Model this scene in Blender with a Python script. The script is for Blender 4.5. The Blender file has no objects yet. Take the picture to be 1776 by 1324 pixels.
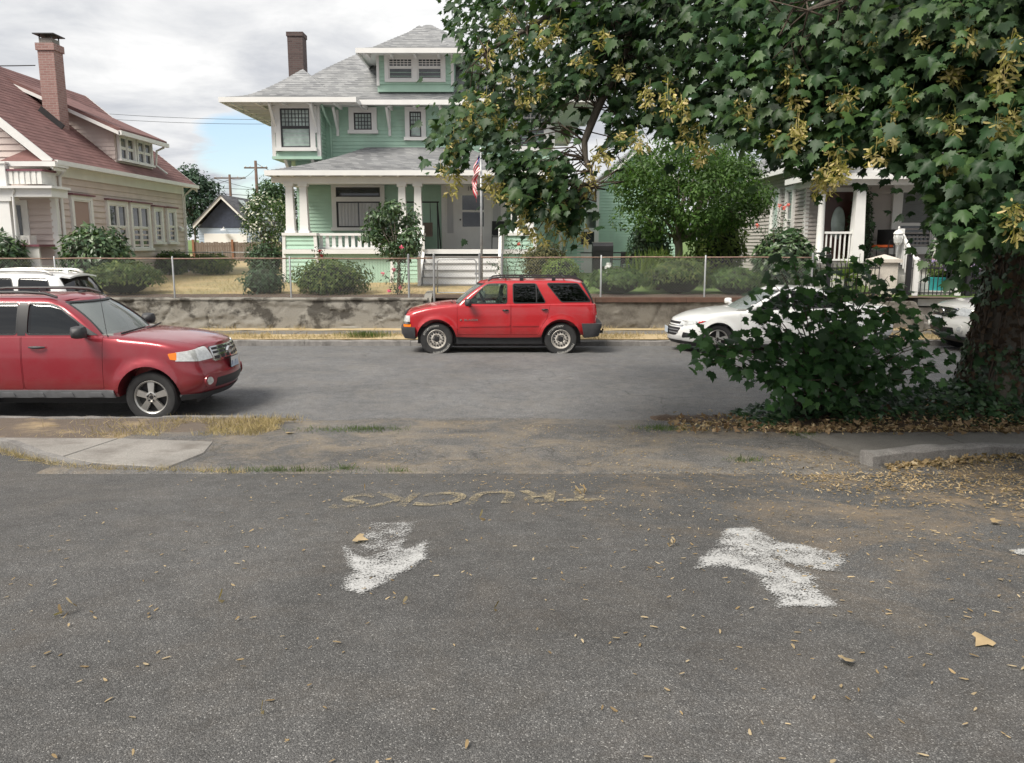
import bpy, bmesh, math, random
from math import sin, cos, pi, radians, sqrt
from mathutils import Vector, Matrix, noise
R = random.Random(7)
scene = bpy.context.scene
C = scene.collection

# ------------------------------------------------------------ camera, sky, sun, exposure
F = 1400.0; CAMH = 2.4; PITCH = math.atan(240/1400)
cam = bpy.data.objects.new('camera', bpy.data.cameras.new('camera'))
C.objects.link(cam); scene.camera = cam
cam.location = (0, 0, CAMH); cam.rotation_euler = (pi/2-PITCH, 0, 0)
cam.data.sensor_width = 36; cam.data.lens = 36*F/1776; cam.data.clip_end = 3000; cam.data.clip_start = 0.05

SUN_EL, SUN_AZ = radians(50), radians(226)       # azimuth clockwise from +Y (behind the camera, to its left)
sl = bpy.data.lights.new('sun', 'SUN'); sl.energy = 1.5; sl.angle = radians(26); sl.color = (1, .94, .84)
so = bpy.data.objects.new('sun', sl); C.objects.link(so)
sd = Vector((sin(SUN_AZ)*cos(SUN_EL), cos(SUN_AZ)*cos(SUN_EL), sin(SUN_EL)))
so.rotation_euler = sd.to_track_quat('Z', 'Y').to_euler(); so.location = sd*60

w = bpy.data.worlds.new('World'); scene.world = w; w.use_nodes = True
nt = w.node_tree; nt.nodes.clear()
def N(nt, t, **k):
    n = nt.nodes.new(t)
    for a, v in k.items():
        if a.startswith('i_'):
            key = a[2:]; key = int(key) if key.isdigit() else key.replace('_', ' ')
            n.inputs[key].default_value = v
        else: setattr(n, a, v)
    return n
def lk(nt, a, b): nt.links.new(a, b)
def vmath(nt, op, a, b=None, val=None):
    n = nt.nodes.new('ShaderNodeMath'); n.operation = op
    for i, s in enumerate((a, b)):
        if s is None: continue
        if isinstance(s, (int, float)): n.inputs[i].default_value = s
        else: nt.links.new(s, n.inputs[i])
    return n.outputs[0]
def ramp(nt, fac, stops, interp='LINEAR'):
    n = nt.nodes.new('ShaderNodeValToRGB'); n.color_ramp.interpolation = interp
    cr = n.color_ramp
    while len(cr.elements) < len(stops): cr.elements.new(.5)
    for e, (p, c) in zip(cr.elements, stops):
        e.position = p; e.color = (*c, 1) if len(c) == 3 else c
    nt.links.new(fac, n.inputs[0]); return n.outputs[0]
def mixc(nt, fac, a, b, mode='MIX'):
    n = nt.nodes.new('ShaderNodeMix'); n.data_type = 'RGBA'; n.blend_type = mode
    for i, s in ((0, fac), (6, a), (7, b)):
        if isinstance(s, (int, float)): n.inputs[i].default_value = s
        elif isinstance(s, (tuple, list)): n.inputs[i].default_value = (*s[:3], 1)
        else: nt.links.new(s, n.inputs[i])
    return n.outputs[2]
sky = N(nt, 'ShaderNodeTexSky', sky_type='NISHITA', sun_disc=False, sun_elevation=SUN_EL, sun_rotation=SUN_AZ)
skyc = mixc(nt, 1.0, sky.outputs[0], (.055, .055, .055), 'MULTIPLY')
geo = N(nt, 'ShaderNodeTexCoord')
sep = N(nt, 'ShaderNodeSeparateXYZ'); lk(nt, geo.outputs['Generated'], sep.inputs[0])
den = vmath(nt, 'ADD', vmath(nt, 'MAXIMUM', sep.outputs[2], 0.0), .13)
cx = vmath(nt, 'DIVIDE', sep.outputs[0], den); cy = vmath(nt, 'DIVIDE', sep.outputs[1], den)
cmb = N(nt, 'ShaderNodeCombineXYZ'); lk(nt, cx, cmb.inputs[0]); lk(nt, cy, cmb.inputs[1]); cmb.inputs[2].default_value = 3.7
n1 = N(nt, 'ShaderNodeTexNoise', i_Scale=.75, i_Detail=7.0, i_Roughness=.55, i_Distortion=.25); lk(nt, cmb.outputs[0], n1.inputs['Vector'])
n2 = N(nt, 'ShaderNodeTexNoise', i_Scale=2.1, i_Detail=6.0, i_Roughness=.6, i_Distortion=.4); lk(nt, cmb.outputs[0], n2.inputs['Vector'])
shade = vmath(nt, 'ADD', vmath(nt, 'MULTIPLY', n1.outputs[0], .65), vmath(nt, 'MULTIPLY', n2.outputs[0], .35))
cloud = ramp(nt, shade, [(.33, (.13, .137, .154)), (.44, (.185, .191, .203)), (.55, (.265, .266, .268)), (.68, (.36, .358, .352))])
# a broken patch low in the sky where the blue shows between the clouds
bd = N(nt, 'ShaderNodeVectorMath', operation='DOT_PRODUCT'); lk(nt, geo.outputs['Generated'], bd.inputs[0])
az, el = radians(-17.6), radians(5.6); bd.inputs[1].default_value = (sin(az)*cos(el), cos(az)*cos(el), sin(el))
hole = vmath(nt, 'SUBTRACT', bd.outputs['Value'], 1.0)
hole = vmath(nt, 'ADD', vmath(nt, 'MULTIPLY', hole, 620.0), vmath(nt, 'MULTIPLY', vmath(nt, 'SUBTRACT', n2.outputs[0], .5), 3.2))
hole = ramp(nt, vmath(nt, 'ADD', hole, 1.05), [(.15, (0, 0, 0)), (.75, (1, 1, 1))])
mask = vmath(nt, 'SUBTRACT', 1.0, vmath(nt, 'MULTIPLY', hole, .95))
final = mixc(nt, mask, skyc, cloud)
bg = N(nt, 'ShaderNodeBackground', i_Strength=1.0); lk(nt, final, bg.inputs[0])
wo = N(nt, 'ShaderNodeOutputWorld'); lk(nt, bg.outputs[0], wo.inputs[0])

scene.view_settings.view_transform = 'Standard'; scene.view_settings.look = 'None'
scene.view_settings.exposure = 1.8; scene.view_settings.gamma = 1.0; scene.view_settings.use_curve_mapping = False
scene.render.engine = 'CYCLES'
scene.cycles.max_bounces = 6; scene.cycles.transparent_max_bounces = 16

# ------------------------------------------------------------ helpers
cp, sp_ = cos(PITCH), sin(PITCH)
def at(x, y, Y):                      # photograph pixel + distance across the street -> point in the place
    a = (x-888)/F; b = -(y-662)/F
    t = Y/(cp+b*sp_); return Vector((a*t, Y, CAMH+(-sp_+b*cp)*t))
def atz(x, y, z):
    a = (x-888)/F; b = -(y-662)/F
    t = (z-CAMH)/(-sp_+b*cp); return Vector((a*t, (cp+b*sp_)*t, z))
def lerp(a, b, t): return a+(b-a)*t
def smooth(a, b, x):
    t = max(0, min(1, (x-a)/(b-a))); return t*t*(3-2*t)
def interp(tab, x):
    if x <= tab[0][0]: return tab[0][1]
    for (x0, y0), (x1, y1) in zip(tab, tab[1:]):
        if x <= x1: return y0+(y1-y0)*(x-x0)/(x1-x0)
    return tab[-1][1]
def sinterp(tab, x):                  # smooth (Catmull) version
    n = len(tab)
    if x <= tab[0][0]: return tab[0][1]
    if x >= tab[-1][0]: return tab[-1][1]
    for i in range(n-1):
        if x <= tab[i+1][0]:
            x0, y0 = tab[i]; x1, y1 = tab[i+1]
            m0 = (y1-tab[i-1][1])/(x1-tab[i-1][0]) if i > 0 else (y1-y0)/(x1-x0)
            m1 = (tab[i+2][1]-y0)/(tab[i+2][0]-x0) if i < n-2 else (y1-y0)/(x1-x0)
            h = x1-x0; t = (x-x0)/h
            return (2*t**3-3*t*t+1)*y0+(t**3-2*t*t+t)*h*m0+(-2*t**3+3*t*t)*y1+(t**3-t*t)*h*m1
def tag(o, label=None, cat=None, group=None, kind=None):
    if label: o['label'] = label
    if cat: o['category'] = cat
    if group: o['group'] = group
    if kind: o['kind'] = kind
    return o
def thing(name, loc, label, cat, group=None, rz=0):
    o = bpy.data.objects.new(name, None); C.objects.link(o); o.location = loc; o.rotation_euler = (0, 0, rz)
    o.empty_display_size = .2
    return tag(o, label, cat, group)
def link(name, me, parent=None, world=True):
    o = bpy.data.objects.new(name, me); C.objects.link(o)
    if parent:
        o.parent = parent
        if world: o.matrix_parent_inverse = Matrix.Translation(-abs_loc(parent))
    return o
def abs_loc(o):
    l = Vector(o.location)
    while o.parent:
        l = l + (o.matrix_parent_inverse.translation if True else 0); o = o.parent; l = l+Vector(o.location)
    return l
class MB:
    def __init__(s): s.v = []; s.f = []; s.m = []; s.mi = 0
    def add(s, vs, fs):
        b = len(s.v); s.v += [tuple(p) for p in vs]; s.f += [tuple(b+i for i in f) for f in fs]; s.m += [s.mi]*len(fs); return s
    def box(s, x0, x1, y0, y1, z0, z1):
        if x0 > x1: x0, x1 = x1, x0
        if y0 > y1: y0, y1 = y1, y0
        if z0 > z1: z0, z1 = z1, z0
        return s.add([(x0,y0,z0),(x1,y0,z0),(x1,y1,z0),(x0,y1,z0),(x0,y0,z1),(x1,y0,z1),(x1,y1,z1),(x0,y1,z1)],
              [(0,3,2,1),(4,5,6,7),(0,1,5,4),(1,2,6,5),(2,3,7,6),(3,0,4,7)])
    def beam(s, p, q, w, h, up=(0,0,1)):        # oriented box from p to q
        p, q = Vector(p), Vector(q); d = (q-p).normalized(); up = Vector(up)
        sd = d.cross(up)
        if sd.length < 1e-4: sd = d.cross(Vector((0,1,0)))
        sd.normalize(); u = sd.cross(d)
        a, b = sd*w/2, u*h/2
        return s.add([p-a-b,p+a-b,p+a+b,p-a+b,q-a-b,q+a-b,q+a+b,q-a+b],
              [(0,3,2,1),(4,5,6,7),(0,1,5,4),(1,2,6,5),(2,3,7,6),(3,0,4,7)][:2][::1]+[(0,1,5,4),(1,2,6,5),(2,3,7,6),(3,0,4,7)])
    def taper(s, x, y, z0, z1, a0, b0, a1, b1):  # tapered post, half widths a (x) b (y)
        return s.add([(x-a0,y-b0,z0),(x+a0,y-b0,z0),(x+a0,y+b0,z0),(x-a0,y+b0,z0),(x-a1,y-b1,z1),(x+a1,y-b1,z1),(x+a1,y+b1,z1),(x-a1,y+b1,z1)],
              [(0,3,2,1),(4,5,6,7),(0,1,5,4),(1,2,6,5),(2,3,7,6),(3,0,4,7)])
    def tube(s, pts, r, n=8, caps=True):
        pts = [Vector(p) for p in pts]; rs = r if isinstance(r, (list, tuple)) else [r]*len(pts)
        vs = []; fs = []; prev = None
        for i, p in enumerate(pts):
            d = (pts[min(i+1, len(pts)-1)]-pts[max(i-1, 0)]).normalized()
            if prev is None:
                a = d.cross(Vector((0,0,1)))
                if a.length < .05: a = d.cross(Vector((0,1,0)))
            else: a = prev-d*prev.dot(d)
            a.normalize(); prev = a; b = d.cross(a)
            for k in range(n):
                t = 2*pi*k/n; vs.append(p+(a*cos(t)+b*sin(t))*rs[i])
        for i in range(len(pts)-1):
            for k in range(n):
                fs.append((i*n+k, i*n+(k+1)%n, (i+1)*n+(k+1)%n, (i+1)*n+k))
        if caps: fs.append(tuple(range(n))[::-1]); fs.append(tuple((len(pts)-1)*n+k for k in range(n)))
        return s.add(vs, fs)
    def lathe(s, prof, c=(0,0,0), axis='z', n=24, closed=False):   # prof: (radius, height)
        vs = []; fs = []; m = len(prof)
        for k in range(n):
            t = 2*pi*k/n
            for r, h in prof:
                if axis == 'z': vs.append((c[0]+r*cos(t), c[1]+r*sin(t), c[2]+h))
                elif axis == 'y': vs.append((c[0]+r*cos(t), c[1]+h, c[2]+r*sin(t)))
                else: vs.append((c[0]+h, c[1]+r*cos(t), c[2]+r*sin(t)))
        for k in range(n):
            for j in range(m-1+(1 if closed else 0)):
                a, b = k*m+j, k*m+(j+1)%m; k2 = (k+1)%n
                fs.append((a, k2*m+j, k2*m+(j+1)%m, b))
        return s.add(vs, fs)
    def prism(s, poly, fn0, fn1):               # poly 2-D; fn maps 2-D point to the two ends
        n = len(poly); vs = [fn0(*p) for p in poly]+[fn1(*p) for p in poly]
        fs = [tuple(range(n))[::-1], tuple(range(n, 2*n))]+[(i, (i+1)%n, n+(i+1)%n, n+i) for i in range(n)]
        return s.add(vs, fs)
    def quad(s, a, b, c, d): return s.add([a,b,c,d], [(0,1,2,3)])
    def grid(s, nx, ny, fn):
        vs = [fn(i/nx, j/ny) for j in range(ny+1) for i in range(nx+1)]
        return s.add(vs, [(j*(nx+1)+i, j*(nx+1)+i+1, (j+1)*(nx+1)+i+1, (j+1)*(nx+1)+i) for j in range(ny) for i in range(nx)])
    def mesh(s, name, mat=None, smooth=False, angle=None, fix=False):
        me = bpy.data.meshes.new(name); me.from_pydata(s.v, [], s.f)
        for m in (mat if isinstance(mat, (list, tuple)) else [mat]):
            if m: me.materials.append(m)
        if s.mi or any(s.m): me.polygons.foreach_set('material_index', s.m)
        if fix:
            bm = bmesh.new(); bm.from_mesh(me); bmesh.ops.recalc_face_normals(bm, faces=bm.faces); bm.to_mesh(me); bm.free()
        if smooth:
            me.polygons.foreach_set('use_smooth', [True]*len(me.polygons))
            if angle: me.set_sharp_from_angle(angle=radians(angle))
        me.update(); return me
    def build(s, name, mat, parent=None, smooth=False, angle=None, kind=None, fix=True, label=None):
        o = link(name, s.mesh(name, mat, smooth, angle, fix), parent)
        if kind: o['kind'] = kind
        if label: o['label'] = label
        return o

# ------------------------------------------------------------ materials
def new_mat(name):
    m = bpy.data.materials.new(name); m.use_nodes = True; nt = m.node_tree
    return m, nt, nt.nodes['Principled BSDF']
def pos(nt, scale=(1,1,1), space='world'):
    if space == 'world': s = N(nt, 'ShaderNodeNewGeometry').outputs['Position']
    else: s = N(nt, 'ShaderNodeTexCoord').outputs['Object']
    mp = N(nt, 'ShaderNodeMapping'); mp.inputs['Scale'].default_value = scale; lk(nt, s, mp.inputs[0]); return mp.outputs[0]
def noise_(nt, vec, scale, detail=4, rough=.55, dist=0):
    n = N(nt, 'ShaderNodeTexNoise', i_Scale=float(scale), i_Detail=float(detail), i_Roughness=rough, i_Distortion=float(dist)); lk(nt, vec, n.inputs['Vector']); return n.outputs[0]
def bump_(nt, b, h, strength=.3, dist=.02):
    n = N(nt, 'ShaderNodeBump', i_Strength=strength, i_Distance=dist); lk(nt, h, n.inputs['Height']); lk(nt, n.outputs[0], b.inputs['Normal'])
def mul(c, k): return tuple(min(1, x*k) for x in c)
def M(name, col, rough=.7, var=.18, scale=3.0, fine=0, metal=0, spec=.5, bump=0, bscale=60, stretch=(1,1,1), dirt=None, dscale=1.2, dlo=.52, dhi=.72, space='world'):
    m, nt, b = new_mat(name); v = pos(nt, stretch, space)
    n = noise_(nt, v, scale, 5)
    c = ramp(nt, n, [(.3, mul(col, 1-var)), (.7, mul(col, 1+var))])
    if fine:
        c = mixc(nt, fine, c, ramp(nt, noise_(nt, v, 70, 2), [(.35, mul(col, .45)), (.65, mul(col, 1.5))]))
    if dirt:
        f = ramp(nt, noise_(nt, pos(nt, (1,1,.45)), dscale, 7, .65), [(dlo, (0,0,0)), (dhi, (1,1,1))]); c = mixc(nt, vmath(nt, 'MULTIPLY', f, .75), c, dirt)
    lk(nt, c, b.inputs['Base Color'])
    b.inputs['Roughness'].default_value = rough; b.inputs['Metallic'].default_value = metal; b.inputs['Specular IOR Level'].default_value = spec
    if bump: bump_(nt, b, noise_(nt, v, bscale, 4), bump, .02)
    return m
def paint(name, col, flake=0.0, rough=.35):
    m, nt, b = new_mat(name)
    v = pos(nt)
    c = mixc(nt, ramp(nt, noise_(nt, v, 2.3, 6, .6), [(.42, (0,0,0)), (.8, (1,1,1))]), col, mul(tuple(x*.85+.03 for x in col), 1.0))
    # road dust low on the doors and sills
    sp = N(nt, 'ShaderNodeSeparateXYZ'); lk(nt, v, sp.inputs[0])
    dl = ramp(nt, vmath(nt, 'ADD', sp.outputs[2], vmath(nt, 'MULTIPLY', noise_(nt, v, 9, 4), .3)), [(.35, (1,1,1)), (.8, (0,0,0))])
    c = mixc(nt, vmath(nt, 'MULTIPLY', dl, .2), c, (.18, .16, .14))
    lk(nt, c, b.inputs['Base Color'])
    b.inputs['Metallic'].default_value = flake; b.inputs['Roughness'].default_value = rough
    b.inputs['Coat Weight'].default_value = 1.0
    rr = ramp(nt, noise_(nt, v, 5, 5), [(.3, (.05,)*3), (.75, (.16,)*3)]); lk(nt, rr, b.inputs['Coat Roughness'])
    return m
def glass(name, tint, alpha_clear, rough=.02, ior=1.5, film=None):    # thin tinted pane: fresnel reflection over tinted transmission
    m, nt, b = new_mat(name); nt.nodes.remove(b)
    fr = N(nt, 'ShaderNodeFresnel', i_IOR=ior)
    tr = N(nt, 'ShaderNodeBsdfTransparent'); tr.inputs[0].default_value = (*tint, 1)
    df = N(nt, 'ShaderNodeBsdfDiffuse'); df.inputs[0].default_value = (*(film or mul(tint, .12)), 1)
    mx0 = N(nt, 'ShaderNodeMixShader', i_Fac=alpha_clear); lk(nt, df.outputs[0], mx0.inputs[1]); lk(nt, tr.outputs[0], mx0.inputs[2])
    gl = N(nt, 'ShaderNodeBsdfGlossy', i_Roughness=rough)
    mx = N(nt, 'ShaderNodeMixShader'); lk(nt, fr.outputs[0], mx.inputs[0]); lk(nt, mx0.outputs[0], mx.inputs[1]); lk(nt, gl.outputs[0], mx.inputs[2])
    lk(nt, mx.outputs[0], nt.nodes['Material Output'].inputs[0]); return m
def leafmat(name, col, col2, rough=.5, trans=.25, spec=.5, scale=2.0):
    m, nt, b = new_mat(name)
    g = N(nt, 'ShaderNodeNewGeometry')
    oi = N(nt, 'ShaderNodeObjectInfo')
    rnd = vmath(nt, 'FRACT', vmath(nt, 'ADD', g.outputs['Random Per Island'], oi.outputs['Random']))
    c = ramp(nt, rnd, [(0, mul(col, .6)), (.35, col), (.75, lerp3(col, col2, .6)), (1, col2)])
    big = ramp(nt, noise_(nt, pos(nt), scale, 3), [(.35, (.72,)*3), (.65, (1.2,)*3)])
    c = mixc(nt, 1.0, c, big, 'MULTIPLY')
    lk(nt, c, b.inputs['Base Color']); b.inputs['Roughness'].default_value = rough; b.inputs['Specular IOR Level'].default_value = spec
    if trans:
        tl = N(nt, 'ShaderNodeBsdfTranslucent'); lk(nt, mixc(nt, 1.0, c, (1.3, 1.5, .6), 'MULTIPLY'), tl.inputs[0])
        mx = N(nt, 'ShaderNodeMixShader', i_Fac=trans); lk(nt, b.outputs[0], mx.inputs[1]); lk(nt, tl.outputs[0], mx.inputs[2])
        lk(nt, mx.outputs[0], nt.nodes['Material Output'].inputs[0])
    return m
def lerp3(a, b, t): return tuple(lerp(x, y, t) for x, y in zip(a, b))

def asphalt(name, base, speck, tan, tanamt, sscale=110, dark=.35, tanfn=None, crack=0.0):
    m, nt, b = new_mat(name); v = pos(nt)
    vo = N(nt, 'ShaderNodeTexVoronoi', i_Scale=float(sscale)); lk(nt, v, vo.inputs['Vector'])
    sv = N(nt, 'ShaderNodeSeparateColor'); lk(nt, vo.outputs['Color'], sv.inputs[0])
    st = ramp(nt, sv.outputs[0], [(0, mul(base, .70)), (.45, mul(base, .97)), (.82, mul(base, 1.22)), (.95, lerp3(base, speck, .25)), (1, lerp3(base, speck, .65))])
    inner = ramp(nt, vo.outputs['Distance'], [(.3, (1,)*3), (.62, (.55,)*3)])
    c = mixc(nt, 1.0, st, inner, 'MULTIPLY')
    lo = ramp(nt, noise_(nt, v, .55, 5, .6), [(.3, (1-dark,)*3), (.7, (1.22,)*3)])
    mid = ramp(nt, noise_(nt, v, 6, 5, .65), [(.3, (.82,)*3), (.7, (1.18,)*3)])
    c = mixc(nt, 1.0, mixc(nt, 1.0, c, lo, 'MULTIPLY'), mid, 'MULTIPLY')
    if crack:
        dv = N(nt, 'ShaderNodeVectorMath', operation='ADD'); lk(nt, v, dv.inputs[0]); nz = N(nt, 'ShaderNodeTexNoise', i_Scale=2.2, i_Detail=5.0); lk(nt, v, nz.inputs['Vector']); ns = N(nt, 'ShaderNodeVectorMath', operation='SCALE', i_Scale=.5); lk(nt, nz.outputs['Color'], ns.inputs[0]); lk(nt, ns.outputs[0], dv.inputs[1])
        ve = N(nt, 'ShaderNodeTexVoronoi', feature='DISTANCE_TO_EDGE', i_Scale=crack); lk(nt, dv.outputs[0], ve.inputs['Vector'])
        cl = ramp(nt, ve.outputs['Distance'], [(.004*crack, (1,)*3), (.013*crack, (0,)*3)]); gate = ramp(nt, noise_(nt, v, .45, 3), [(.46, (0,)*3), (.56, (1,)*3)])
        cl = vmath(nt, 'MULTIPLY', cl, gate); c = mixc(nt, vmath(nt, 'MULTIPLY', cl, .75), c, mul(base, .28))
        oil = ramp(nt, noise_(nt, v, 1.9, 6, .6, .8), [(.60, (0,)*3), (.74, (1,)*3)]); c = mixc(nt, vmath(nt, 'MULTIPLY', oil, .28), c, mul(base, .45))
    if tanamt:
        tf = ramp(nt, vmath(nt, 'ADD', vmath(nt, 'MULTIPLY', noise_(nt, v, 1.3, 7, .7, .6), .8), vmath(nt, 'MULTIPLY', noise_(nt, v, 30, 3), .2)), [(.46, (0,)*3), (.64, (1,)*3)])
        if tanfn: tf = vmath(nt, 'MULTIPLY', tf, tanfn(nt, v))
        c = mixc(nt, vmath(nt, 'MULTIPLY', tf, tanamt), c, mixc(nt, noise_(nt, v, 90, 2), mul(tan, .6), mul(tan, 1.35)))
    lk(nt, c, b.inputs['Base Color']); b.inputs['Roughness'].default_value = .82; b.inputs['Specular IOR Level'].default_value = .35
    h = vmath(nt, 'ADD', vmath(nt, 'MULTIPLY', vo.outputs['Distance'], -1.0), vmath(nt, 'MULTIPLY', noise_(nt, v, 260, 2), .4))
    bump_(nt, b, h, .7, .006)
    return m

MAT = {}
def tan_right(nt, v):                # more dust and seed chaff gathers under the maple
    s = N(nt, 'ShaderNodeSeparateXYZ'); lk(nt, v, s.inputs[0])
    d = vmath(nt, 'ADD', vmath(nt, 'MULTIPLY', s.outputs[0], .26), vmath(nt, 'MULTIPLY', s.outputs[1], .17))
    return ramp(nt, vmath(nt, 'ADD', d, vmath(nt, 'MULTIPLY', noise_(nt, v, .8, 3), .5)), [(1.25/2, (.06,)*3), (1.0, (1,)*3)]) if False else ramp(nt, vmath(nt, 'MULTIPLY', vmath(nt, 'ADD', d, vmath(nt, 'MULTIPLY', noise_(nt, v, .8, 3), .6)), .4), [(.55, (.08,)*3), (.95, (1,)*3)])
MAT['lot'] = asphalt('lot_asphalt', (.118, .116, .114), (.52, .51, .49), (.34, .25, .155), .7, 185, .24, tan_right)
MAT['street'] = asphalt('street_asphalt', (.185, .185, .188), (.34, .34, .34), (.28, .25, .21), .2, 120, .14, crack=.35)
MAT['apron'] = asphalt('apron_asphalt', (.165, .16, .155), (.46, .44, .42), (.36, .285, .19), .42, 100, .3, crack=1.6)
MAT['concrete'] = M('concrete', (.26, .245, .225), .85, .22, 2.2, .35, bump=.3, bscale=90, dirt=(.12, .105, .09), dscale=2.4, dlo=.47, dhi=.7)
MAT['shadeconcrete'] = M('sidewalk_concrete', (.165, .155, .14), .85, .22, 2.2, .35, bump=.25, bscale=90, dirt=(.09, .08, .065), dscale=1.6)  # base colour darkened for shade as well as grime; dirt patches on top
MAT['kerb'] = M('kerb_concrete', (.21, .20, .19), .88, .3, 5, .4, bump=.5, bscale=70, dirt=(.07, .065, .06), dscale=4)
MAT['white'] = M('white_trim', (.74, .735, .72), .5, .05, 2.0)
MAT['whitedirty'] = M('white_paint_worn', (.66, .65, .62), .6, .12, 4.0, dirt=(.35, .33, .3), dscale=5, dlo=.6, dhi=.85)
MAT['mint'] = M('mint_siding', (.41, .60, .485), .55, .07, 1.4, dirt=(.33, .44, .37), dscale=1.5, dlo=.5, dhi=.8)
MAT['pink'] = M('pink_siding', (.60, .51, .475), .6, .07, 1.4, dirt=(.46, .385, .355), dscale=1.4, dlo=.5, dhi=.8)
MAT['taupe'] = M('taupe_siding', (.42, .385, .365), .6, .07, 1.5)
MAT['navy'] = M('navy_shingle', (.035, .045, .075), .7, .2, 6)
MAT['bluesid'] = M('blue_siding', (.36, .43, .52), .6, .06, 2)
MAT['dark'] = M('black_paint', (.018, .018, .02), .45, .2, 5)
MAT['rubber'] = M('rubber', (.026, .026, .027), .8, .25, 12, bump=.15, bscale=150)
MAT['plastic'] = M('dark_plastic', (.045, .046, .05), .55, .15, 10)
MAT['greyplastic'] = M('grey_plastic', (.17, .175, .185), .5, .15, 10)
MAT['chrome'] = M('chrome', (.72, .72, .72), .14, .05, 5, metal=1.0)
MAT['alloy'] = M('alloy', (.50, .49, .47), .32, .12, 8, metal=.75)
MAT['steelwheel'] = M('painted_steel_wheel', (.55, .52, .48), .45, .15, 14, metal=.25, dirt=(.2, .17, .14), dscale=9)
MAT['galv'] = M('galvanised_steel', (.40, .41, .415), .42, .15, 12, metal=.6)
MAT['rust'] = M('rusted_rail', (.26, .17, .13), .7, .4, 9)
MAT['wire'] = M('fence_wire', (.26, .265, .26), .55, .1, 5, metal=.2)
MAT['amber'] = M('amber_lens', (.85, .22, .02), .15, .08, 20)
MAT['redlens'] = M('red_lens', (.45, .015, .02), .12, .08, 20)
MAT['lens'] = M('headlamp_lens', (.66, .67, .66), .08, .22, 22, metal=.35)
MAT['interior'] = M('car_interior', (.05, .05, .052), .8, .2, 6)
MAT['seat'] = M('seat_cloth', (.22, .215, .205), .85, .2, 12)
MAT['glassdark'] = glass('privacy_glass', (.045, .05, .055), .85, ior=1.85)
MAT['glassmid'] = glass('tinted_glass', (.22, .26, .27), .96, ior=1.8)
MAT['glasswind'] = glass('windscreen_glass', (.66, .76, .73), .66, ior=1.7, film=(.50, .56, .55))  # pale film: dust, plus sky reflection painted into its colour
MAT['glassclear'] = glass('clear_glass', (.75, .82, .79), .98)
MAT['bark'] = M('maple_bark', (.085, .072, .058), .9, .35, 4, .4, bump=.9, bscale=18, stretch=(3,3,.6), dirt=(.14, .13, .105), dscale=3)
MAT['bark2'] = M('garden_tree_bark', (.16, .135, .11), .9, .3, 6, .3, bump=.6, bscale=25, stretch=(3,3,.6))
MAT['twig'] = M('twig', (.075, .055, .04), .85, .3, 10)
MAT['wood'] = M('weathered_wood', (.16, .125, .10), .85, .3, 3, .3, stretch=(6,6,.7))
MAT['brownwood'] = M('brown_wood', (.23, .11, .06), .8, .25, 3, .3, stretch=(6,6,.7))
MAT['soil'] = M('soil', (.105, .075, .055), .95, .35, 4, .5, bump=.6, bscale=60)
def window_glass(name, col, refl=1.45):
    m, nt, b = new_mat(name)
    c = ramp(nt, noise_(nt, pos(nt), 1.7, 3), [(.35, mul(col, .6)), (.7, mul(col, 1.5))])
    lk(nt, c, b.inputs['Base Color']); b.inputs['Roughness'].default_value = .04; b.inputs['IOR'].default_value = refl
    return m
MAT['pane'] = window_glass('window_pane', (.035, .04, .045), 1.7)
MAT['panegrey'] = window_glass('window_pane_grey', (.14, .155, .16), 1.6)
MAT['panepale'] = window_glass('pale_pane', (.42, .50, .47), 1.5)  # whitish base colour for the pale panes
MAT['curtain'] = M('curtain', (.5, .505, .52), .85, .1, 3, stretch=(8,8,.4))
def shingle(name, c1, c2, c3, sx, sz, ax='x'):
    m, nt, b = new_mat(name)
    s = N(nt, 'ShaderNodeSeparateXYZ'); lk(nt, N(nt, 'ShaderNodeNewGeometry').outputs['Position'], s.inputs[0])
    cmb = N(nt, 'ShaderNodeCombineXYZ')
    lk(nt, vmath(nt, 'ADD', s.outputs[0], s.outputs[1]) if ax == 'xy' else s.outputs[0 if ax == 'x' else 1], cmb.inputs[0]); lk(nt, s.outputs[2], cmb.inputs[1])
    br = N(nt, 'ShaderNodeTexBrick', i_Scale=1.0, i_Mortar_Size=.006, i_Bias=0.0, i_Brick_Width=sx, i_Row_Height=sz, offset=.37)
    br.inputs['Color1'].default_value = (0,0,0,1); br.inputs['Color2'].default_value = (1,1,1,1); br.inputs['Mortar'].default_value = (.0,.0,.0,1)
    lk(nt, cmb.outputs[0], br.inputs['Vector'])
    c = ramp(nt, br.outputs[0], [(0, c1), (.5, c2), (1, c3)])
    c = mixc(nt, 1.0, c, ramp(nt, noise_(nt, pos(nt), .9, 5), [(.3, (.85,)*3), (.7, (1.12,)*3)]), 'MULTIPLY')
    lk(nt, c, b.inputs['Base Color']); b.inputs['Roughness'].default_value = .9
    bump_(nt, b, noise_(nt, pos(nt), 120, 2), .3, .01); return m
MAT['roofgrey'] = shingle('grey_roof_shingle', (.19, .195, .205), (.26, .265, .27), (.34, .345, .35), .24, .062, 'xy')
MAT['roofred'] = shingle('red_roof_shingle', (.155, .078, .073), (.185, .093, .087), (.215, .112, .104), .3, .10, 'y')
MAT['roofdark'] = shingle('charcoal_roof_shingle', (.07, .072, .08), (.10, .10, .11), (.14, .14, .15), .4, .09, 'xy')
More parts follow.
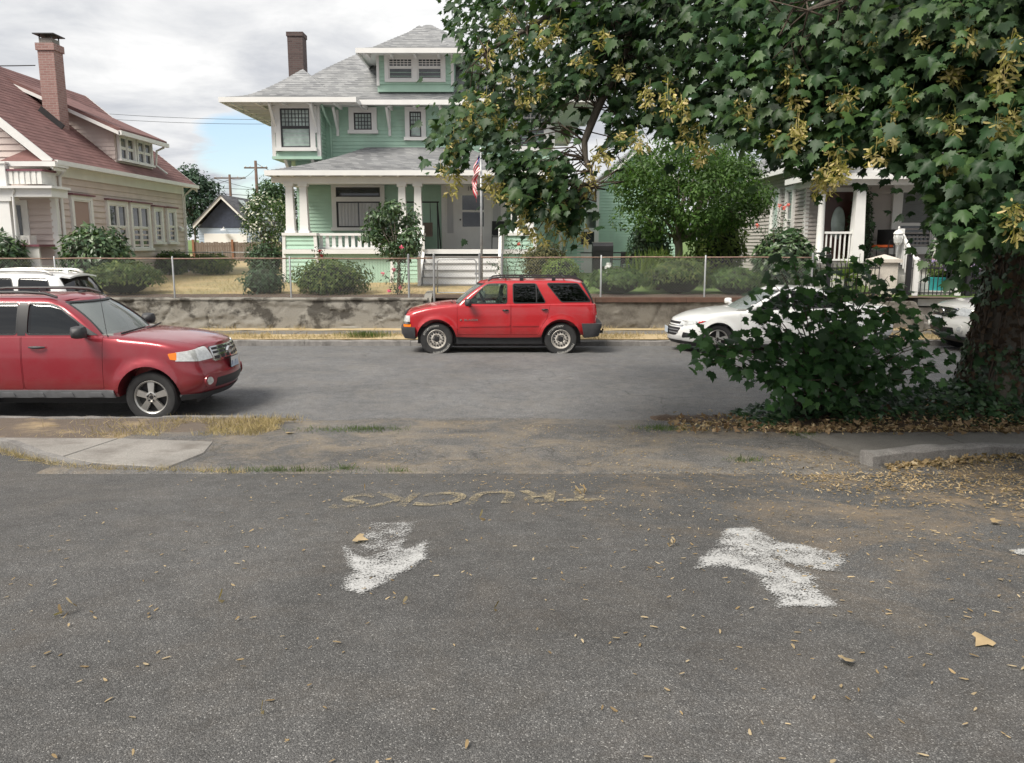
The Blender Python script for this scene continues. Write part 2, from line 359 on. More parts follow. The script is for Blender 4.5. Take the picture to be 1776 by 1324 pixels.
# ------------------------------------------------------------ the ground
K0, K1 = 10.65, 19.35                 # near and far kerb faces
def street_z(y): return .05*(1-((y-15)/4.35)**2)-.06*((y-15)/4.35)**2
def lot_z(x, y):
    z = interp([(-30, .80), (1.0, .78), (3.0, .68), (5.5, .42), (7.55, .2), (9.2, .12), (K0, .03)], y)
    return z+.012*noise.noise(Vector((x*.5, y*.5, 0)))
b = MB()
b.grid(60, 16, lambda u, v: (lerp(-150, 150, u), lerp(K0-.3, K1+.3, v), street_z(lerp(K0, K1, min(1, max(0, v))))))
tag(b.build('street', MAT['street'], smooth=True), kind='structure')
b = MB(); b.box(-900, 900, -400, 1500, -3, -.35)
tag(b.build('ground', MAT['soil']), kind='structure')
# parking lot the picture is taken from
b = MB()
b.grid(90, 80, lambda u, v: (lerp(-22, 22, u), lerp(-14, 9.3, v**.7), lot_z(lerp(-22, 22, u), lerp(-14, 9.3, v**.7))))
tag(b.build('parking_lot', MAT['lot'], smooth=True), kind='structure')
# worn asphalt apron between lot and street
def apron_edge(x): return K0+.02+.25*smooth(-3.5, -1.5, x)-.0*x+.15*smooth(2, 0, x)+.06*noise.noise(Vector((x*1.3, 0, 5)))
def apron_left(y): return lerp(-2.62, -2.95, (y-7.5)/3.2)+.1*noise.noise(Vector((0, y*2, 2)))
b = MB()
def ap(u, v):
    y = lerp(7.48, 11.1, v); x = lerp(-4.6, 4.2, u); e = apron_edge(x)
    y = lerp(7.48, e, v)
    zb = lot_z(x, y) if y < K0 else lerp(.03, street_z(e)+.006, smooth(K0-.3, e, y))
    return (x, y, zb-.03*(1-smooth(0, .03, v))+.016+.010*noise.noise(Vector((x*2.2, y*2.2, 4)))*smooth(0, .15, v)*(1-v))
b.grid(110, 50, ap)
tag(b.build('driveway_apron', MAT['apron'], smooth=True), kind='structure')

def slab(b, poly, z0, top, bev=.015):
    n = len(poly); c = Vector((sum(p[0] for p in poly)/n, sum(p[1] for p in poly)/n))
    ins = [(p[0]+(c.x-p[0])*bev, p[1]+(c.y-p[1])*bev) for p in poly]
    b.prism(poly, lambda x, y: (x, y, z0), lambda x, y: (x, y, top(x, y)-.012))
    base = len(b.v)
    b.add([(x, y, top(x, y)-.012) for x, y in poly]+[(x, y, top(x, y)) for x, y in ins], [(i, (i+1)%n, n+(i+1)%n, n+i) for i in range(n)]+[tuple(range(n, 2*n))])
# left pavement: slabs, each a piece of the pavement
side = thing('left_sidewalk', (-6, 8.6, .1), None, None); tag(side, kind='structure')
POLYS = [[(-4.24, 7.93), (-3.40, 7.74), (-3.30, 8.4), (-3.42, 9.0), (-4.60, 9.22), (-4.70, 8.22)], [(-5.10, 8.46), (-4.715, 8.23), (-4.615, 9.22), (-6.05, 9.26), (-5.72, 8.90)]]
POLYS += [[(-6.07-1.55*i-1.53, 9.0), (-6.07-1.55*i, 9.0), (-6.07-1.55*i, 9.28), (-6.07-1.55*i-1.53, 9.28)] for i in range(6)]
for poly in POLYS:
    b = MB(); dz = R.uniform(-.006, .006)
    slab(b, poly, -.2, lambda x, y, dz=dz: lot_z(x, y)+.03+dz)
    b.build('slab', MAT['concrete'], side)
# verge of dirt and straw by the near kerb, left
b = MB()
def vg(u, v):
    y = lerp(9.30, 10.50, v); xr = -3.05+.55*(v-.5)+.15*noise.noise(Vector((0, y*3, 1))); x = lerp(-30, xr, u**.35)
    return (x, y, .09+.02*noise.noise(Vector((x*1.5, y*3, 0)))+.012*noise.noise(Vector((x*7, y*9, 0)))+.01-.10*smooth(-.5, 0, x-xr))
b.grid(160, 26, vg)
def straw(name, c1, c2, c3, s=1.6, lo=.42, hi=.6):
    m, nt, bs = new_mat(name); v = pos(nt)
    f = ramp(nt, noise_(nt, v, s, 6, .65), [(lo, (0,)*3), (hi, (1,)*3)])
    c = mixc(nt, f, mixc(nt, noise_(nt, v, 60, 3), mul(c1, .6), mul(c1, 1.4)), mixc(nt, noise_(nt, v, 80, 3), mul(c2, .65), mul(c2, 1.35)))
    g = ramp(nt, noise_(nt, v, s*.6, 4), [(.55, (0,)*3), (.7, (1,)*3)]); c = mixc(nt, vmath(nt, 'MULTIPLY', g, .5), c, c3)
    lk(nt, c, bs.inputs['Base Color']); bs.inputs['Roughness'].default_value = .95; bump_(nt, bs, noise_(nt, v, 90, 4), .8, .02); return m
MAT['verge'] = straw('verge_dirt', (.13, .105, .085), (.38, .29, .17), (.15, .115, .085), 1.1, .52, .68)
MAT['strip'] = straw('dry_grass_strip', (.52, .41, .245), (.44, .335, .19), (.29, .26, .14), 1.5)
MAT['lawn'] = straw('dry_lawn', (.32, .27, .14), (.45, .34, .18), (.17, .185, .08), .55, .4, .6)
MAT['wetlawn'] = straw('green_lawn', (.10, .16, .045), (.13, .19, .05), (.07, .13, .04), .9)
tag(b.build('near_verge', MAT['verge'], smooth=True), kind='structure')

def kerb(name, x0, x1, yf, yb, ztop, zbot, mat, step=2.4, wob=.012):
    root = thing(name, ((x0+x1)/2, (yf+yb)/2, zbot), None, None); tag(root, kind='structure')
    x = x0; k = 0
    while x < x1-.05:
        xe = min(x1, x+step*R.uniform(.9, 1.1)); b = MB()
        n = max(2, int((xe-x)/.12)); d = yf-yb; sgn = 1 if yf > yb else -1
        prof = [(yb, zbot), (yb, ztop), (lerp(yb, yf, .75), ztop), (yf-sgn*.012, ztop-.02), (yf+sgn*.02, zbot)]
        vs = []
        dz = R.uniform(-.008, .008); dy = R.uniform(-.006, .006)
        for i in range(n+1):
            xx = lerp(x+.004, xe-.004, i/n)
            for j, (yy, zz) in enumerate(prof):
                nz = noise.noise(Vector((xx*3, yy*5, zz*5+k)))*wob+noise.noise(Vector((xx*11, yy*9, zz*9)))*wob*.7
                vs.append((xx, yy+dy+(nz if j > 1 else 0), zz+dz+(nz if 0 < j < 4 else 0)))
        m = len(prof); fs = [(i*m+j, i*m+(j+1)%m, (i+1)*m+(j+1)%m, (i+1)*m+j) for i in range(n) for j in range(m)]
        fs += [tuple(range(m)), tuple(n*m+j for j in range(m))]
        b.add(vs, fs); b.build('kerb_stone', mat, root, smooth=True, angle=40); x = xe; k += 1
    return root
kerb('near_kerb', -26, -3.45, K0, K0-.15, .115, -.2, MAT['kerb'])
kerb('far_kerb', -34, 34, K1, K1+.15, .085, -.2, MAT['kerb'])
# far side: dry strip, pavement, sliver of grass
b = MB(); b.grid(300, 10, lambda u, v: (lerp(-60, 60, u), lerp(K1+.14, 20.3, v), .085+.035*v+.025*noise.noise(Vector((u*260, v*4, 0)))*sin(pi*v)+.012))
tag(b.build('far_verge', MAT['strip'], smooth=True), kind='structure')
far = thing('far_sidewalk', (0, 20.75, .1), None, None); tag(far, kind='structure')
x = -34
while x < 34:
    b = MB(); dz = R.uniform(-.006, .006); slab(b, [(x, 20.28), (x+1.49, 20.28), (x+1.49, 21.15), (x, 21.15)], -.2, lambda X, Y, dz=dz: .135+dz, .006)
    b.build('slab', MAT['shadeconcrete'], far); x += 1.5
b = MB(); b.grid(240, 4, lambda u, v: (lerp(-60, 60, u), lerp(21.14, 21.5, v), .14+.04*v+.02*noise.noise(Vector((u*300, v*3, 8)))))
tag(b.build('wall_foot_grass', MAT['strip'], smooth=True), kind='structure')
# yards
WF = 21.42                            # wall face
def yard_z(x, y):
    z = interp([(21.5, .93), (22.5, 1.02), (27, 1.15), (35, 1.25), (60, 1.6), (120, 2.4)], y)
    if x > 8.2: z = lerp(z, max(z, interp([(21.5, .86), (23, 1.2), (26, 1.3)], y)), smooth(8.2, 9.5, x))
    return z+.03*noise.noise(Vector((x*.35, y*.35, 3)))
def yard(name, x0, x1, y0, y1, nx, ny, mat):
    b = MB(); b.grid(nx, ny, lambda u, v: (lerp(x0, x1, u), lerp(y0, y1, v), yard_z(lerp(x0, x1, u), lerp(y0, y1, v))))
    tag(b.build(name, mat, smooth=True), kind='structure')
yard('front_lawn', -60, 1.4, WF+.25, 60, 120, 60, MAT['lawn'])
yard('side_lawn', 1.4, 60, WF+.25, 60, 80, 60, MAT['wetlawn'])
b = MB(); b.grid(30, 20, lambda u, v: (lerp(-500, 500, u), lerp(59.9, 900, v), yard_z(0, 60)+v*4))
tag(b.build('far_ground', MAT['wetlawn'], smooth=True), kind='structure')
# planting bed behind the wall
b = MB(); b.grid(160, 6, lambda u, v: (lerp(-30, 12, u), lerp(WF+.2, 22.35, v), yard_z(lerp(-30, 12, u), lerp(WF+.2, 22.35, v))+.012+.02*noise.noise(Vector((u*90, v*5, 3)))))
tag(b.build('planting_bed', MAT['soil'], smooth=True), kind='structure')

# right pavement, its kerb stub and the littered margin
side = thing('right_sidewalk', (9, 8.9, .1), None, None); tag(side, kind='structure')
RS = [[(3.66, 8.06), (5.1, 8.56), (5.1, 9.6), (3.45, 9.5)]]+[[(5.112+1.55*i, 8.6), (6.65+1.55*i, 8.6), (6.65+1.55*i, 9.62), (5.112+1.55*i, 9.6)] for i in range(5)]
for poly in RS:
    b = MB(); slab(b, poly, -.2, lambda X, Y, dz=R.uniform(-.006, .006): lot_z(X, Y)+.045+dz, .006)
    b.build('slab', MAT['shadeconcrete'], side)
b = MB()
b.grid(100, 20, lambda u, v: (lerp(1.9+1.6*(1-v)**2+.25*noise.noise(Vector((0, v*5, 6))), 30, u**1.8), lerp(9.6, 11.15, v), .10+.22*smooth(3, 5.5, lerp(2, 30, u**1.8))*sin(pi*min(1, v*.9))+.03*noise.noise(Vector((u*60, v*4, 2)))-.1*smooth(.7, 1, v)-.14*smooth(.0022, 0, u**1.8)))
tag(b.build('maple_verge', MAT['soil'], smooth=True), kind='structure')
# fallen kerb log of concrete at the lot's edge
b = MB()
for k, (xa, ya, xb, yb_) in enumerate([(3.56, 7.86, 5.1, 8.42), (5.11, 8.42, 7.6, 8.5), (7.61, 8.5, 12, 8.52)]):
    n = 14
    for side_ in (0,):
        vs = []; prof = [(-.09, -.15), (-.09, .13), (-.07, .155), (.06, .155), (.085, .13), (.085, -.15)]
        dx, dy = xb-xa, yb_-ya; L = sqrt(dx*dx+dy*dy); nx, ny = -dy/L, dx/L
        for i in range(n+1):
            t = i/n; xx, yy = lerp(xa, xb, t), lerp(ya, yb_, t); zz = lot_z(xx, yy)
            for (o, h) in prof:
                nz = .018*noise.noise(Vector((xx*6, yy*6+o*9, h*9)))
                vs.append((xx+nx*(o+nz), yy+ny*(o+nz), zz+h*(1 if h < 0 else lerp(1, .55, smooth(3.6, 7, xx)))+(nz if h > 0 else 0)))
        m = 6; b.add(vs, [(i*m+j, i*m+(j+1)%m, (i+1)*m+(j+1)%m, (i+1)*m+j) for i in range(n) for j in range(m)]+[tuple(range(m)), tuple(n*m+j for j in range(m))])
tag(b.build('lot_kerb', MAT['kerb'], smooth=True, angle=35), kind='structure')
# low curved concrete edging at the left of the lot
b = MB(); pts = [at_ for at_ in [(-15, 9.0), (-8.5, 8.95), (-6.5, 8.92), (-5.72, 8.78), (-5.1, 8.36), (-4.25, 7.84)]]
vs = []; m = 4
P2 = [Vector((sinterp([(i, p[0]) for i, p in enumerate(pts)], t*5/30), sinterp([(i, p[1]) for i, p in enumerate(pts)], t*5/30))) for t in range(31)]
for i, p in enumerate(P2):
    d = (P2[min(30, i+1)]-P2[max(0, i-1)]).normalized(); nrm = Vector((-d.y, d.x)); z = lot_z(p.x, p.y); k = lerp(1, .25, smooth(20, 30, i))
    for o, h in ((-.06, -.1), (-.045, .10*k), (.045, .10*k), (.055, -.1)):
        q = p+nrm*o; vs.append((q.x, q.y, z+h+.01*noise.noise(Vector((q.x*5, q.y*5, h)))))
b.add(vs, [(i*m+j, i*m+(j+1)%m, (i+1)*m+(j+1)%m, (i+1)*m+j) for i in range(30) for j in range(m)]+[(0,1,2,3), (120,121,122,123)])
tag(b.build('lot_edging', MAT['kerb'], smooth=True, angle=40), kind='structure')

# ------------------------------------------------------------ painted markings
def worn(name, col, cover, sc=1.0):
    m, nt, b = new_mat(name); v = pos(nt)
    b.inputs['Roughness'].default_value = .7
    lk(nt, ramp(nt, noise_(nt, v, 25, 3), [(.3, mul(col, .8)), (.7, mul(col, 1.1))]), b.inputs['Base Color'])
    gr = ramp(nt, noise_(nt, v, 85, 4, .7), [(.28, (0,)*3), (.72, (1,)*3)])
    at_ = N(nt, 'ShaderNodeAttribute', attribute_name='wear')
    k = vmath(nt, 'ADD', vmath(nt, 'ADD', vmath(nt, 'MULTIPLY', gr, .6), vmath(nt, 'MULTIPLY', noise_(nt, v, 5, 5, .65), .75)), at_.outputs['Fac'])
    f = ramp(nt, k, [(1.0-cover, (1,)*3), (1.0-cover+.1, (0,)*3)])
    tr = N(nt, 'ShaderNodeBsdfTransparent'); mx = N(nt, 'ShaderNodeMixShader'); lk(nt, f, mx.inputs[0]); lk(nt, b.outputs[0], mx.inputs[1]); lk(nt, tr.outputs[0], mx.inputs[2])
    # f=1 where paint survives
    nt.links.new(tr.outputs[0], mx.inputs[1]); nt.links.new(b.outputs[0], mx.inputs[2])
    lk(nt, mx.outputs[0], nt.nodes['Material Output'].inputs[0]); return m
MAT['paintwhite'] = worn('worn_white_paint', (.45, .45, .445), .315)
MAT['painttan'] = worn('worn_yellow_paint', (.34, .285, .185), .40)
def marking(name, polys, mat, label, edge=.10):
    bm = bmesh.new(); outline = []; base = []
    wl_ = bm.faces.layers.float.new('w')
    for poly, w0 in polys:
        P = [atz(x, y, .42) for x, y in poly]
        for _ in range(4):       # settle each corner on the sloping lot
            P = [atz(x, y, lot_z(p.x, p.y)) for (x, y), p in zip(poly, P)]
        f = bm.faces.new([bm.verts.new((p.x, p.y, 0)) for p in P]); f[wl_] = w0; outline.append([(p.x, p.y) for p in P])
    bmesh.ops.triangulate(bm, faces=bm.faces)
    for _ in range(5):
        es = [e for e in bm.edges if e.calc_length() > .05]
        if es: bmesh.ops.subdivide_edges(bm, edges=es, cuts=1); bmesh.ops.triangulate(bm, faces=[f for f in bm.faces if len(f.verts) > 3])
    me = bpy.data.meshes.new(name); wv = []
    for k, v in enumerate(bm.verts):
        v.co.z = lot_z(v.co.x, v.co.y)+.008+.0012*(v.link_faces[0][wl_] > .1 if v.link_faces else 0); wv.append(v.link_faces[0][wl_] if v.link_faces else 0)
    bm.to_mesh(me); bm.free(); me.materials.append(mat)
    def dist(p):
        best = 0
        for o in outline:        # how deep inside the paint
            if not inside2(o, p.x, p.y): continue
            q = 9
            for a, c in zip(o, o[1:]+o[:1]):
                a, c = Vector(a), Vector(c); d = c-a; t = max(0, min(1, (p-a).dot(d)/d.dot(d))); q = min(q, (p-a-d*t).length)
            best = max(best, q)
        return best
    at_ = me.attributes.new('wear', 'FLOAT', 'POINT')
    at_.data.foreach_set('value', [w0+.5*max(0, 1-dist(v.co.xy)/edge)**1.5 for v, w0 in zip(me.vertices, wv)])
    o = link(name, me); tag(o, label, 'road marking'); return o
def inside2(poly, x, y):
    c = False
    for (x0, y0), (x1, y1) in zip(poly, poly[1:]+poly[:1]):
        if (y0 > y) != (y1 > y) and x < (x1-x0)*(y-y0)/(y1-y0)+x0: c = not c
    return c
marking('painted_arrow', [([(628,904),(738,904),(722,938),(706,972),(630,974),(604,948)], .12), ([(574,938),(606,944),(640,966),(700,950),(752,930),(756,970),(708,1002),(624,1046),(574,1022),(596,996)], 0)], MAT['paintwhite'], 'broken faded white arrow on the lot below the yellow lettering')
marking('painted_arrow', [([(1226,930),(1256,914),(1316,912),(1360,938),(1492,962),(1470,1000),(1385,994),(1345,976),(1300,958),(1222,950)], .02), ([(1178,994),(1218,950),(1300,942),(1354,962),(1420,1004),(1478,1062),(1336,1062),(1310,1018),(1286,994)], 0), ([(1300,940),(1390,970),(1440,1010),(1400,1016),(1340,970)], .22)], MAT['paintwhite'], 'broad white arrow with bent head painted on the lot at the right')
marking('painted_stripe', [([(1742,955),(1790,950),(1800,968),(1762,966)], 0)], MAT['paintwhite'], 'scrap of white paint at the right edge of the lot', .03)
def text_mesh(txt, size, name, mat, extr=0, bold=0):
    cu = bpy.data.curves.new(name, 'FONT'); cu.body = txt; cu.size = size; cu.extrude = extr; cu.offset = bold; cu.align_x = 'CENTER'; cu.align_y = 'CENTER'
    o = bpy.data.objects.new(name, cu); C.objects.link(o); dg = bpy.context.evaluated_depsgraph_get()
    me = bpy.data.meshes.new_from_object(o.evaluated_get(dg)); bpy.data.objects.remove(o); me.materials.clear(); me.materials.append(mat); return me
me = text_mesh('TRUCKS', 1.0, 'lettering', MAT['painttan'], 0, .02)
bm = bmesh.new(); bm.from_mesh(me)
for _ in range(3):
    es = [e for e in bm.edges if e.calc_length() > .08]
    bmesh.ops.triangulate(bm, faces=bm.faces)
    bmesh.ops.subdivide_edges(bm, edges=[e for e in bm.edges if e.calc_length() > .12], cuts=1)
bmesh.ops.triangulate(bm, faces=bm.faces)
xs_ = [v.co.x for v in bm.verts]; ys_ = [v.co.y for v in bm.verts]; w0, w1, h0, h1 = min(xs_), max(xs_), min(ys_), max(ys_)
for v in bm.verts:                    # lettering reads from the street, so it lies upside down from here
    u = 1-(v.co.x-w0)/(w1-w0); t = 1-(v.co.y-h0)/(h1-h0)
    x = lerp(lerp(-1.46, -1.36, t), lerp(.72, .76, t), u); y = lerp(lerp(6.0, 6.55, t), lerp(6.30, 6.80, t), u)
    v.co = (x, y, lot_z(x, y)+.008)
bm.to_mesh(me); bm.free(); me.materials.clear(); me.materials.append(MAT['painttan'])
tag(link('painted_lettering', me), 'faded yellow lettering upside down across the lot entrance', 'road marking')
# ------------------------------------------------------------ vehicles
def boolean(a, b, op):
    oa = bpy.data.objects.new('a', a); ob = bpy.data.objects.new('b', b); C.objects.link(oa); C.objects.link(ob)
    md = oa.modifiers.new('m', 'BOOLEAN'); md.object = ob; md.operation = op; md.solver = 'MANIFOLD'
    dg = bpy.context.evaluated_depsgraph_get(); me = bpy.data.meshes.new_from_object(oa.evaluated_get(dg))
    if len(me.polygons) == 0 and op != 'INTERSECT':
        md.solver = 'EXACT'; dg = bpy.context.evaluated_depsgraph_get(); me = bpy.data.meshes.new_from_object(oa.evaluated_get(dg))
    bpy.data.objects.remove(oa); bpy.data.objects.remove(ob); return me
def finish(me, mats, angle=32):
    me.materials.clear()
    for m in mats: me.materials.append(m)
    n = len(mats); me.polygons.foreach_set('material_index', [min(p.material_index, n-1) for p in me.polygons])
    me.polygons.foreach_set('use_smooth', [True]*len(me.polygons)); me.set_sharp_from_angle(angle=radians(angle)); me.update(); return me
def superbox(us, vs, ws, fn, topmat=None):
    b = MB(); idx = {}
    nu, nv, nw = len(us)-1, len(vs)-1, len(ws)-1
    def vid(i, j, k):
        if (i, j, k) not in idx: idx[(i, j, k)] = len(b.v); b.v.append(tuple(fn(us[i], vs[j], ws[k])))
        return idx[(i, j, k)]
    def face(q, m=0): b.f.append(tuple(vid(*t) for t in q)); b.m.append(m)
    for i in range(nu):
        for j in range(nv):
            face([(i,j,0),(i,j+1,0),(i+1,j+1,0),(i+1,j,0)])
            m = 0
            if topmat:
                xm = fn((us[i]+us[i+1])/2, 0, 1)[0]; m = 1 if topmat[0] < xm < topmat[1] else 0
            face([(i,j,nw),(i+1,j,nw),(i+1,j+1,nw),(i,j+1,nw)], m)
        for k in range(nw):
            face([(i,0,k),(i+1,0,k),(i+1,0,k+1),(i,0,k+1)]); face([(i,nv,k),(i,nv,k+1),(i+1,nv,k+1),(i+1,nv,k)])
    for j in range(nv):
        for k in range(nw):
            face([(0,j,k),(0,j,k+1),(0,j+1,k+1),(0,j+1,k)]); face([(nu,j,k),(nu,j+1,k),(nu,j+1,k+1),(nu,j,k+1)])
    me = bpy.data.meshes.new('s'); me.from_pydata(b.v, [], b.f); me.polygons.foreach_set('material_index', b.m); me.update(); return me
def spaced(n, pw=2.0):       # 0..1 denser towards both ends
    return [lerp(i/n, (1-cos(pi*i/n))/2, .55) for i in range(n+1)]
def arc(t): t = max(0, min(1, t)); return 1-sqrt(max(0, 1-t*t))
def body_solid(P, o=0.0):
    k = (id(P), 'b', o)
    if k not in SOLID: SOLID[k] = body_solid_(P, o)
    return SOLID[k].copy()
def house_solid(P, o=0.0, drop=0.0):
    k = (id(P), 'h', o, drop)
    if k not in SOLID: SOLID[k] = house_solid_(P, o, drop=drop)
    return SOLID[k].copy()
SOLID = {}
def body_solid_(P, o=0.0, nu=96, nv=12, nw=16):
    W = P['W']
    def fn(u, v, w):
        x0 = P['rear']-o+interp(P['tail'], w); x1 = P['front']+o+interp(P['nose'], w)
        x = lerp(x0, x1, u)
        zb, zt = sinterp(P['zb'], x)-o, sinterp(P['zt'], x)+o
        hw = W+o
        hw -= P['rf'][1]*arc(1-(x1-x)/P['rf'][0]); hw -= P['rr'][1]*arc(1-(x-x0)/P['rr'][0])
        hgt = zt-zb; z = zb+hgt*w
        hw -= P.get('tuck', .05)*max(0, 1-(z-zb)/.25)**2
        rs = interp(P['shoulder'], x); hw -= rs*arc(1-(zt-z)/(rs*1.1+.001))*.85
        hw -= P.get('tumble', .03)*max(0, (z-P['bulge'])/.5)**2 if z > P['bulge'] else 0
        fl = 0
        for wx in P['wheels']:
            r = sqrt((x-wx)**2+(z-P['hub'])**2)
            fl = max(fl, P.get('flare', .025)*smooth(P['arch']+P.get('flw', .12), P['arch']+.03, r)*(1 if z > zb+.04 else 0))
        y = v*(hw+fl*abs(v)**3)
        x -= P['bf']*v*v*smooth(.8, 1, u); x += P['br']*v*v*smooth(.2, 0, u)
        z += interp(P['crown'], x)*(1-v*v)*w**5
        return (x, y, z)
    vs = [-1+2*i/nv for i in range(nv+1)]; ws = [lerp(i/nw, 1-(1-i/nw)**1.6, .6) for i in range(nw+1)]
    return superbox(spaced(nu), vs, ws, fn, P['cabin'])
def house_solid_(P, o=0.0, nu=40, nv=12, nw=14, drop=0.0):
    g = P['gh']
    def fn(u, v, w):
        ww = w
        x0 = lerp(g['xr0'], g['xr1'], w)-o-g.get('bowr', .03)*sin(pi*w); x1 = lerp(g['xf0'], g['xf1'], w)+o+g.get('bowf', .03)*sin(pi*w)
        x = lerp(x0, x1, u); zb = interp(g['zb'], x)-.03-drop; zr = sinterp(g['zr'], x)+o
        z = lerp(zb, zr, w)
        hw = lerp(g['Wb'], g['Wr'], (z-zb)/(zr-zb))+o+.02*sin(pi*w)
        hw -= g['rc']*arc(1-(x1-x)/g['rc'])+g['rc']*.8*arc(1-(x-x0)/g['rc'])
        rr = g['rt']; hw -= rr*arc(1-(zr-z)/rr)*.9
        y = v*hw
        x -= g['bf']*v*v*smooth(.75, 1, u); x += g['br']*v*v*smooth(.25, 0, u)
        z += g['crown']*(1-v*v)*w**4-.025*smooth(.86, 1, u)*w**6-.02*smooth(.1, 0, u)*w**6
        return (x, y, z)
    vs = [-1+2*i/nv for i in range(nv+1)]; ws = [1-(1-i/nw)**1.5 for i in range(nw+1)]
    return superbox(spaced(nu), vs, ws, fn)
def rounded(poly, r=.04, n=4):
    out = []; m = len(poly)
    for i in range(m):
        p, a, c = Vector(poly[i]), Vector(poly[i-1]), Vector(poly[(i+1)%m])
        da, dc = (a-p), (c-p); k = min(r, da.length*.45, dc.length*.45)
        q0, q1 = p+da.normalized()*k, p+dc.normalized()*k
        for j in range(n+1):
            t = j/n; out.append(tuple((q0*(1-t)**2+p*2*t*(1-t)+q1*t*t)))
    return out
def area(poly): return sum(a[0]*b[1]-b[0]*a[1] for a, b in zip(poly, poly[1:]+poly[:1]))/2
def inset(poly, d):
    s = 1 if area(poly) > 0 else -1; out = []; m = len(poly)
    for i in range(m):
        p, a, c = Vector(poly[i]), Vector(poly[i-1]), Vector(poly[(i+1)%m])
        n0 = Vector((-(p-a).y, (p-a).x)).normalized()*s; n1 = Vector((-(c-p).y, (c-p).x)).normalized()*s
        k = n0+n1; k = k/max(.3, k.dot(n0)) if k.length > .01 else n0
        out.append(tuple(p+k*d))
    return out
def pm(b, mi=0):
    me = b.mesh('p', None, fix=True)
    if mi: me.polygons.foreach_set('material_index', [mi]*len(me.polygons))
    return me
def side_prism(poly, y0, y1, mi=0): b = MB(); b.prism(poly, lambda x, z: (x, y0, z), lambda x, z: (x, y1, z)); return pm(b, mi)
def front_prism(poly, x0, x1, mi=0): b = MB(); b.prism(poly, lambda y, z: (x0, y, z), lambda y, z: (x1, y, z)); return pm(b, mi)
def top_prism(poly, z0, z1, mi=0): b = MB(); b.prism(poly, lambda x, y: (x, y, z0), lambda x, y: (x, y, z1)); return pm(b, mi)
def rect(a, b, c, d): return [(a, c), (b, c), (b, d), (a, d)]
def circ(x, z, r, n=24, sx=1): return [(x+r*sx*cos(2*pi*k/n), z+r*sin(2*pi*k/n)) for k in range(n)]
def child(name, me, parent, label=None):
    o = bpy.data.objects.new(name, me); PENDING.append(o); o.parent = parent
    if label: o['label'] = label
    return o
PENDING = []                          # linked once all vehicles stand, so that the solids are cut in a small scene

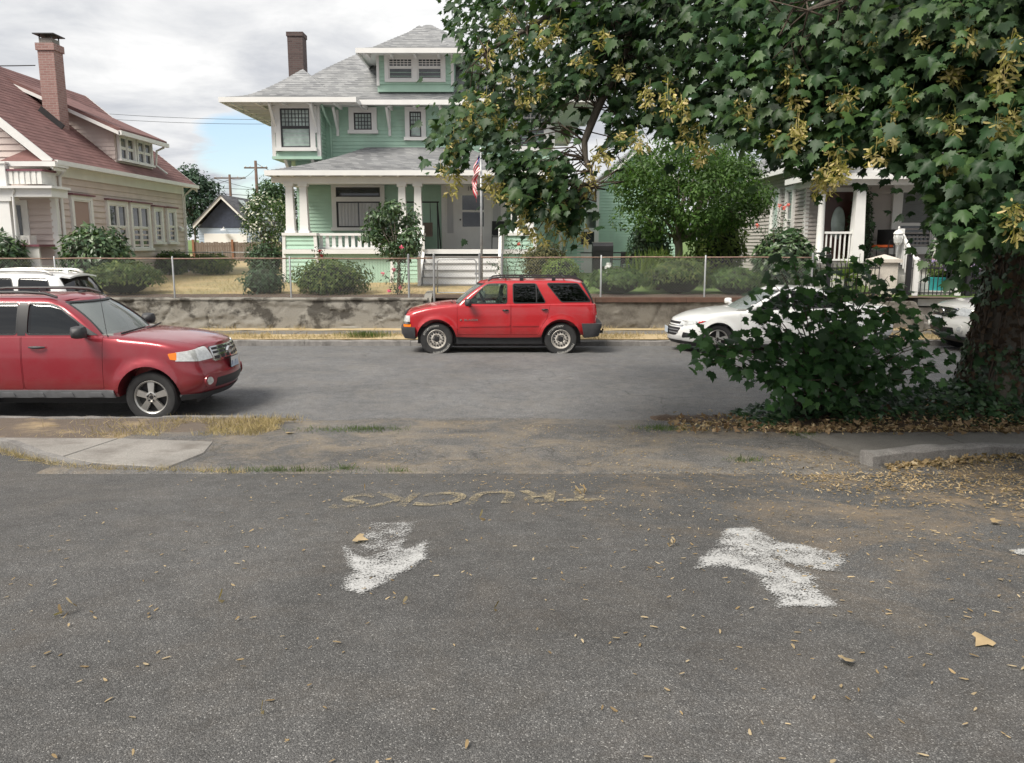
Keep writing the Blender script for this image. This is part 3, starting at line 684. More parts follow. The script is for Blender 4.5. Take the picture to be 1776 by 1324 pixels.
def make_wheel(root, x, y, P, out):       # out = -1 / +1 outward direction along y
    R_, w_ = P['R'], P.get('tw', .225); rr = P['rim']; c = (x, y, P['hub'])
    b = MB(); h = w_/2
    b.lathe([(rr*.35, -out*h*.2), (rr*.97, -out*h*.25), (rr*.97, out*h*.1), (rr*.3, out*h*.05), (.001, out*h*.05)], c, 'y', 30)
    wh = child('wheel', finish(b.mesh('wheel', None, fix=True), [MAT['dark']]), root)
    b = MB(); prof = [(rr*.98, h*.62), (rr*1.02, h*.80), (rr*1.08, h*.9), (lerp(rr, R_, .5), h*1.0), (lerp(rr, R_, .82), h*.95), (R_*.985, h*.78)]
    tread = [(R_, h*.7), (R_, h*.45), (R_*.982, h*.43), (R_*.982, h*.37), (R_, h*.35), (R_, h*.06), (R_*.982, h*.04)]
    full = prof+tread; full = full+[(r, -k) for r, k in full[::-1]]
    b.lathe(full, c, 'y', 48, closed=True)
    ty = child('tyre', finish(b.mesh('tyre', None, fix=True), [MAT['rubber']], 25), wh)
    b = MB(); s = out
    if P['wheelkind'] == 'steel':
        b.lathe([(rr*1.0, s*h*.70), (rr*1.03, s*h*.84), (rr*.99, s*h*.88), (rr*.93, s*h*.72), (rr*.86, s*h*.50), (rr*.78, s*h*.46), (rr*.60, s*h*.62), (rr*.44, s*h*.64), (rr*.36, s*h*.5), (rr*.30, s*h*.5)], c, 'y', 40)
    else:
        b.lathe([(rr*1.0, s*h*.70), (rr*1.03, s*h*.82), (rr*1.0, s*h*.88), (rr*.93, s*h*.76), (rr*.90, s*h*.35), (rr*.9, -s*h*.3)], c, 'y', 40)
        n = 5
        for k in range(n):
            t = 2*pi*k/n+pi/2
            def pt(rad, off, dep): return (c[0]+rad*cos(t)-off*sin(t), c[1]+s*dep, c[2]+rad*sin(t)+off*cos(t))
            tw = P.get('spoke', .24)
            for (o0, o1, i0, i1) in (((-tw, -tw*.22, -.13, -.03), (tw*.22, tw, .03, .13)) if P.get('split') else ((-tw*.7, tw*.7, -.15, .15),)):
                a = [pt(rr*.94, rr*o0, h*.68), pt(rr*.94, rr*o1, h*.68), pt(rr*.25, rr*i1, h*.80), pt(rr*.25, rr*i0, h*.80)]
                d = [pt(rr*.94, rr*o0, h*.35), pt(rr*.94, rr*o1, h*.35), pt(rr*.25, rr*i1, h*.45), pt(rr*.25, rr*i0, h*.45)]
                b.add(a+d, [(0,1,2,3), (7,6,5,4), (0,4,5,1), (1,5,6,2), (2,6,7,3), (3,7,4,0)])
        b.lathe([(rr*.34, s*h*.45), (rr*.33, s*h*.82), (rr*.24, s*h*.86), (rr*.22, s*h*.76), (.001, s*h*.76)], c, 'y', 24)
    rim = child('rim', finish(b.mesh('rim', None, fix=True), [P['rimmat']], 35), wh)
    b = MB()
    if P['wheelkind'] == 'steel':
        for k in range(15):
            t = 2*pi*k/15; b.lathe([(.001, s*h*.60), (.019, s*h*.60), (.019, s*h*.52)], (c[0]+rr*.70*cos(t), c[1]+s*.006, c[2]+rr*.70*sin(t)), 'y', 10)
        b.lathe([(.001, s*h*.72), (rr*.2, s*h*.70), (rr*.30, s*h*.5)], c, 'y', 20)
        for k in range(6):
            t = 2*pi*k/6; b.lathe([(.001, s*h*.76), (.014, s*h*.74), (.016, s*h*.62)], (c[0]+rr*.42*cos(t), c[1], c[2]+rr*.42*sin(t)), 'y', 8)
    else:
        b.lathe([(.001, s*h*.80), (rr*.12, s*h*.79), (rr*.13, s*h*.7)], c, 'y', 16)
        for k in range(5):
            t = 2*pi*k/5+pi/2; b.lathe([(.001, s*h*.90), (.012, s*h*.89), (.014, s*h*.78)], (c[0]+rr*.23*cos(t), c[1], c[2]+rr*.23*sin(t)), 'y', 8)
    child('hub_cap', finish(b.mesh('hub', None, fix=True), [MAT['dark']], 35), wh)
    if P.get('letters') and s:
        b = MB(); rnd = random.Random(5)
        for a0, a1 in ((radians(20), radians(100)), (radians(200), radians(285))):
            t = a0
            while t < a1:
                dt = rnd.uniform(.07, .12); r0, r1 = lerp(rr, R_, .42), lerp(rr, R_, .70)
                for (ra, rb, ta, tb) in ((r0, r1, t, t+.018), (r1-.012, r1, t, t+dt*.7), (r0, r1, t+dt*.7-.018, t+dt*.7))[:rnd.randint(2, 3)]:
                    q = [(c[0]+rd*cos(tt), c[1]+s*(h*1.0+.002), c[2]+rd*sin(tt)) for rd, tt in ((ra, ta), (rb, ta), (rb, tb), (ra, tb))]
                    b.add(q, [(0,1,2,3)])
                t += dt
        tag(child('white_lettering', finish(b.mesh('lettering', None), [MAT['whitedirty']]), wh), kind='stuff')

def car(name, label, group, loc, rz, P):
    root = thing(name, loc, label, P['cat'], group, rz)
    g = P['gh']; paint_ = P['paint']
    B0 = body_solid(P)
    mats = [paint_, MAT['interior'], MAT['dark']]
    for m_ in mats: B0.materials.append(m_)
    # wheel wells
    b = MB()
    for wx in P['wheels']:
        for s in (-1, 1):
            b.prism(circ(wx, P['hub']+.015, P['arch'], 44), lambda x, z: (x, s*(P['W']-.36), z), lambda x, z: (x, s*(P['W']+.25), z))
    wells = pm(b, 2)
    for m_ in mats: wells.materials.append(m_)
    B1 = boolean(B0, wells, 'DIFFERENCE')
    mats = [paint_, MAT['interior'], MAT['dark']]
    panels = []
    for nm, poly in P['doors']:
        for s in ((-1, 1)):
            pr = side_prism(inset(poly, .005), s*.62, s*1.3); panels.append((nm, boolean(B1, pr, 'INTERSECT'), s))
    if P.get('hood'): panels.append(('hood', boolean(B1, top_prism(inset(P['hood'], .004), P['hoodz'], 2), 'INTERSECT'), 0))
    for nm, poly in P['doors']:
        for s in (-1, 1): B1 = boolean(B1, side_prism(poly, s*.64, s*1.3, 2), 'DIFFERENCE')
    if P.get('hood'): B1 = boolean(B1, top_prism(P['hood'], P['hoodz']+.02, 2, 2), 'DIFFERENCE')
    for pr in P.get('cuts', []): B1 = boolean(B1, pr, 'DIFFERENCE')
    child('body', finish(B1, mats), root)
    doors = {}
    for nm, me, s in panels:
        o = child(nm, finish(me, [paint_, MAT['interior'], MAT['dark']]), root); doors[(nm, s)] = o
    for (nm, s), hs in [((nm, s), P['handles'].get(nm)) for nm, _ in P['doors'] for s in (-1, 1)]:
        if not hs: continue
        hx, hz, hl = hs; y = s*(P['W']+.012); b = MB()
        n = 8
        b.tube([(lerp(hx-hl/2, hx+hl/2, i/n), y+s*(.026*sin(pi*i/n)-.012), hz) for i in range(n+1)], [.011+.009*sin(pi*i/n) for i in range(n+1)], 8)
        child('handle', finish(b.mesh('handle', None, fix=True), [P.get('handlemat', MAT['plastic'])], 50), doors[(nm, s)])
    # cabin
    G = house_solid(P); Gin = house_solid(P, -.045, drop=.2)
    shell = boolean(G, Gin, 'DIFFERENCE')
    gl = boolean(house_solid(P, -.008), house_solid(P, -.013, drop=.2), 'DIFFERENCE')
    tr = boolean(house_solid(P, .004), house_solid(P, -.025, drop=.2), 'DIFFERENCE')
    wins = []
    for nm, poly, mat, kind in P['windows']:
        for s in ((-1, 1) if kind == 'side' else (0,)):
            pl = rounded(poly, P.get('wr', .04))
            ol = inset(pl, -P.get('seal', .02))
            if kind == 'side': mk = lambda q, e=0: side_prism(q, s*(.2+e), s*1.5)
            elif kind == 'front': mk = lambda q, e=0: front_prism(q, g['xf1']-.25+e, g['xf0']+.6)
            else: mk = lambda q, e=0: front_prism(q, g['xr0']-.6, max(g['xr1'], g['xr0'])+.12-e)
            shell = boolean(shell, mk(pl), 'DIFFERENCE')
            pane = boolean(gl, mk(pl), 'INTERSECT')
            seal = boolean(boolean(tr, mk(ol), 'INTERSECT'), mk(pl, -.05), 'DIFFERENCE')
            wins.append((nm, pane, seal, mat))
    child('cabin', finish(shell, [P.get('roofpaint', paint_)]), root)
    for nm, pane, seal, mat in wins:
        o = child(nm, finish(pane, [mat]), root)
        if len(seal.polygons): child('seal', finish(seal, [MAT['dark']]), o)
    for nm, poly, mat, off in P.get('pillars', []):
        for s in (-1, 1):
            me = boolean(boolean(house_solid(P, off), house_solid(P, -.02, drop=.2), 'DIFFERENCE'), side_prism(poly, s*.2, s*1.5), 'INTERSECT'); child(nm, finish(me, [mat]), root)
    # patches of other material that follow the body's skin
    for nm, prs, mat, off in P['patches']:
        for pr in prs:
            me = boolean(body_solid(P, off), pr, 'INTERSECT')
            if nm in P.get('unwell', ()): me = boolean(me, wells.copy(), 'DIFFERENCE')
            if len(me.polygons): child(nm, finish(me, [mat, mat, mat]), root)
    for wx in P['wheels']:
        for s in (-1, 1): make_wheel(root, wx, s*(P['W']-.04-P.get('tw', .225)/2), P, s)
    # underbody
    b = MB(); b.box(P['rear']+.35, P['front']-.35, -P['W']+.3, P['W']-.3, P['hub']-.12, P['hub']+.25)
    for wx in P['wheels']: b.tube([(wx, -P['W']+.15, P['hub']), (wx, P['W']-.15, P['hub'])], .04, 8)
    child('chassis', finish(b.mesh('chassis', None, fix=True), [MAT['dark']]), root)
    # seats, dashboard and steering wheel
    zb = interp(g['zb'], 0)
    for sx in P['seats']:
        for s in (-1, 1):
            b = MB(); y = s*.37
            b.prism(rounded([(sx-.10, zb-.05), (sx+.02, zb-.05), (sx-.12, zb+.17), (sx-.2, zb+.17)], .03), lambda x, z: (x, y-.24, z), lambda x, z: (x, y+.24, z))
            b.prism(rounded([(sx-.16, zb+.19), (sx-.08, zb+.19), (sx-.12, zb+.36), (sx-.21, zb+.35)], .03), lambda x, z: (x, y-.13, z), lambda x, z: (x, y+.13, z))
            b.box(sx-.15, sx-.13, y-.06, y+.06, zb+.14, zb+.22)
            child('seat', finish(b.mesh('seat', None, fix=True), [MAT['seat']], 40), root)
    b = MB(); xd = g['xf0']-.2
    b.prism(rounded([(xd-.35, zb-.05), (xd+.1, zb-.05), (xd+.12, zb-.005), (xd-.25, zb+.05), (xd-.36, zb+.02)], .03), lambda x, z: (x, -g['Wb']+.1, z), lambda x, z: (x, g['Wb']-.1, z))
    child('dashboard', finish(b.mesh('dashboard', None, fix=True), [MAT['seat']], 40), root)
    b = MB(); cx_, cz_ = xd-.52, zb+.06
    b.tube([(cx_+.19*sin(radians(28))*sin(t), .37+.19*cos(t), cz_+.19*cos(radians(28))*sin(t)) for t in [2*pi*k/24 for k in range(25)]], .017, 8, caps=False)
    b.beam((cx_, .2, cz_), (cx_, .54, cz_), .03, .03); b.beam((cx_, .37, cz_), (cx_-.08, .37, cz_-.17), .03, .03)
    child('steering_wheel', finish(b.mesh('sw', None, fix=True), [MAT['dark']], 50), root)
    # mirrors
    for s in (-1, 1):
        mx, mz = P['mirror']; b = MB(); y0 = s*(P['W']+.02)
        n = 10; vs = []
        ms = P.get('mirsize', (.11, .13, .10))
        b.lathe([(.001, -1)]+[(sqrt(max(0, 1-abs(h)**2.6)), h) for h in (-.92, -.7, -.35, 0, .35, .7, .92)]+[(.001, 1)], (0, 0, 0), 'y', 16)
        def sq(p):
            r = sqrt(p[0]**2+p[2]**2); k = 1/max(abs(p[0]/r), abs(p[2]/r))**.55 if r > .01 else 1
            return (mx+p[0]*k*ms[0]*.8+(.03 if p[0] > 0 else 0)*abs(p[0]), y0+s*.14+p[1]*ms[1], mz+p[2]*k*ms[2])
        b.v = [sq(p) for p in b.v]
        b.beam((mx-.01, y0-s*.06, mz-.06), (mx, y0+s*.1, mz-.03), .05, .07)
        child('mirror', finish(b.mesh('mirror', None, fix=True), [P.get('mirrormat', MAT['plastic'])], 50), root)
    SOLID.clear()
    for nm, me, mat in P['extras'](P): child(nm, finish(me, [mat] if not isinstance(mat, (list, tuple)) else mat, 40), root)
    return root

# ---- compact boxy utility with round arches (one red at the near kerb, one white across the street)
def ford(paint_):
    P = dict(cat='car', paint=paint_, rear=-2.22, front=2.19, W=.89, wheels=(1.31, -1.31), hub=.345, R=.352, rim=.228, arch=.425, flare=.038, flw=.13, tw=.235,
        rimmat=MAT['alloy'], wheelkind='alloy', split=False, spoke=.30,
        zb=[(-2.3, .5), (-1.9, .42), (-1.3, .36), (-.8, .36), (0, .36), (.8, .36), (1.3, .34), (1.8, .31), (2.2, .33)],
        zt=[(-2.3, 1.13), (-2.1, 1.19), (-1, 1.2), (.3, 1.2), (.72, 1.185), (1.0, 1.165), (1.5, 1.115), (1.85, 1.06), (2.02, 1.02), (2.12, .985), (2.2, .96)],
        nose=[(0, -.13), (.12, -.05), (.3, 0), (.52, -.005), (.66, -.05), (.8, -.07), (1, -.13)], tail=[(0, .1), (.2, 0), (.6, 0), (1, .05)],
        rf=(.50, .21), rr=(.3, .12), bf=.14, br=.05, tuck=.05, shoulder=[(-2, .03), (.5, .03), (1.0, .07), (2.1, .08)], bulge=.75, tumble=.06,
        crown=[(.5, .01), (1.0, .045), (1.9, .05), (2.2, .03)], cabin=(-2.1, .70))
    P['gh'] = dict(xf0=.90, xf1=.26, xr0=-2.17, xr1=-1.98, zb=[(-2.3, 1.19), (.3, 1.19), (.72, 1.175), (1.0, 1.16)], zr=[(-2.1, 1.67), (-1.4, 1.70), (-.4, 1.705), (.1, 1.695), (.3, 1.67)], Wb=.845, Wr=.67, rc=.10, rt=.10, bf=.16, br=.05, crown=.035)
    P['doors'] = [('front_door', rounded([(-.385, .465), (.70, .465), (.725, 1.3), (-.385, 1.3)], .03)), ('rear_door', rounded([(-.395, .465), (-.78, .465), (-.93, .62), (-1.13, .86), (-1.22, 1.3), (-.395, 1.3)], .03))]
    P['handles'] = {'front_door': (-.16, 1.045, .22), 'rear_door': (-.95, 1.055, .22)}
    P['hood'] = [(.86, -.70), (1.7, -.66), (2.02, -.55), (2.075, 0), (2.02, .55), (1.7, .66), (.86, .70)]; P['hoodz'] = .93
    P['windows'] = [('side_window', [(-.31, 1.225), (.53, 1.225), (.37, 1.37), (.10, 1.565), (-.02, 1.61), (-.31, 1.62)], MAT['glassmid'], 'side'),
        ('side_window', [(-.46, 1.225), (-.46, 1.62), (-1.14, 1.615), (-1.2, 1.225)], MAT['glassdark'], 'side'),
        ('side_window', [(-1.34, 1.235), (-1.28, 1.605), (-1.80, 1.585), (-1.96, 1.26)], MAT['glassdark'], 'side'),
        ('windscreen', [(-.73, 1.19), (.73, 1.19), (.58, 1.625), (-.58, 1.625)], MAT['glasswind'], 'front'),
        ('rear_window', [(-.66, 1.24), (.66, 1.24), (.56, 1.6), (-.56, 1.6)], MAT['glassdark'], 'rear')]
    P['pillars'] = [('pillar_trim', rect(-.44, -.33, 1.2, 1.635), MAT['dark'], .003), ('mirror_sail', [(.40, 1.205), (.64, 1.205), (.40, 1.37)], MAT['plastic'], .005)]
    pr = []
    P['patches'] = [('headlight', [front_prism(rounded([(s*.47, .845), (s*.52, 1.02), (s*.80, .985), (s*.95, .95), (s*.95, .86), (s*.75, .835)], .03), 1.70, 2.4) for s in (-1, 1)], MAT['lens'], .006),
        ('indicator', [side_prism(rounded([(1.60, .955), (1.715, .97), (1.715, .865), (1.63, .875)], .015), s*.6, s*1.2) for s in (-1, 1)], MAT['amber'], .007),
        ('grille', [front_prism(rounded([(-.45, .80), (.45, .80), (.49, 1.0), (-.49, 1.0)], .04), 1.8, 2.4)], MAT['dark'], .004),
        ('grille_bar', [front_prism(rect(-.45, .45, z0, z1), 1.8, 2.4) for z0, z1 in ((.80, .822), (.868, .90), (.932, .952), (.985, 1.004))]+
                       [front_prism(rect(y-.011, y+.011, .815, .99), 1.8, 2.4) for y in (-.465, -.3, -.15, .0, .15, .3, .465)], MAT['chrome'], .014),
        ('lower_intake', [front_prism(rounded(rect(-.5, .5, .44, .57), .03), 1.8, 2.4)], MAT['dark'], .003),
        ('chin_spoiler', [front_prism(rect(-.86, .86, .22, .385), 1.72, 2.4)], MAT['plastic'], .012),
        ('fog_lamp_ring', [front_prism(circ(s*.66, .55, .085), 1.7, 2.4) for s in (-1, 1)], paint_, .016),
        ('fog_lamp', [front_prism(circ(s*.665, .55, .055), 1.7, 2.4) for s in (-1, 1)], MAT['lens'], .020),
        ('sill_cladding', [side_prism(rect(-.84, .84, .30, .455), s*.6, s*1.2) for s in (-1, 1)], MAT['greyplastic'], .016),
        ('sill_pad', [side_prism(rounded([(x, .36), (x+.2, .36), (x+.18, .42), (x+.02, .42)], .015), s*.6, s*1.2) for s in (-1, 1) for x in (-.72, -.32, .08, .48)], MAT['greyplastic'], .026),
        ('tail_light', [side_prism(rounded(rect(-2.3, -2.08, .92, 1.17), .02), s*.6, s*1.2) for s in (-1, 1)], MAT['redlens'], .006),
        ('rear_bumper', [front_prism(rect(-.9, .9, .42, .66), -2.5, -1.95)], MAT['greyplastic'], .02)]
    P['unwell'] = ('sill_cladding',)
    P['mirror'] = (.50, 1.265); P['mirsize'] = (.10, .115, .085); P['seats'] = (.05, -.85)
    def ex(P):
        out = []
        for s in (-1, 1):
            b = MB(); y = s*.60
            b.tube([(-1.7, y, 1.69), (-1.62, y, 1.745), (-1.4, y, 1.765), (-.4, y, 1.77), (-.15, y, 1.755), (0.02, y, 1.70)], [.016, .022, .022, .022, .022, .016], 8); b.box(-.9, -.8, y-.02, y+.02, 1.69, 1.76)
            out.append(('roof_rail', b.mesh('rail', None, fix=True), MAT['dark']))
        b = MB(); b.box(2.185, 2.20, -.155, .155, .66, .82); out.append(('plate_holder', b.mesh('ph', None, fix=True), MAT['dark']))
        b = MB(); b.box(2.20, 2.206, -.15, .15, .668, .812); out.append(('licence_plate', b.mesh('pl', None, fix=True), MAT['plate']))
        b = MB(); b.lathe([(.001, .03), (.05, .028), (.058, .0)], (2.115, 0, .905), 'x', 24); b.v = [(x, y*1.75, .905+(z-.905)) for x, y, z in b.v]; out.append(('badge', b.mesh('bd', None, fix=True), MAT['chrome']))
        b = MB(); b.tube([(.78, -.80, 1.17), (.76, -.80, 1.21), (.70, -.80, 1.83)], [.012, .004, .0025], 6); out.append(('aerial', b.mesh('ae', None, fix=True), MAT['dark']))
        for y0, y1 in ((-.62, -.02), (.0, .6)):
            b = MB(); b.beam((.955-.22*y0*y0, y0, 1.205), (.93-.1*y1*y1, y1, 1.235), .018, .02); out.append(('wiper', b.mesh('wi', None, fix=True), MAT['dark']))
        b = MB(); b.lathe([(.001, .03), (.03, .02), (.035, 0)], (.05, .0, 1.735), 'z', 12); b.v = [(lerp(.05, x, 1.6), y, z) for x, y, z in b.v]; out.append(('roof_aerial_base', b.mesh('rb', None, fix=True), MAT['dark']))
        return out
    P['extras'] = ex; return P
def plate_mat():
    m, nt, b = new_mat('licence_plate'); v = pos(nt, (1,1,1), 'obj')
    s = N(nt, 'ShaderNodeSeparateXYZ'); lk(nt, v, s.inputs[0])
    c = ramp(nt, vmath(nt, 'MULTIPLY', vmath(nt, 'SUBTRACT', s.outputs[2], .66), 6.2), [(0, (.42, .52, .66)), (.35, (.55, .64, .74)), (.75, (.75, .76, .77)), (1, (.7, .7, .7))])
    ch = ramp(nt, noise_(nt, pos(nt, (1, 26, 3), 'obj'), 1.0, 2), [(.5, (0,)*3), (.58, (1,)*3)])
    band = ramp(nt, vmath(nt, 'ABSOLUTE', vmath(nt, 'SUBTRACT', s.outputs[2], .725)), [(.032, (1,)*3), (.036, (0,)*3)])
    c = mixc(nt, vmath(nt, 'MULTIPLY', ch, vmath(nt, 'MULTIPLY', band, .8)), c, (.07, .10, .28)); lk(nt, c, b.inputs['Base Color']); b.inputs['Roughness'].default_value = .35; return m
MAT['plate'] = plate_mat()
PAINT_RED = paint('maroon_red_paint', (.27, .012, .024), .35, .38)
PAINT_BRIGHT = paint('bright_red_paint', (.43, .006, .012), .05, .35)
PAINT_WHITE = paint('white_car_paint', (.74, .745, .74), .0, .3)
PAINT_CREAM = paint('warm_white_car_paint', (.72, .71, .67), .0, .3)

# ---- older four-door utility, bright red, steel wheels
def blazer():
    P = dict(cat='car', paint=PAINT_BRIGHT, rear=-2.16, front=2.15, W=.845, wheels=(1.36, -1.36), hub=.345, R=.36, rim=.205, arch=.43, flare=.03, flw=.10, tw=.25, letters=True,
        rimmat=MAT['steelwheel'], wheelkind='steel',
        zb=[(-2.2, .52), (-1.9, .45), (-1.3, .40), (0, .385), (1.3, .40), (1.8, .40), (2.2, .42)],
        zt=[(-2.2, 1.10), (-2.05, 1.125), (-1.0, 1.12), (.4, 1.105), (.9, 1.10), (1.2, 1.085), (1.6, 1.03), (1.9, .965), (2.05, .915), (2.12, .87), (2.2, .80)],
        nose=[(0, -.06), (.2, -.01), (.4, 0), (.7, -.01), (1, -.05)], tail=[(0, .06), (.3, 0), (.7, 0), (1, .03)],
        rf=(.30, .14), rr=(.18, .08), bf=.07, br=.03, tuck=.05, shoulder=[(-2, .03), (.6, .03), (1.1, .07), (2.1, .09)], bulge=.78, tumble=.05,
        crown=[(.6, .01), (1.1, .05), (1.9, .045), (2.2, .02)], cabin=(-2.05, .85))
    P['gh'] = dict(xf0=1.06, xf1=.44, xr0=-2.12, xr1=-1.86, zb=[(-2.3, 1.12), (.4, 1.105), (.9, 1.10), (1.2, 1.08)], zr=[(-2.0, 1.585), (-1.4, 1.615), (-.3, 1.615), (.25, 1.605), (.5, 1.575)], Wb=.805, Wr=.635, rc=.09, rt=.085, bf=.13, br=.05, crown=.03)
    P['doors'] = [('front_door', rounded([(-.26, .45), (.90, .45), (.905, 1.3), (-.26, 1.3)], .03)), ('rear_door', rounded([(-.272, .45), (-.86, .45), (-.93, .62), (-1.05, .80), (-1.17, 1.3), (-.272, 1.3)], .03))]
    P['handles'] = {'front_door': (-.15, .985, .13), 'rear_door': (-1.0, 1.0, .13)}; P['handlemat'] = MAT['dark']
    P['hood'] = [(1.0, -.66), (1.85, -.62), (2.05, -.55), (2.095, 0), (2.05, .55), (1.85, .62), (1.0, .66)]; P['hoodz'] = .82
    P['windows'] = [('side_window', [(-.17, 1.14), (.66, 1.14), (.49, 1.31), (.30, 1.50), (.21, 1.535), (-.17, 1.54)], MAT['glassclear'], 'side'),
        ('side_window', [(-.33, 1.145), (-.32, 1.54), (-.80, 1.54), (-1.01, 1.15)], MAT['glassdark'], 'side'),
        ('side_window', [(-1.37, 1.17), (-1.06, 1.55), (-1.72, 1.545), (-1.99, 1.175)], MAT['glassdark'], 'side'),
        ('windscreen', [(-.70, 1.13), (.70, 1.13), (.57, 1.53), (-.57, 1.53)], MAT['glasswind'], 'front'),
        ('rear_window', [(-.68, 1.15), (.68, 1.15), (.58, 1.53), (-.58, 1.53)], MAT['glassdark'], 'rear')]
    P['pillars'] = [('rear_pillar_trim', [(-1.80, 1.565), (-1.90, 1.56), (-2.15, 1.12), (-2.06, 1.12)], MAT['dark'], .004), ('window_divider', [(-.80, 1.545), (-.825, 1.545), (-.835, 1.14), (-.81, 1.14)], MAT['dark'], .005)]
    P['patches'] = [('front_bumper', [front_prism(rect(-.95, .95, .33, .615), 1.82, 2.5)], MAT['plastic'], .05),
        ('headlight', [front_prism(rounded(rect(min(s*.38, s*.9), max(s*.38, s*.9), .735, .865), .02), 1.93, 2.5) for s in (-1, 1)], MAT['lens'], .006),
        ('chrome_strip', [front_prism(rect(-.9, .9, .685, .732), 1.93, 2.5)], MAT['chrome'], .018),
        ('indicator', [front_prism(rect(min(s*.40, s*.9), max(s*.40, s*.9), .622, .682), 1.91, 2.5) for s in (-1, 1)], MAT['amber'], .010),
        ('grille', [front_prism(rect(-.37, .37, .735, .86), 1.9, 2.5)], MAT['dark'], .005),
        ('bug_shield', [top_prism([(2.02, -.62), (2.3, -.62), (2.3, .62), (2.02, .62)], .86, 1.2)], MAT['dark'], .014),
        ('rear_bumper', [side_prism([(-2.6, .46), (-1.86, .39), (-1.80, .70), (-2.6, .70)], -1.2, 1.2)], MAT['plastic'], .11),
        ('side_moulding', [side_prism(rounded([(-.24, .635), (.86, .625), (.86, .675), (-.24, .685)], .01), s*.6, s*1.2) for s in (-1, 1)]+[side_prism(rounded([(-.29, .636), (-.87, .64), (-.84, .69), (-.29, .685)], .01), s*.6, s*1.2) for s in (-1, 1)], PAINT_BRIGHT, .014),
        ('tail_light', [side_prism(rect(-2.3, -2.10, .87, 1.11), s*.55, s*1.2) for s in (-1, 1)], MAT['redlens'], .008),
        ('reversing_lamp', [side_prism(rect(-2.3, -2.115, .83, .868), s*.55, s*1.2) for s in (-1, 1)], MAT['lens'], .008),
        ('fuel_flap', [side_prism(circ(-1.86, .915, .083), s*.6, s*1.2) for s in (-1,)], PAINT_BRIGHT, .004)]
    P['unwell'] = ('front_bumper', 'rear_bumper')
    P['mirror'] = (.64, 1.165); P['mirsize'] = (.075, .10, .085); P['seats'] = (.1, -.75)
    def ex(P):
        out = []
        for s in (-1, 1):
            b = MB(); y = s*.58
            b.tube([(-1.85, y, 1.59), (-1.78, y, 1.64), (-1.6, y, 1.675), (.0, y, 1.68), (.15, y, 1.665), (.24, y, 1.61)], .018, 8)
            for x in (-1.2, -.5): b.box(x-.04, x+.04, y-.015, y+.015, 1.6, 1.67)
            out.append(('roof_rail', b.mesh('rail', None, fix=True), MAT['dark']))
        for x in (-1.45, -.15):
            b = MB(); b.tube([(x, -.58, 1.68), (x, .58, 1.68)], .014, 8); out.append(('roof_bar', b.mesh('rail', None, fix=True), MAT['dark']))
        for s in (1,):
            me = text_mesh('BLAZER', .085, 'badge', MAT['chrome'], .003)
            mt = Matrix.Translation((.60, .853, .775)) @ Matrix.Rotation(pi, 4, 'Z') @ Matrix.Rotation(pi/2, 4, 'X') @ Matrix.Diagonal((1.05, .62, 1, 1)); me.transform(mt)
            out.append(('badge', me, MAT['chrome']))
            b = MB(); b.prism([(.80, .775), (.826, .79), (.852, .775), (.826, .76)], lambda x, z: (x, .853, z), lambda x, z: (x, .858, z)); out.append(('emblem', b.mesh('em', None, fix=True), MAT['chrome']))
        b = MB(); b.box(-2.36, -2.2, -.04, .04, .40, .46); b.tube([(-2.36, 0, .46), (-2.36, 0, .5)], .02, 8); out.append(('tow_hitch', b.mesh('th', None, fix=True), MAT['dark']))
        b = MB(); b.box(-.95, .93, -.74, .74, .24, .40); out.append(('undersill', b.mesh('us', None, fix=True), MAT['dark']))
        for y0, y1 in ((-.6, -.05), (.05, .6)):
            b = MB(); b.beam((1.09-.18*y0*y0, y0, 1.12), (1.06-.1*y1*y1, y1, 1.145), .018, .02); out.append(('wiper', b.mesh('wi', None, fix=True), MAT['dark']))
        return out
    P['extras'] = ex; return P
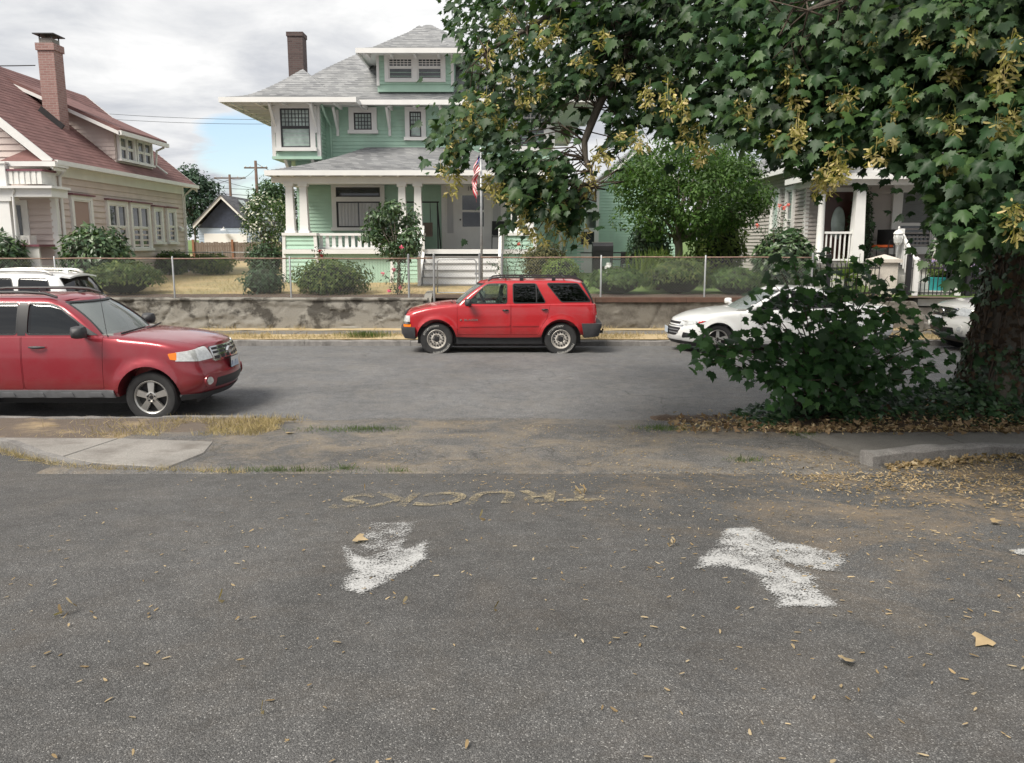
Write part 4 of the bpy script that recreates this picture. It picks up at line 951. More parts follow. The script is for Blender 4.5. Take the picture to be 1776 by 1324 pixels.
# ---- modern white saloon
def saloon():
    P = dict(cat='car', paint=PAINT_WHITE, rear=-2.54, front=2.36, W=.915, wheels=(1.415, -1.415), hub=.335, R=.335, rim=.222, arch=.375, flare=.02, flw=.10, tw=.22,
        rimmat=MAT['alloy'], wheelkind='alloy', split=False, spoke=.2,
        zb=[(-2.6, .36), (-2.0, .26), (0, .2), (1.5, .2), (2.1, .2), (2.4, .24)],
        zt=[(-2.6, .98), (-2.45, 1.04), (-2.0, 1.07), (-1.2, 1.03), (0, .98), (.9, .955), (1.1, .95), (1.5, .90), (1.9, .825), (2.15, .745), (2.28, .685), (2.4, .61)],
        nose=[(0, -.10), (.15, -.02), (.4, 0), (.7, -.03), (1, -.12)], tail=[(0, .1), (.3, 0), (.7, .03), (1, .06)],
        rf=(.75, .36), rr=(.5, .2), bf=.20, br=.08, tuck=.07, shoulder=[(-2.4, .07), (.6, .04), (1.1, .09), (2.1, .10)], bulge=.6, tumble=.07,
        crown=[(-2.5, .03), (-1.6, .02), (.6, .01), (1.1, .06), (1.9, .06), (2.4, .03)], cabin=(-1.7, .85))
    P['gh'] = dict(xf0=1.12, xf1=.22, xr0=-1.98, xr1=-1.05, zb=[(-2.3, 1.05), (-1.2, 1.02), (0, .965), (.9, .945), (1.2, .93)], zr=[(-1.9, 1.2), (-1.3, 1.37), (-.7, 1.44), (-.2, 1.455), (.1, 1.445), (.4, 1.40)], Wb=.845, Wr=.60, rc=.12, rt=.12, bf=.22, br=.14, crown=.03, bowf=.05, bowr=.06)
    P['doors'] = [('front_door', rounded([(-.18, .3), (.93, .3), (.95, 1.2), (-.18, 1.2)], .03)), ('rear_door', rounded([(-.19, .3), (-.9, .3), (-1.05, .6), (-1.22, .75), (-1.25, 1.2), (-.19, 1.2)], .03))]
    P['handles'] = {'front_door': (-.02, .86, .2), 'rear_door': (-1.05, .89, .2)}; P['handlemat'] = PAINT_WHITE
    P['hood'] = [(1.05, -.72), (1.75, -.66), (2.15, -.5), (2.25, 0), (2.15, .5), (1.75, .66), (1.05, .72)]; P['hoodz'] = .62
    P['windows'] = [('side_window', [(-.12, 1.02), (.55, 1.0), (.28, 1.19), (.05, 1.33), (-.12, 1.375)], MAT['glassdark'], 'side'),
        ('side_window', [(-.2, 1.02), (-.2, 1.385), (-.8, 1.35), (-1.3, 1.1), (-1.2, 1.06)], MAT['glassdark'], 'side'),
        ('windscreen', [(-.74, .98), (.74, .98), (.54, 1.375), (-.54, 1.375)], MAT['glasswind'], 'front'),
        ('rear_window', [(-.66, 1.1), (.66, 1.1), (.52, 1.36), (-.52, 1.36)], MAT['glassdark'], 'rear')]
    P['patches'] = [('headlight', [side_prism(rounded([(1.78, .725), (1.70, .76), (1.9, .755), (2.25, .70), (2.24, .635), (2.1, .63)], .02), s*.42, s*1.2) for s in (-1, 1)], MAT['lens'], .006),
        ('indicator', [side_prism(rounded([(1.69, .758), (1.82, .752), (1.86, .70), (1.78, .715)], .01), s*.42, s*1.2) for s in (-1, 1)], MAT['redlens'], .009),
        ('grille', [front_prism(rounded([(-.46, .65), (.46, .65), (.5, .70), (-.5, .70)], .02), 1.9, 2.6)], MAT['dark'], .005),
        ('lower_grille', [front_prism(rounded([(-.42, .40), (.42, .40), (.5, .575), (-.5, .575)], .05), 1.9, 2.6)], MAT['dark'], .005),
        ('grille_bar', [front_prism(rect(-.46, .46, z, z+.02), 1.9, 2.6) for z in (.45, .51)], MAT['greyplastic'], .009),
        ('chrome_strip', [front_prism(rect(-.52, .52, .605, .625), 1.9, 2.6)], MAT['chrome'], .010),
        ('fog_recess', [front_prism(rounded([(s*.60, .36), (s*.86, .40), (s*.86, .47), (s*.62, .49)], .03), 1.8, 2.6) for s in (-1, 1)], MAT['dark'], .004),
        ('chin_spoiler', [front_prism(rect(-.9, .9, .16, .29), 1.7, 2.6)], MAT['dark'], .006),
        ('tail_light', [side_prism(rounded([(-2.7, .84), (-2.15, .90), (-2.2, 1.0), (-2.7, .98)], .03), s*.4, s*1.2) for s in (-1, 1)], MAT['redlens'], .006),
        ('sill', [side_prism(rect(-1.02, 1.02, .1, .25), s*.6, s*1.2) for s in (-1, 1)], MAT['plastic'], .008)]
    P['mirror'] = (.70, 1.06); P['mirrormat'] = PAINT_WHITE; P['mirsize'] = (.09, .11, .075); P['seats'] = (-.05, -.95)
    def ex(P):
        b = MB(); b.box(2.375, 2.385, -.155, .155, .43, .57); return [('licence_plate', b.mesh('pl', None, fix=True), MAT['plateplain'])]
    P['extras'] = ex; return P
MAT['plateplain'] = M('plate_blue_white', (.55, .63, .72), .35, .2, 30)
# ---- tall white utility, far left
def runner():
    P = dict(cat='car', paint=PAINT_WHITE, rear=-2.40, front=2.25, W=.94, wheels=(1.40, -1.40), hub=.385, R=.385, rim=.23, arch=.47, flare=.05, flw=.14, tw=.255,
        rimmat=MAT['alloy'], wheelkind='alloy', split=True, spoke=.24,
        zb=[(-2.5, .6), (-1.9, .5), (0, .42), (1.4, .42), (2.3, .5)], zt=[(-2.5, 1.16), (-2.3, 1.22), (-1, 1.22), (.6, 1.21), (1.0, 1.2), (1.6, 1.15), (2.0, 1.08), (2.15, 1.0), (2.3, .9)],
        nose=[(0, -.1), (.2, 0), (.6, 0), (1, -.08)], tail=[(0, .05), (.3, 0), (.7, 0), (1, .05)], rf=(.4, .2), rr=(.3, .14), bf=.1, br=.06, tuck=.05,
        shoulder=[(-2, .04), (.6, .04), (1.2, .08), (2.2, .09)], bulge=.8, tumble=.06, crown=[(.6, .01), (1.2, .05), (2.2, .04)], cabin=(-2.25, .9))
    P['gh'] = dict(xf0=1.05, xf1=.45, xr0=-2.36, xr1=-2.06, zb=[(-2.5, 1.21), (.6, 1.20), (1.1, 1.18)], zr=[(-2.2, 1.72), (-1.6, 1.765), (-.3, 1.78), (.3, 1.76), (.5, 1.73)], Wb=.88, Wr=.70, rc=.12, rt=.12, bf=.14, br=.10, crown=.03)
    P['doors'] = [('front_door', rounded([(-.2, .5), (.9, .5), (.9, 1.4), (-.2, 1.4)], .03)), ('rear_door', rounded([(-.21, .5), (-.85, .5), (-1.1, .9), (-1.2, 1.4), (-.21, 1.4)], .03))]
    P['handles'] = {'front_door': (-.05, 1.08, .2), 'rear_door': (-1.0, 1.08, .2)}; P['handlemat'] = PAINT_WHITE
    P['windows'] = [('side_window', [(-.15, 1.25), (.72, 1.25), (.45, 1.5), (.3, 1.62), (-.15, 1.66)], MAT['glassmid'], 'side'),
        ('side_window', [(-.28, 1.25), (-.28, 1.665), (-1.0, 1.665), (-1.12, 1.25)], MAT['glassdark'], 'side'),
        ('side_window', [(-1.22, 1.255), (-1.18, 1.665), (-1.78, 1.655), (-1.92, 1.27)], MAT['glassdark'], 'side'),
        ('windscreen', [(-.76, 1.23), (.76, 1.23), (.61, 1.68), (-.61, 1.68)], MAT['glasswind'], 'front'),
        ('rear_window', [(-.74, 1.26), (.74, 1.26), (.62, 1.66), (-.62, 1.66)], MAT['glassmid'], 'rear')]
    P['patches'] = [('tail_light', [side_prism(rounded(rect(-2.5, -2.22, .95, 1.2), .02), s*.55, s*1.2) for s in (-1, 1)], MAT['redlens'], .008),
        ('headlight', [front_prism(rect(min(s*.5, s*.95), max(s*.5, s*.95), .86, 1.02), 1.8, 2.5) for s in (-1, 1)], MAT['lens'], .006),
        ('grille', [front_prism(rect(-.45, .45, .8, 1.0), 1.8, 2.5)], MAT['dark'], .006), ('rear_bumper', [front_prism(rect(-1, 1, .5, .75), -2.8, -2.1)], PAINT_WHITE, .05)]
    P['mirror'] = (.65, 1.3); P['mirrormat'] = PAINT_WHITE; P['seats'] = (.1, -.85)
    def ex(P):
        out = []
        for s in (-1, 1):
            b = MB(); y = s*.64
            b.tube([(-1.85, y, 1.745), (-1.74, y, 1.80), (-1.6, y, 1.825), (-.4, y, 1.84), (.05, y, 1.82), (.2, y, 1.75)], [.03, .038, .028, .024, .024, .02], 8)
            out.append(('roof_rail', b.mesh('rail', None, fix=True), MAT['alloy']))
        b = MB(); b.grid(10, 10, lambda u, v: (-2.02-.17*u, lerp(-.60, .60, v)*(1-.06*u), 1.765-.03*u-.05*(2*v-1)**2)); k = len(b.v)
        b.v += [(x, y, z-.035) for x, y, z in b.v]; b.f += [tuple(i+k for i in f[::-1]) for f in b.f]; b.m += [0]*100
        n = 11; ring = list(range(0, 11))+[j*11+10 for j in range(1, 11)]+list(range(119, 109, -1))+[j*11 for j in range(9, 0, -1)]
        for a, c in zip(ring, ring[1:]+ring[:1]): b.f.append((a, c, c+k, a+k)); b.m.append(0)
        out.append(('roof_spoiler', b.mesh('sp', None, fix=True), PAINT_WHITE))
        b = MB(); b.prism([(-1.86, 1.775), (-1.66, 1.775), (-1.82, 1.84), (-1.86, 1.84)], lambda x, z: (x, -.025, z), lambda x, z: (x, .025, z)); out.append(('roof_fin', b.mesh('fin', None, fix=True), PAINT_WHITE))
        b = MB(); b.beam((-2.39, -.25, 1.27), (-2.39, .25, 1.30), .02, .025); out.append(('rear_wiper', b.mesh('rw', None, fix=True), MAT['dark']))
        return out
    P['extras'] = ex; return P
CARS = 'cars parked along the street'
red = car('parked_car', 'dark red utility car at the near kerb, nose to the right', CARS, (-6.27, 11.73, -.035), 0, ford(PAINT_RED))
kids = list(PENDING)
car('parked_car', 'bright red older utility car with black roof rack in front of the mint house', CARS, (-.29, 18.36, -.02), pi, blazer())
car('parked_car', 'white low saloon car half hidden behind the leafy sapling', CARS, (5.90, 18.36, -.02), pi, saloon())
car('parked_car', 'tall white utility car with silver roof rails behind the dark red car', CARS, (-11.85, 18.34, -.02), pi, runner())
twin = thing('parked_car', (11.9, 18.36, -.02), 'white utility car with barred grille emerging from behind the maple trunk', 'car', CARS, pi)
new = {red: twin}
for o in kids:
    c = o.copy(); c.parent = new[o.parent]; new[o] = c; PENDING.append(c)
    if PAINT_RED in list(c.data.materials):
        c.data = c.data.copy()
        for i, m in enumerate(c.data.materials):
            if m == PAINT_RED: c.data.materials[i] = PAINT_CREAM
for o in PENDING: C.objects.link(o)
# ------------------------------------------------------------ building helpers
class Frame:                          # a wall face: u runs along it, n points out of it
    def __init__(s, o, u, n): s.o, s.u, s.n = Vector(o), Vector(u), Vector(n)
    def p(s, u, n, z): q = s.o+s.u*u+s.n*n; return (q.x, q.y, z)
    def box(s, b, u0, u1, n0, n1, z0, z1):
        a, c = s.p(u0, n0, z0), s.p(u1, n1, z1); b.box(a[0], c[0], a[1], c[1], z0, z1)
def clapboards(parent, fr, ufn, z0, z1, step, mat, single=False, name='clapboard', proud=.036):
    b = MB(); z = z0; k = 0
    while z < z1-.02:
        zt = min(z+step, z1); u0, u1 = ufn(z+.5*step)
        if u1-u0 > .05:
            a0, a1 = ufn(z); c0, c1 = ufn(zt)
            vs = [fr.p(a0, proud, z), fr.p(a1, proud, z), fr.p(c1, .008, zt+.01), fr.p(c0, .008, zt+.01), fr.p(a0, -.02, z), fr.p(a1, -.02, z), fr.p(c1, -.02, zt+.01), fr.p(c0, -.02, zt+.01)]
            b.add(vs, [(0,1,2,3), (0,4,5,1), (1,5,6,2), (2,6,7,3), (3,7,4,0), (7,6,5,4)])
            if single: b.build(name, mat, parent); b = MB()
        z += step; k += 1
    if not single: tag(b.build('siding', mat, parent), kind='stuff')
def window(parent, fr, u0, u1, z0, z1, trim=.13, lattice=None, pane=None, lower=None, split=.5, sill=True, sashmat=None, cols=1, name='window', deep=.06, head=None, casing=None, fixed=False, mull=.06, bottom=True):
    b = MB(); W_ = casing or MAT['white']; SM = sashmat or MAT['white']
    fr = Frame(fr.o+fr.n*.065, fr.u, fr.n)      # casing stands proud of the boards
    t = trim
    zl = z0-t*.7 if bottom else z0
    fr.box(b, u0-t, u0, -.05, .05, zl, z1+t); fr.box(b, u1, u1+t, -.05, .05, zl, z1+t); fr.box(b, u0, u1, -.05, .048, z1, z1+t)
    if sill: fr.box(b, u0-t-.04, u1+t+.04, -.05, .10, z0-t*.7, z0-.001)
    elif bottom: fr.box(b, u0, u1, -.05, .048, z0-t*.7, z0)
    root = b.build(name, W_, parent)
    if head: b = MB(); fr.box(b, u0-t-.05, u1+t+.05, -.05, .13, z1+t, z1+t+.05); b.build('head_cap', head, root)
    zs = lerp(z0, z1, split)
    for c in range(cols):
        a, e = lerp(u0, u1, c/cols), lerp(u0, u1, (c+1)/cols)
        if cols > 1:
            a += (mull/2 if c else 0); e -= (mull/2 if c < cols-1 else 0)
            if c < cols-1: b = MB(); fr.box(b, e, e+mull, -.05, .04, z0, z1); b.build('mullion', W_, root)
        for lo, hi, mt, lat, dn in ((z0, zs, lower or pane, None, -.012), (zs, z1, pane, lattice, 0)) if not fixed else ((z0, z1, pane, lattice, 0),):
            b = MB(); s = .045
            fr.box(b, a, a+s, -.045+dn, .018+dn, lo, hi); fr.box(b, e-s, e, -.045+dn, .018+dn, lo, hi); fr.box(b, a+s, e-s, -.045+dn, .018+dn, lo, lo+s); fr.box(b, a+s, e-s, -.045+dn, .018+dn, hi-s, hi)
            b.build('sash', SM, root)
            b = MB(); fr.box(b, a+s, e-s, -.05, -.02+dn, lo+s, hi-s); b.build('pane', mt or MAT['pane'], root)
            if lat:
                nx, nz = lat; b = MB()
                for i in range(1, nx): x = lerp(a+s, e-s, i/nx); fr.box(b, x-.011, x+.011, -.02+dn, .002+dn, lo+s, hi-s)
                for i in range(1, nz): z = lerp(lo+s, hi-s, i/nz); fr.box(b, a+s, e-s, -.02+dn, .004+dn, z-.011, z+.011)
                tag(b.build('lattice', SM if not sashmat else sashmat, root), kind='stuff')
    return root
def hip_roof(parent, x0, x1, y0, y1, prof, mat, kx=1.0, back=True, step=.14, eave=.15, soffit=True, name='roof', gutter=True):
    T = prof[-1][0]; n = int(sqrt(T*T+(prof[-1][1]-prof[0][1])**2)/step)+1
    b = MB(); ring = []
    def rect_(t, z): return [(x0+t*kx, y0+t, z), (x1-t*kx, y0+t, z), (x1-t*kx, (y1-t) if back else y1, z), (x0+t*kx, (y1-t) if back else y1, z)]
    for i in range(n):
        t0, t1 = T*i/n, T*(i+1)/n; za, zb_ = sinterp(prof, t0), sinterp(prof, t1)
        r0, r1 = rect_(t0, za+.016), rect_(t1, zb_)
        low = rect_(t0, za-.004)
        vs = low+r0+r1
        fs = [(k, (k+1)%4, 4+(k+1)%4, 4+k) for k in range(4)]+[(4+k, 4+(k+1)%4, 8+(k+1)%4, 8+k) for k in range(4)]
        if not back: fs = [f for j, f in enumerate(fs) if j not in (2, 6)]
        b.add(vs, fs)
    r = rect_(T, prof[-1][1]); b.add(r, [(0,1,2,3)])
    rf = b.build(name, mat, parent, fix=False)
    z = prof[0][1]
    b = MB(); q = .06
    b.box(x0-q, x1+q, y0-q, y0+.0, z-eave, z+.01); b.box(x0-q, x0, y0, y1, z-eave, z+.01); b.box(x1, x1+q, y0, y1, z-eave, z+.01)
    if back: b.box(x0, x1, y1-q, y1, z-eave, z+.01)
    b.build('gutter', MAT['white'], parent)
    if soffit: b = MB(); b.box(x0, x1, y0, y1, z-.05, z-.02); b.build('soffit', MAT['white'], parent)
    return rf

# ------------------------------------------------------------ mint green house
GH = thing('mint_house', (-3.37, 34, 1.1), 'two-storey mint green house with white trim, deep eaves and front porch', 'house')
FY = Vector((0, -1, 0))
w1 = Frame((0, 29.3, 0), (1,0,0), FY); w2 = Frame((0, 29.4, 0), (1,0,0), FY)
b = MB(); b.box(-7.6, 1.17, 29.32, 39.5, .9, 5.4); b.build('ground_floor_wall', MAT['mint'], GH)
b = MB(); b.box(-7.6, 1.2, 29.42, 39.5, 5.4, 7.2); b.build('upper_wall', MAT['mint'], GH)
clapboards(GH, w1, lambda z: (-7.6, 1.17), 2.2, 4.6, .125, MAT['mint'])
clapboards(GH, w1, lambda z: (-7.6, 1.17), 1.0, 2.2, .125, MAT['mint'])
clapboards(GH, w2, lambda z: (-7.6, 1.2), 5.3, 7.2, .125, MAT['mint'])
wl = Frame((-7.6, 29.3, 0), (0,1,0), (-1,0,0)); wr = Frame((1.17, 29.3, 0), (0,1,0), (1,0,0))
clapboards(GH, wl, lambda z: (0, 10), 1.0, 7.1, .125, MAT['mint']); clapboards(GH, wr, lambda z: (0, 10), 1.0, 7.1, .125, MAT['mint'])
bays = []
for bx0, bx1 in ((-8.19, -6.55), (-.19, 1.45)):
    b = MB(); b.box(bx0+.02, bx1-.02, 28.63, 31.8, 5.33, 7.2); bay = b.build('corner_bay', MAT['mint'], GH); bays.append(bay)
    f = Frame((0, 28.6, 0), (1,0,0), FY); clapboards(bay, f, lambda z: (bx0+.09, bx1-.09), 5.33, 7.2, .125, MAT['mint'])
    for xx, nn in ((bx0, -1), (bx1, 1)):
        clapboards(bay, Frame((xx, 28.6, 0), (0,1,0), (nn,0,0)), lambda z: (.1, 3.1), 5.33, 7.2, .125, MAT['mint'])
        b = MB(); b.box(xx-.03*(nn < 0)-.0, xx+.03*(nn > 0)+.0, 28.57, 28.7, 5.30, 7.15) if False else b.box(min(xx, xx-nn*.1)-.012, max(xx, xx-nn*.1)+.012, 28.555, 28.68, 5.30, 7.13); b.build('corner_board', MAT['white'], bay)
    b = MB(); b.box(bx0-.03, bx1+.03, 28.54, 31.8, 5.24, 5.33); b.build('base_board', MAT['mint'], bay)
    for xx in (bx0+.35, bx1-.35):
        b = MB(); b.prism([(28.75, 5.24), (29.4, 5.24), (29.4, 4.85), (29.25, 4.85)], lambda y, z: (xx-.05, y, z), lambda y, z: (xx+.05, y, z)); b.build('bracket', MAT['white'], bay)
    cxm = (bx0+bx1)/2
    window(bay, f, cxm-.50, cxm+.50, 5.62, 6.90, .17, (8, 4) , MAT['panepale'] if bx0 < -2 else MAT['pane'], MAT['panepale'] if bx0 < -2 else MAT['pane'], .52, sashmat=MAT['plastic'] if bx0 < -2 else MAT['white'])
window(GH, w2, -5.52, -4.90, 6.30, 6.88, .18, (5, 4), MAT['panepale'], fixed=True, sashmat=MAT['plastic'])
window(GH, w2, -3.58, -3.17, 6.06, 6.92, .16, (4, 3), MAT['panepale'], MAT['panepale'], .48, sashmat=MAT['plastic'])
window(GH, w2, -1.75, -1.34, 6.06, 6.92, .16, (4, 3), MAT['panepale'], MAT['panepale'], .48, sashmat=MAT['plastic'])
# roofs
hip_roof(GH, -9.35, 2.63, 28.5, 40.3, [(0, 7.16), (.8, 7.42), (1.6, 7.95), (2.6, 8.75), (4, 9.75), (5.9, 11.05)], MAT['roofgrey'], name='main_roof')
for bx0, bx1 in ((-9.6, -5.19), (-1.55, 2.86)):
    hip_roof(GH, bx0, bx1, 27.8, 33.4, [(0, 7.13), (.7, 7.34), (1.4, 7.80), (2.2, 8.46)], MAT['roofgrey'], name='bay_roof')
k = 0
for x in [-9.35+.86*i for i in range(15)]:
    front = 27.85 if x < -5.2 or x > -1.5 else 28.55
    b = MB(); b.box(x-.04, x+.04, front, front+1.3, 6.96, 7.085); b.build('rafter_tail', MAT['white'], GH)
for y in [28.3+.86*i for i in range(10)]:
    b = MB(); b.box(-9.55, -8.2, y-.04, y+.04, 6.965, 7.09); b.build('rafter_tail', MAT['white'], GH)
for x, y in ((-8.05, 28.6), (-6.68, 28.6), (-6.1, 29.4), (-4.28, 29.4), (-2.45, 29.4), (-.62, 29.4), (-.05, 28.6), (1.32, 28.6)):
    b = MB(); b.beam((x, y-.72, 6.98), (x, y-.04, 6.30), .08, .09); b.box(x-.045, x+.045, y-.10, y-.0, 6.1, 6.98); b.build('eave_brace', MAT['white'], GH)
b = MB(); b.tube([(-6.42, 28.4, 7.0), (-6.38, 28.75, 6.7), (-6.35, 29.33, 6.45), (-6.35, 29.33, 5.2)], .04, 8); b.build('downpipe', MAT['mint'], GH)
# dormer
b = MB(); b.box(-4.68, -2.04, 29.44, 33, 7.6, 8.9); dm = b.build('dormer', MAT['mint'], GH)
fd = Frame((0, 29.42, 0), (1,0,0), FY); clapboards(dm, fd, lambda z: (-4.68, -2.04), 7.85, 8.85, .125, MAT['mint'])
for x in (-4.70, -2.12): b = MB(); b.box(x, x+.10, 29.375, 29.5, 7.80, 8.85); b.build('corner_board', MAT['white'], dm)
window(dm, fd, -4.28, -2.43, 8.0, 8.70, .13, (6, 3), MAT['pane'], MAT['pane'], .56, sill=False, cols=2, mull=.17)
hip_roof(GH, -5.19, -1.41, 28.6, 34.5, [(0, 8.84), (.6, 9.04), (1.2, 9.44), (1.89, 10.05)], MAT['roofgrey'], name='dormer_roof')
for i in range(5): b = MB(); x = -4.9+.8*i; b.box(x-.035, x+.035, 28.64, 29.4, 8.66, 8.78); b.build('rafter_tail', MAT['white'], GH)
# chimney
def brickmat(name, c1, c2, mort, sx=.22, sz=.075):
    m, nt, bs = new_mat(name); s = N(nt, 'ShaderNodeSeparateXYZ'); lk(nt, N(nt, 'ShaderNodeNewGeometry').outputs['Position'], s.inputs[0])
    cmb = N(nt, 'ShaderNodeCombineXYZ'); lk(nt, vmath(nt, 'ADD', s.outputs[0], s.outputs[1]), cmb.inputs[0]); lk(nt, s.outputs[2], cmb.inputs[1])
    br = N(nt, 'ShaderNodeTexBrick', i_Scale=1.0, i_Mortar_Size=.008, i_Brick_Width=sx, i_Row_Height=sz); br.inputs['Color1'].default_value = (*c1, 1); br.inputs['Color2'].default_value = (*c2, 1); br.inputs['Mortar'].default_value = (*mort, 1)
    lk(nt, cmb.outputs[0], br.inputs['Vector']); lk(nt, br.outputs[0], bs.inputs['Base Color']); bs.inputs['Roughness'].default_value = .9
    bump_(nt, bs, vmath(nt, 'SUBTRACT', 1.0, br.outputs[1]), .5, .01); return m
MAT['brickdark'] = brickmat('dark_brick', (.075, .05, .048), (.11, .075, .07), (.10, .09, .085))
MAT['brickpink'] = brickmat('pink_brick', (.27, .15, .135), (.33, .20, .18), (.36, .28, .26))
b = MB(); b.box(-8.43, -7.86, 32, 32.6, 7.5, 10.18); b.box(-8.46, -7.83, 31.97, 32.63, 10.05, 10.2); b.build('chimney', MAT['brickdark'], GH)
# porch
hip_roof(GH, -7.77, 1.04, 26.3, 29.36, [(0, 4.66), (1.0, 4.92), (2.0, 5.27), (3.05, 5.72)], MAT['roofgrey'], kx=.88, back=False, name='porch_roof', step=.13)
for i in range(16): b = MB(); x = -7.6+.565*i; b.box(x-.03, x+.03, 26.34, 27.0, 4.50, 4.60); b.build('rafter_tail', MAT['white'], GH)
b = MB(); b.box(-7.45, .80, 26.68, 26.92, 4.29, 4.52); b.box(-7.45, -7.22, 26.92, 29.28, 4.29, 4.52); b.box(.57, .80, 26.92, 29.28, 4.29, 4.52)
b.box(-7.75, -7.45, 26.7, 26.9, 4.33, 4.50); b.build('porch_beam', MAT['white'], GH)
b = MB(); b.box(-7.4, .75, 26.45, 29.28, 2.08, 2.2); b.build('porch_floor', M('porch_boards', (.23, .22, .21), .7, .2, 5), GH)
b = MB(); b.box(-7.4, .75, 26.40, 26.449, 2.06, 2.205); b.build('floor_edge', MAT['white'], GH)
b = MB(); b.box(-7.3, .65, 26.9, 29.2, 4.42, 4.46); b.build('porch_ceiling', MAT['white'], GH)
for x in (-7.2, -6.75, -3.56, -3.05, .09, .57):
    b = MB(); b.taper(x, 26.8, 2.74, 4.2, .14, .14, .105, .105); b.box(x-.15, x+.15, 26.65, 26.95, 4.2, 4.295); b.box(x-.17, x+.17, 26.63, 26.97, 2.72, 2.80); b.build('porch_column', MAT['white'], GH)
for x0, x1 in ((-7.36, -6.36), (-3.86, -2.92), (-.30, .73)):
    b = MB(); b.taper((x0+x1)/2, 26.82, .95, 2.64, (x1-x0)/2-.03+.06, .36, (x1-x0)/2-.03, .30); pier = b.build('porch_pier', MAT['mint'], GH)
    clapboards(pier, Frame((0, 26.50, 0), (1,0,0), FY), lambda z: (x0-.06*(2.64-z)/1.7, x1+.06*(2.64-z)/1.7), 1.0, 2.64, .135, MAT['mint'])
    b = MB(); b.box(x0-.06, x1+.06, 26.42, 27.2, 2.64, 2.73); b.build('pier_cap', MAT['white'], pier)
    for x in (x0, x1): b = MB(); b.taper(x, 26.5, 1.0, 2.64, .055, .045, .05, .04); b.v = [(px+(.06*(2.64-pz)/1.64)*(-1 if x == x0 else 1), py-.012, pz) for px, py, pz in b.v]; b.build('corner_board', MAT['white'], pier)
b = MB(); b.box(-6.36, -3.86, 26.74, 26.90, 2.64, 2.72); b.build('top_rail', MAT['white'], GH)
b = MB(); b.box(-6.36, -3.86, 26.76, 26.88, 2.21, 2.27); b.build('bottom_rail', MAT['white'], GH)
for i in range(12): x = -6.25+.21*i; b = MB(); b.taper(x, 26.82, 2.27, 2.64, .065, .02, .05, .02); b.build('baluster', MAT['white'], GH)
b = MB()
for i in range(28): x = -6.36+.09*i; b.box(x+.004, x+.086, 26.60, 26.63, 1.0, 2.06)
b.box(-6.36, -3.86, 26.63, 26.66, 1.0, 2.06); tag(b.build('skirt_boards', MAT['mint'], GH), kind='stuff')
# porch steps
for i in range(5):
    y0 = 26.42-.28*(i+1); z1 = 2.2-.21*(i+1)
    b = MB(); b.box(-2.80, -.42, y0, 26.42, z1-.03, z1); b.build('tread', M('grey_tread', (.27, .265, .26), .7, .2, 6) if i == 0 else bpy.data.materials['grey_tread'], GH)
    b = MB(); b.box(-2.78, -.44, y0+.03, 26.42, z1-.21, z1-.031); b.build('riser', MAT['white'], GH)
for x in (-2.86, -.38):
    b = MB(); b.box(x-.05, x+.05, 25.05, 25.15, 1.1, 2.0); b.box(x-.05, x+.05, 26.3, 26.4, 2.2, 2.95); b.beam((x, 25.1, 1.92), (x, 26.35, 2.85), .09, .07); b.build('stair_rail', MAT['white'], GH)
    b = MB(); b.prism([(25.0, 1.05), (26.42, 1.05), (26.42, 2.15), (25.0, 1.22)], lambda y, z: (x-.04, y, z), lambda y, z: (x+.04, y, z)); b.build('stringer', MAT['white'], GH)
# porch front: big window, door with sidelights
f1 = w1
window(GH, f1, -6.22, -4.66, 2.95, 3.85, .16, None, MAT['pane'], sashmat=MAT['plastic'], fixed=True, casing=MAT['white'])
window(GH, f1, -6.22, -4.66, 4.012, 4.34, .16, None, MAT['pane'], sashmat=MAT['plastic'], fixed=True, sill=False, bottom=False)
for x0, x1 in ((-6.15, -5.45), (-5.41, -4.72)):
    b = MB(); b.grid(40, 1, lambda u, v: (lerp(x0, x1, u), 29.225-.02+.011*sin(u*38+x0), lerp(3.0, 3.80, v))); b.build('curtain', MAT['curtain'], GH, smooth=True)
f1 = Frame((0, 29.24, 0), (1,0,0), FY)
b = MB(); f1.box(b, -2.50, -.20, -.05, .045, 2.2, 2.26); f1.box(b, -2.50, -2.36, -.05, .045, 2.26, 4.42); f1.box(b, -.34, -.2, -.05, .045, 2.26, 4.42); f1.box(b, -2.36, -.34, -.05, .045, 4.16, 4.42); f1.box(b, -2.02, -1.90, -.05, .045, 2.26, 4.16); f1.box(b, -.86, -.74, -.05, .045, 2.26, 4.16)
cas = b.build('door_casing', MAT['white'], GH)
for x0, x1 in ((-2.36, -2.02), (-.74, -.34)):
    b = MB(); f1.box(b, x0, x1, -.04, .0, 2.26, 2.75); f1.box(b, x0, x0+.06, -.04, .002, 2.75, 4.16); f1.box(b, x1-.06, x1, -.04, .002, 2.75, 4.16); sl_ = b.build('sidelight', MAT['white'], GH)
    b = MB(); f1.box(b, x0+.06, x1-.06, -.04, -.01, 2.75, 4.14); b.build('pane', MAT['curtain'], sl_)
b = MB(); f1.box(b, -1.90, -.86, -.04, .03, 2.26, 4.16); dr = b.build('front_door', MAT['white'], GH)
for z0, z1 in ((2.98, 3.48), (3.56, 4.06)): b = MB(); f1.box(b, -1.76, -1.0, -.03, .036, z0, z1); b.build('pane', MAT['pane'], dr)
b = MB(); b.lathe([(.001, 0), (.03, .01), (.03, .05), (.001, .06)], (-1.83, 29.15, 3.22), 'y', 10); b.build('handle', MAT['dark'], dr)
me = text_mesh('1904', .21, 'house_number', MAT['dark'], .008); me.transform(Matrix.Translation((-1.38, 29.19, 4.29)) @ Matrix.Rotation(pi/2, 4, 'X')); link('house_number', me, GH)
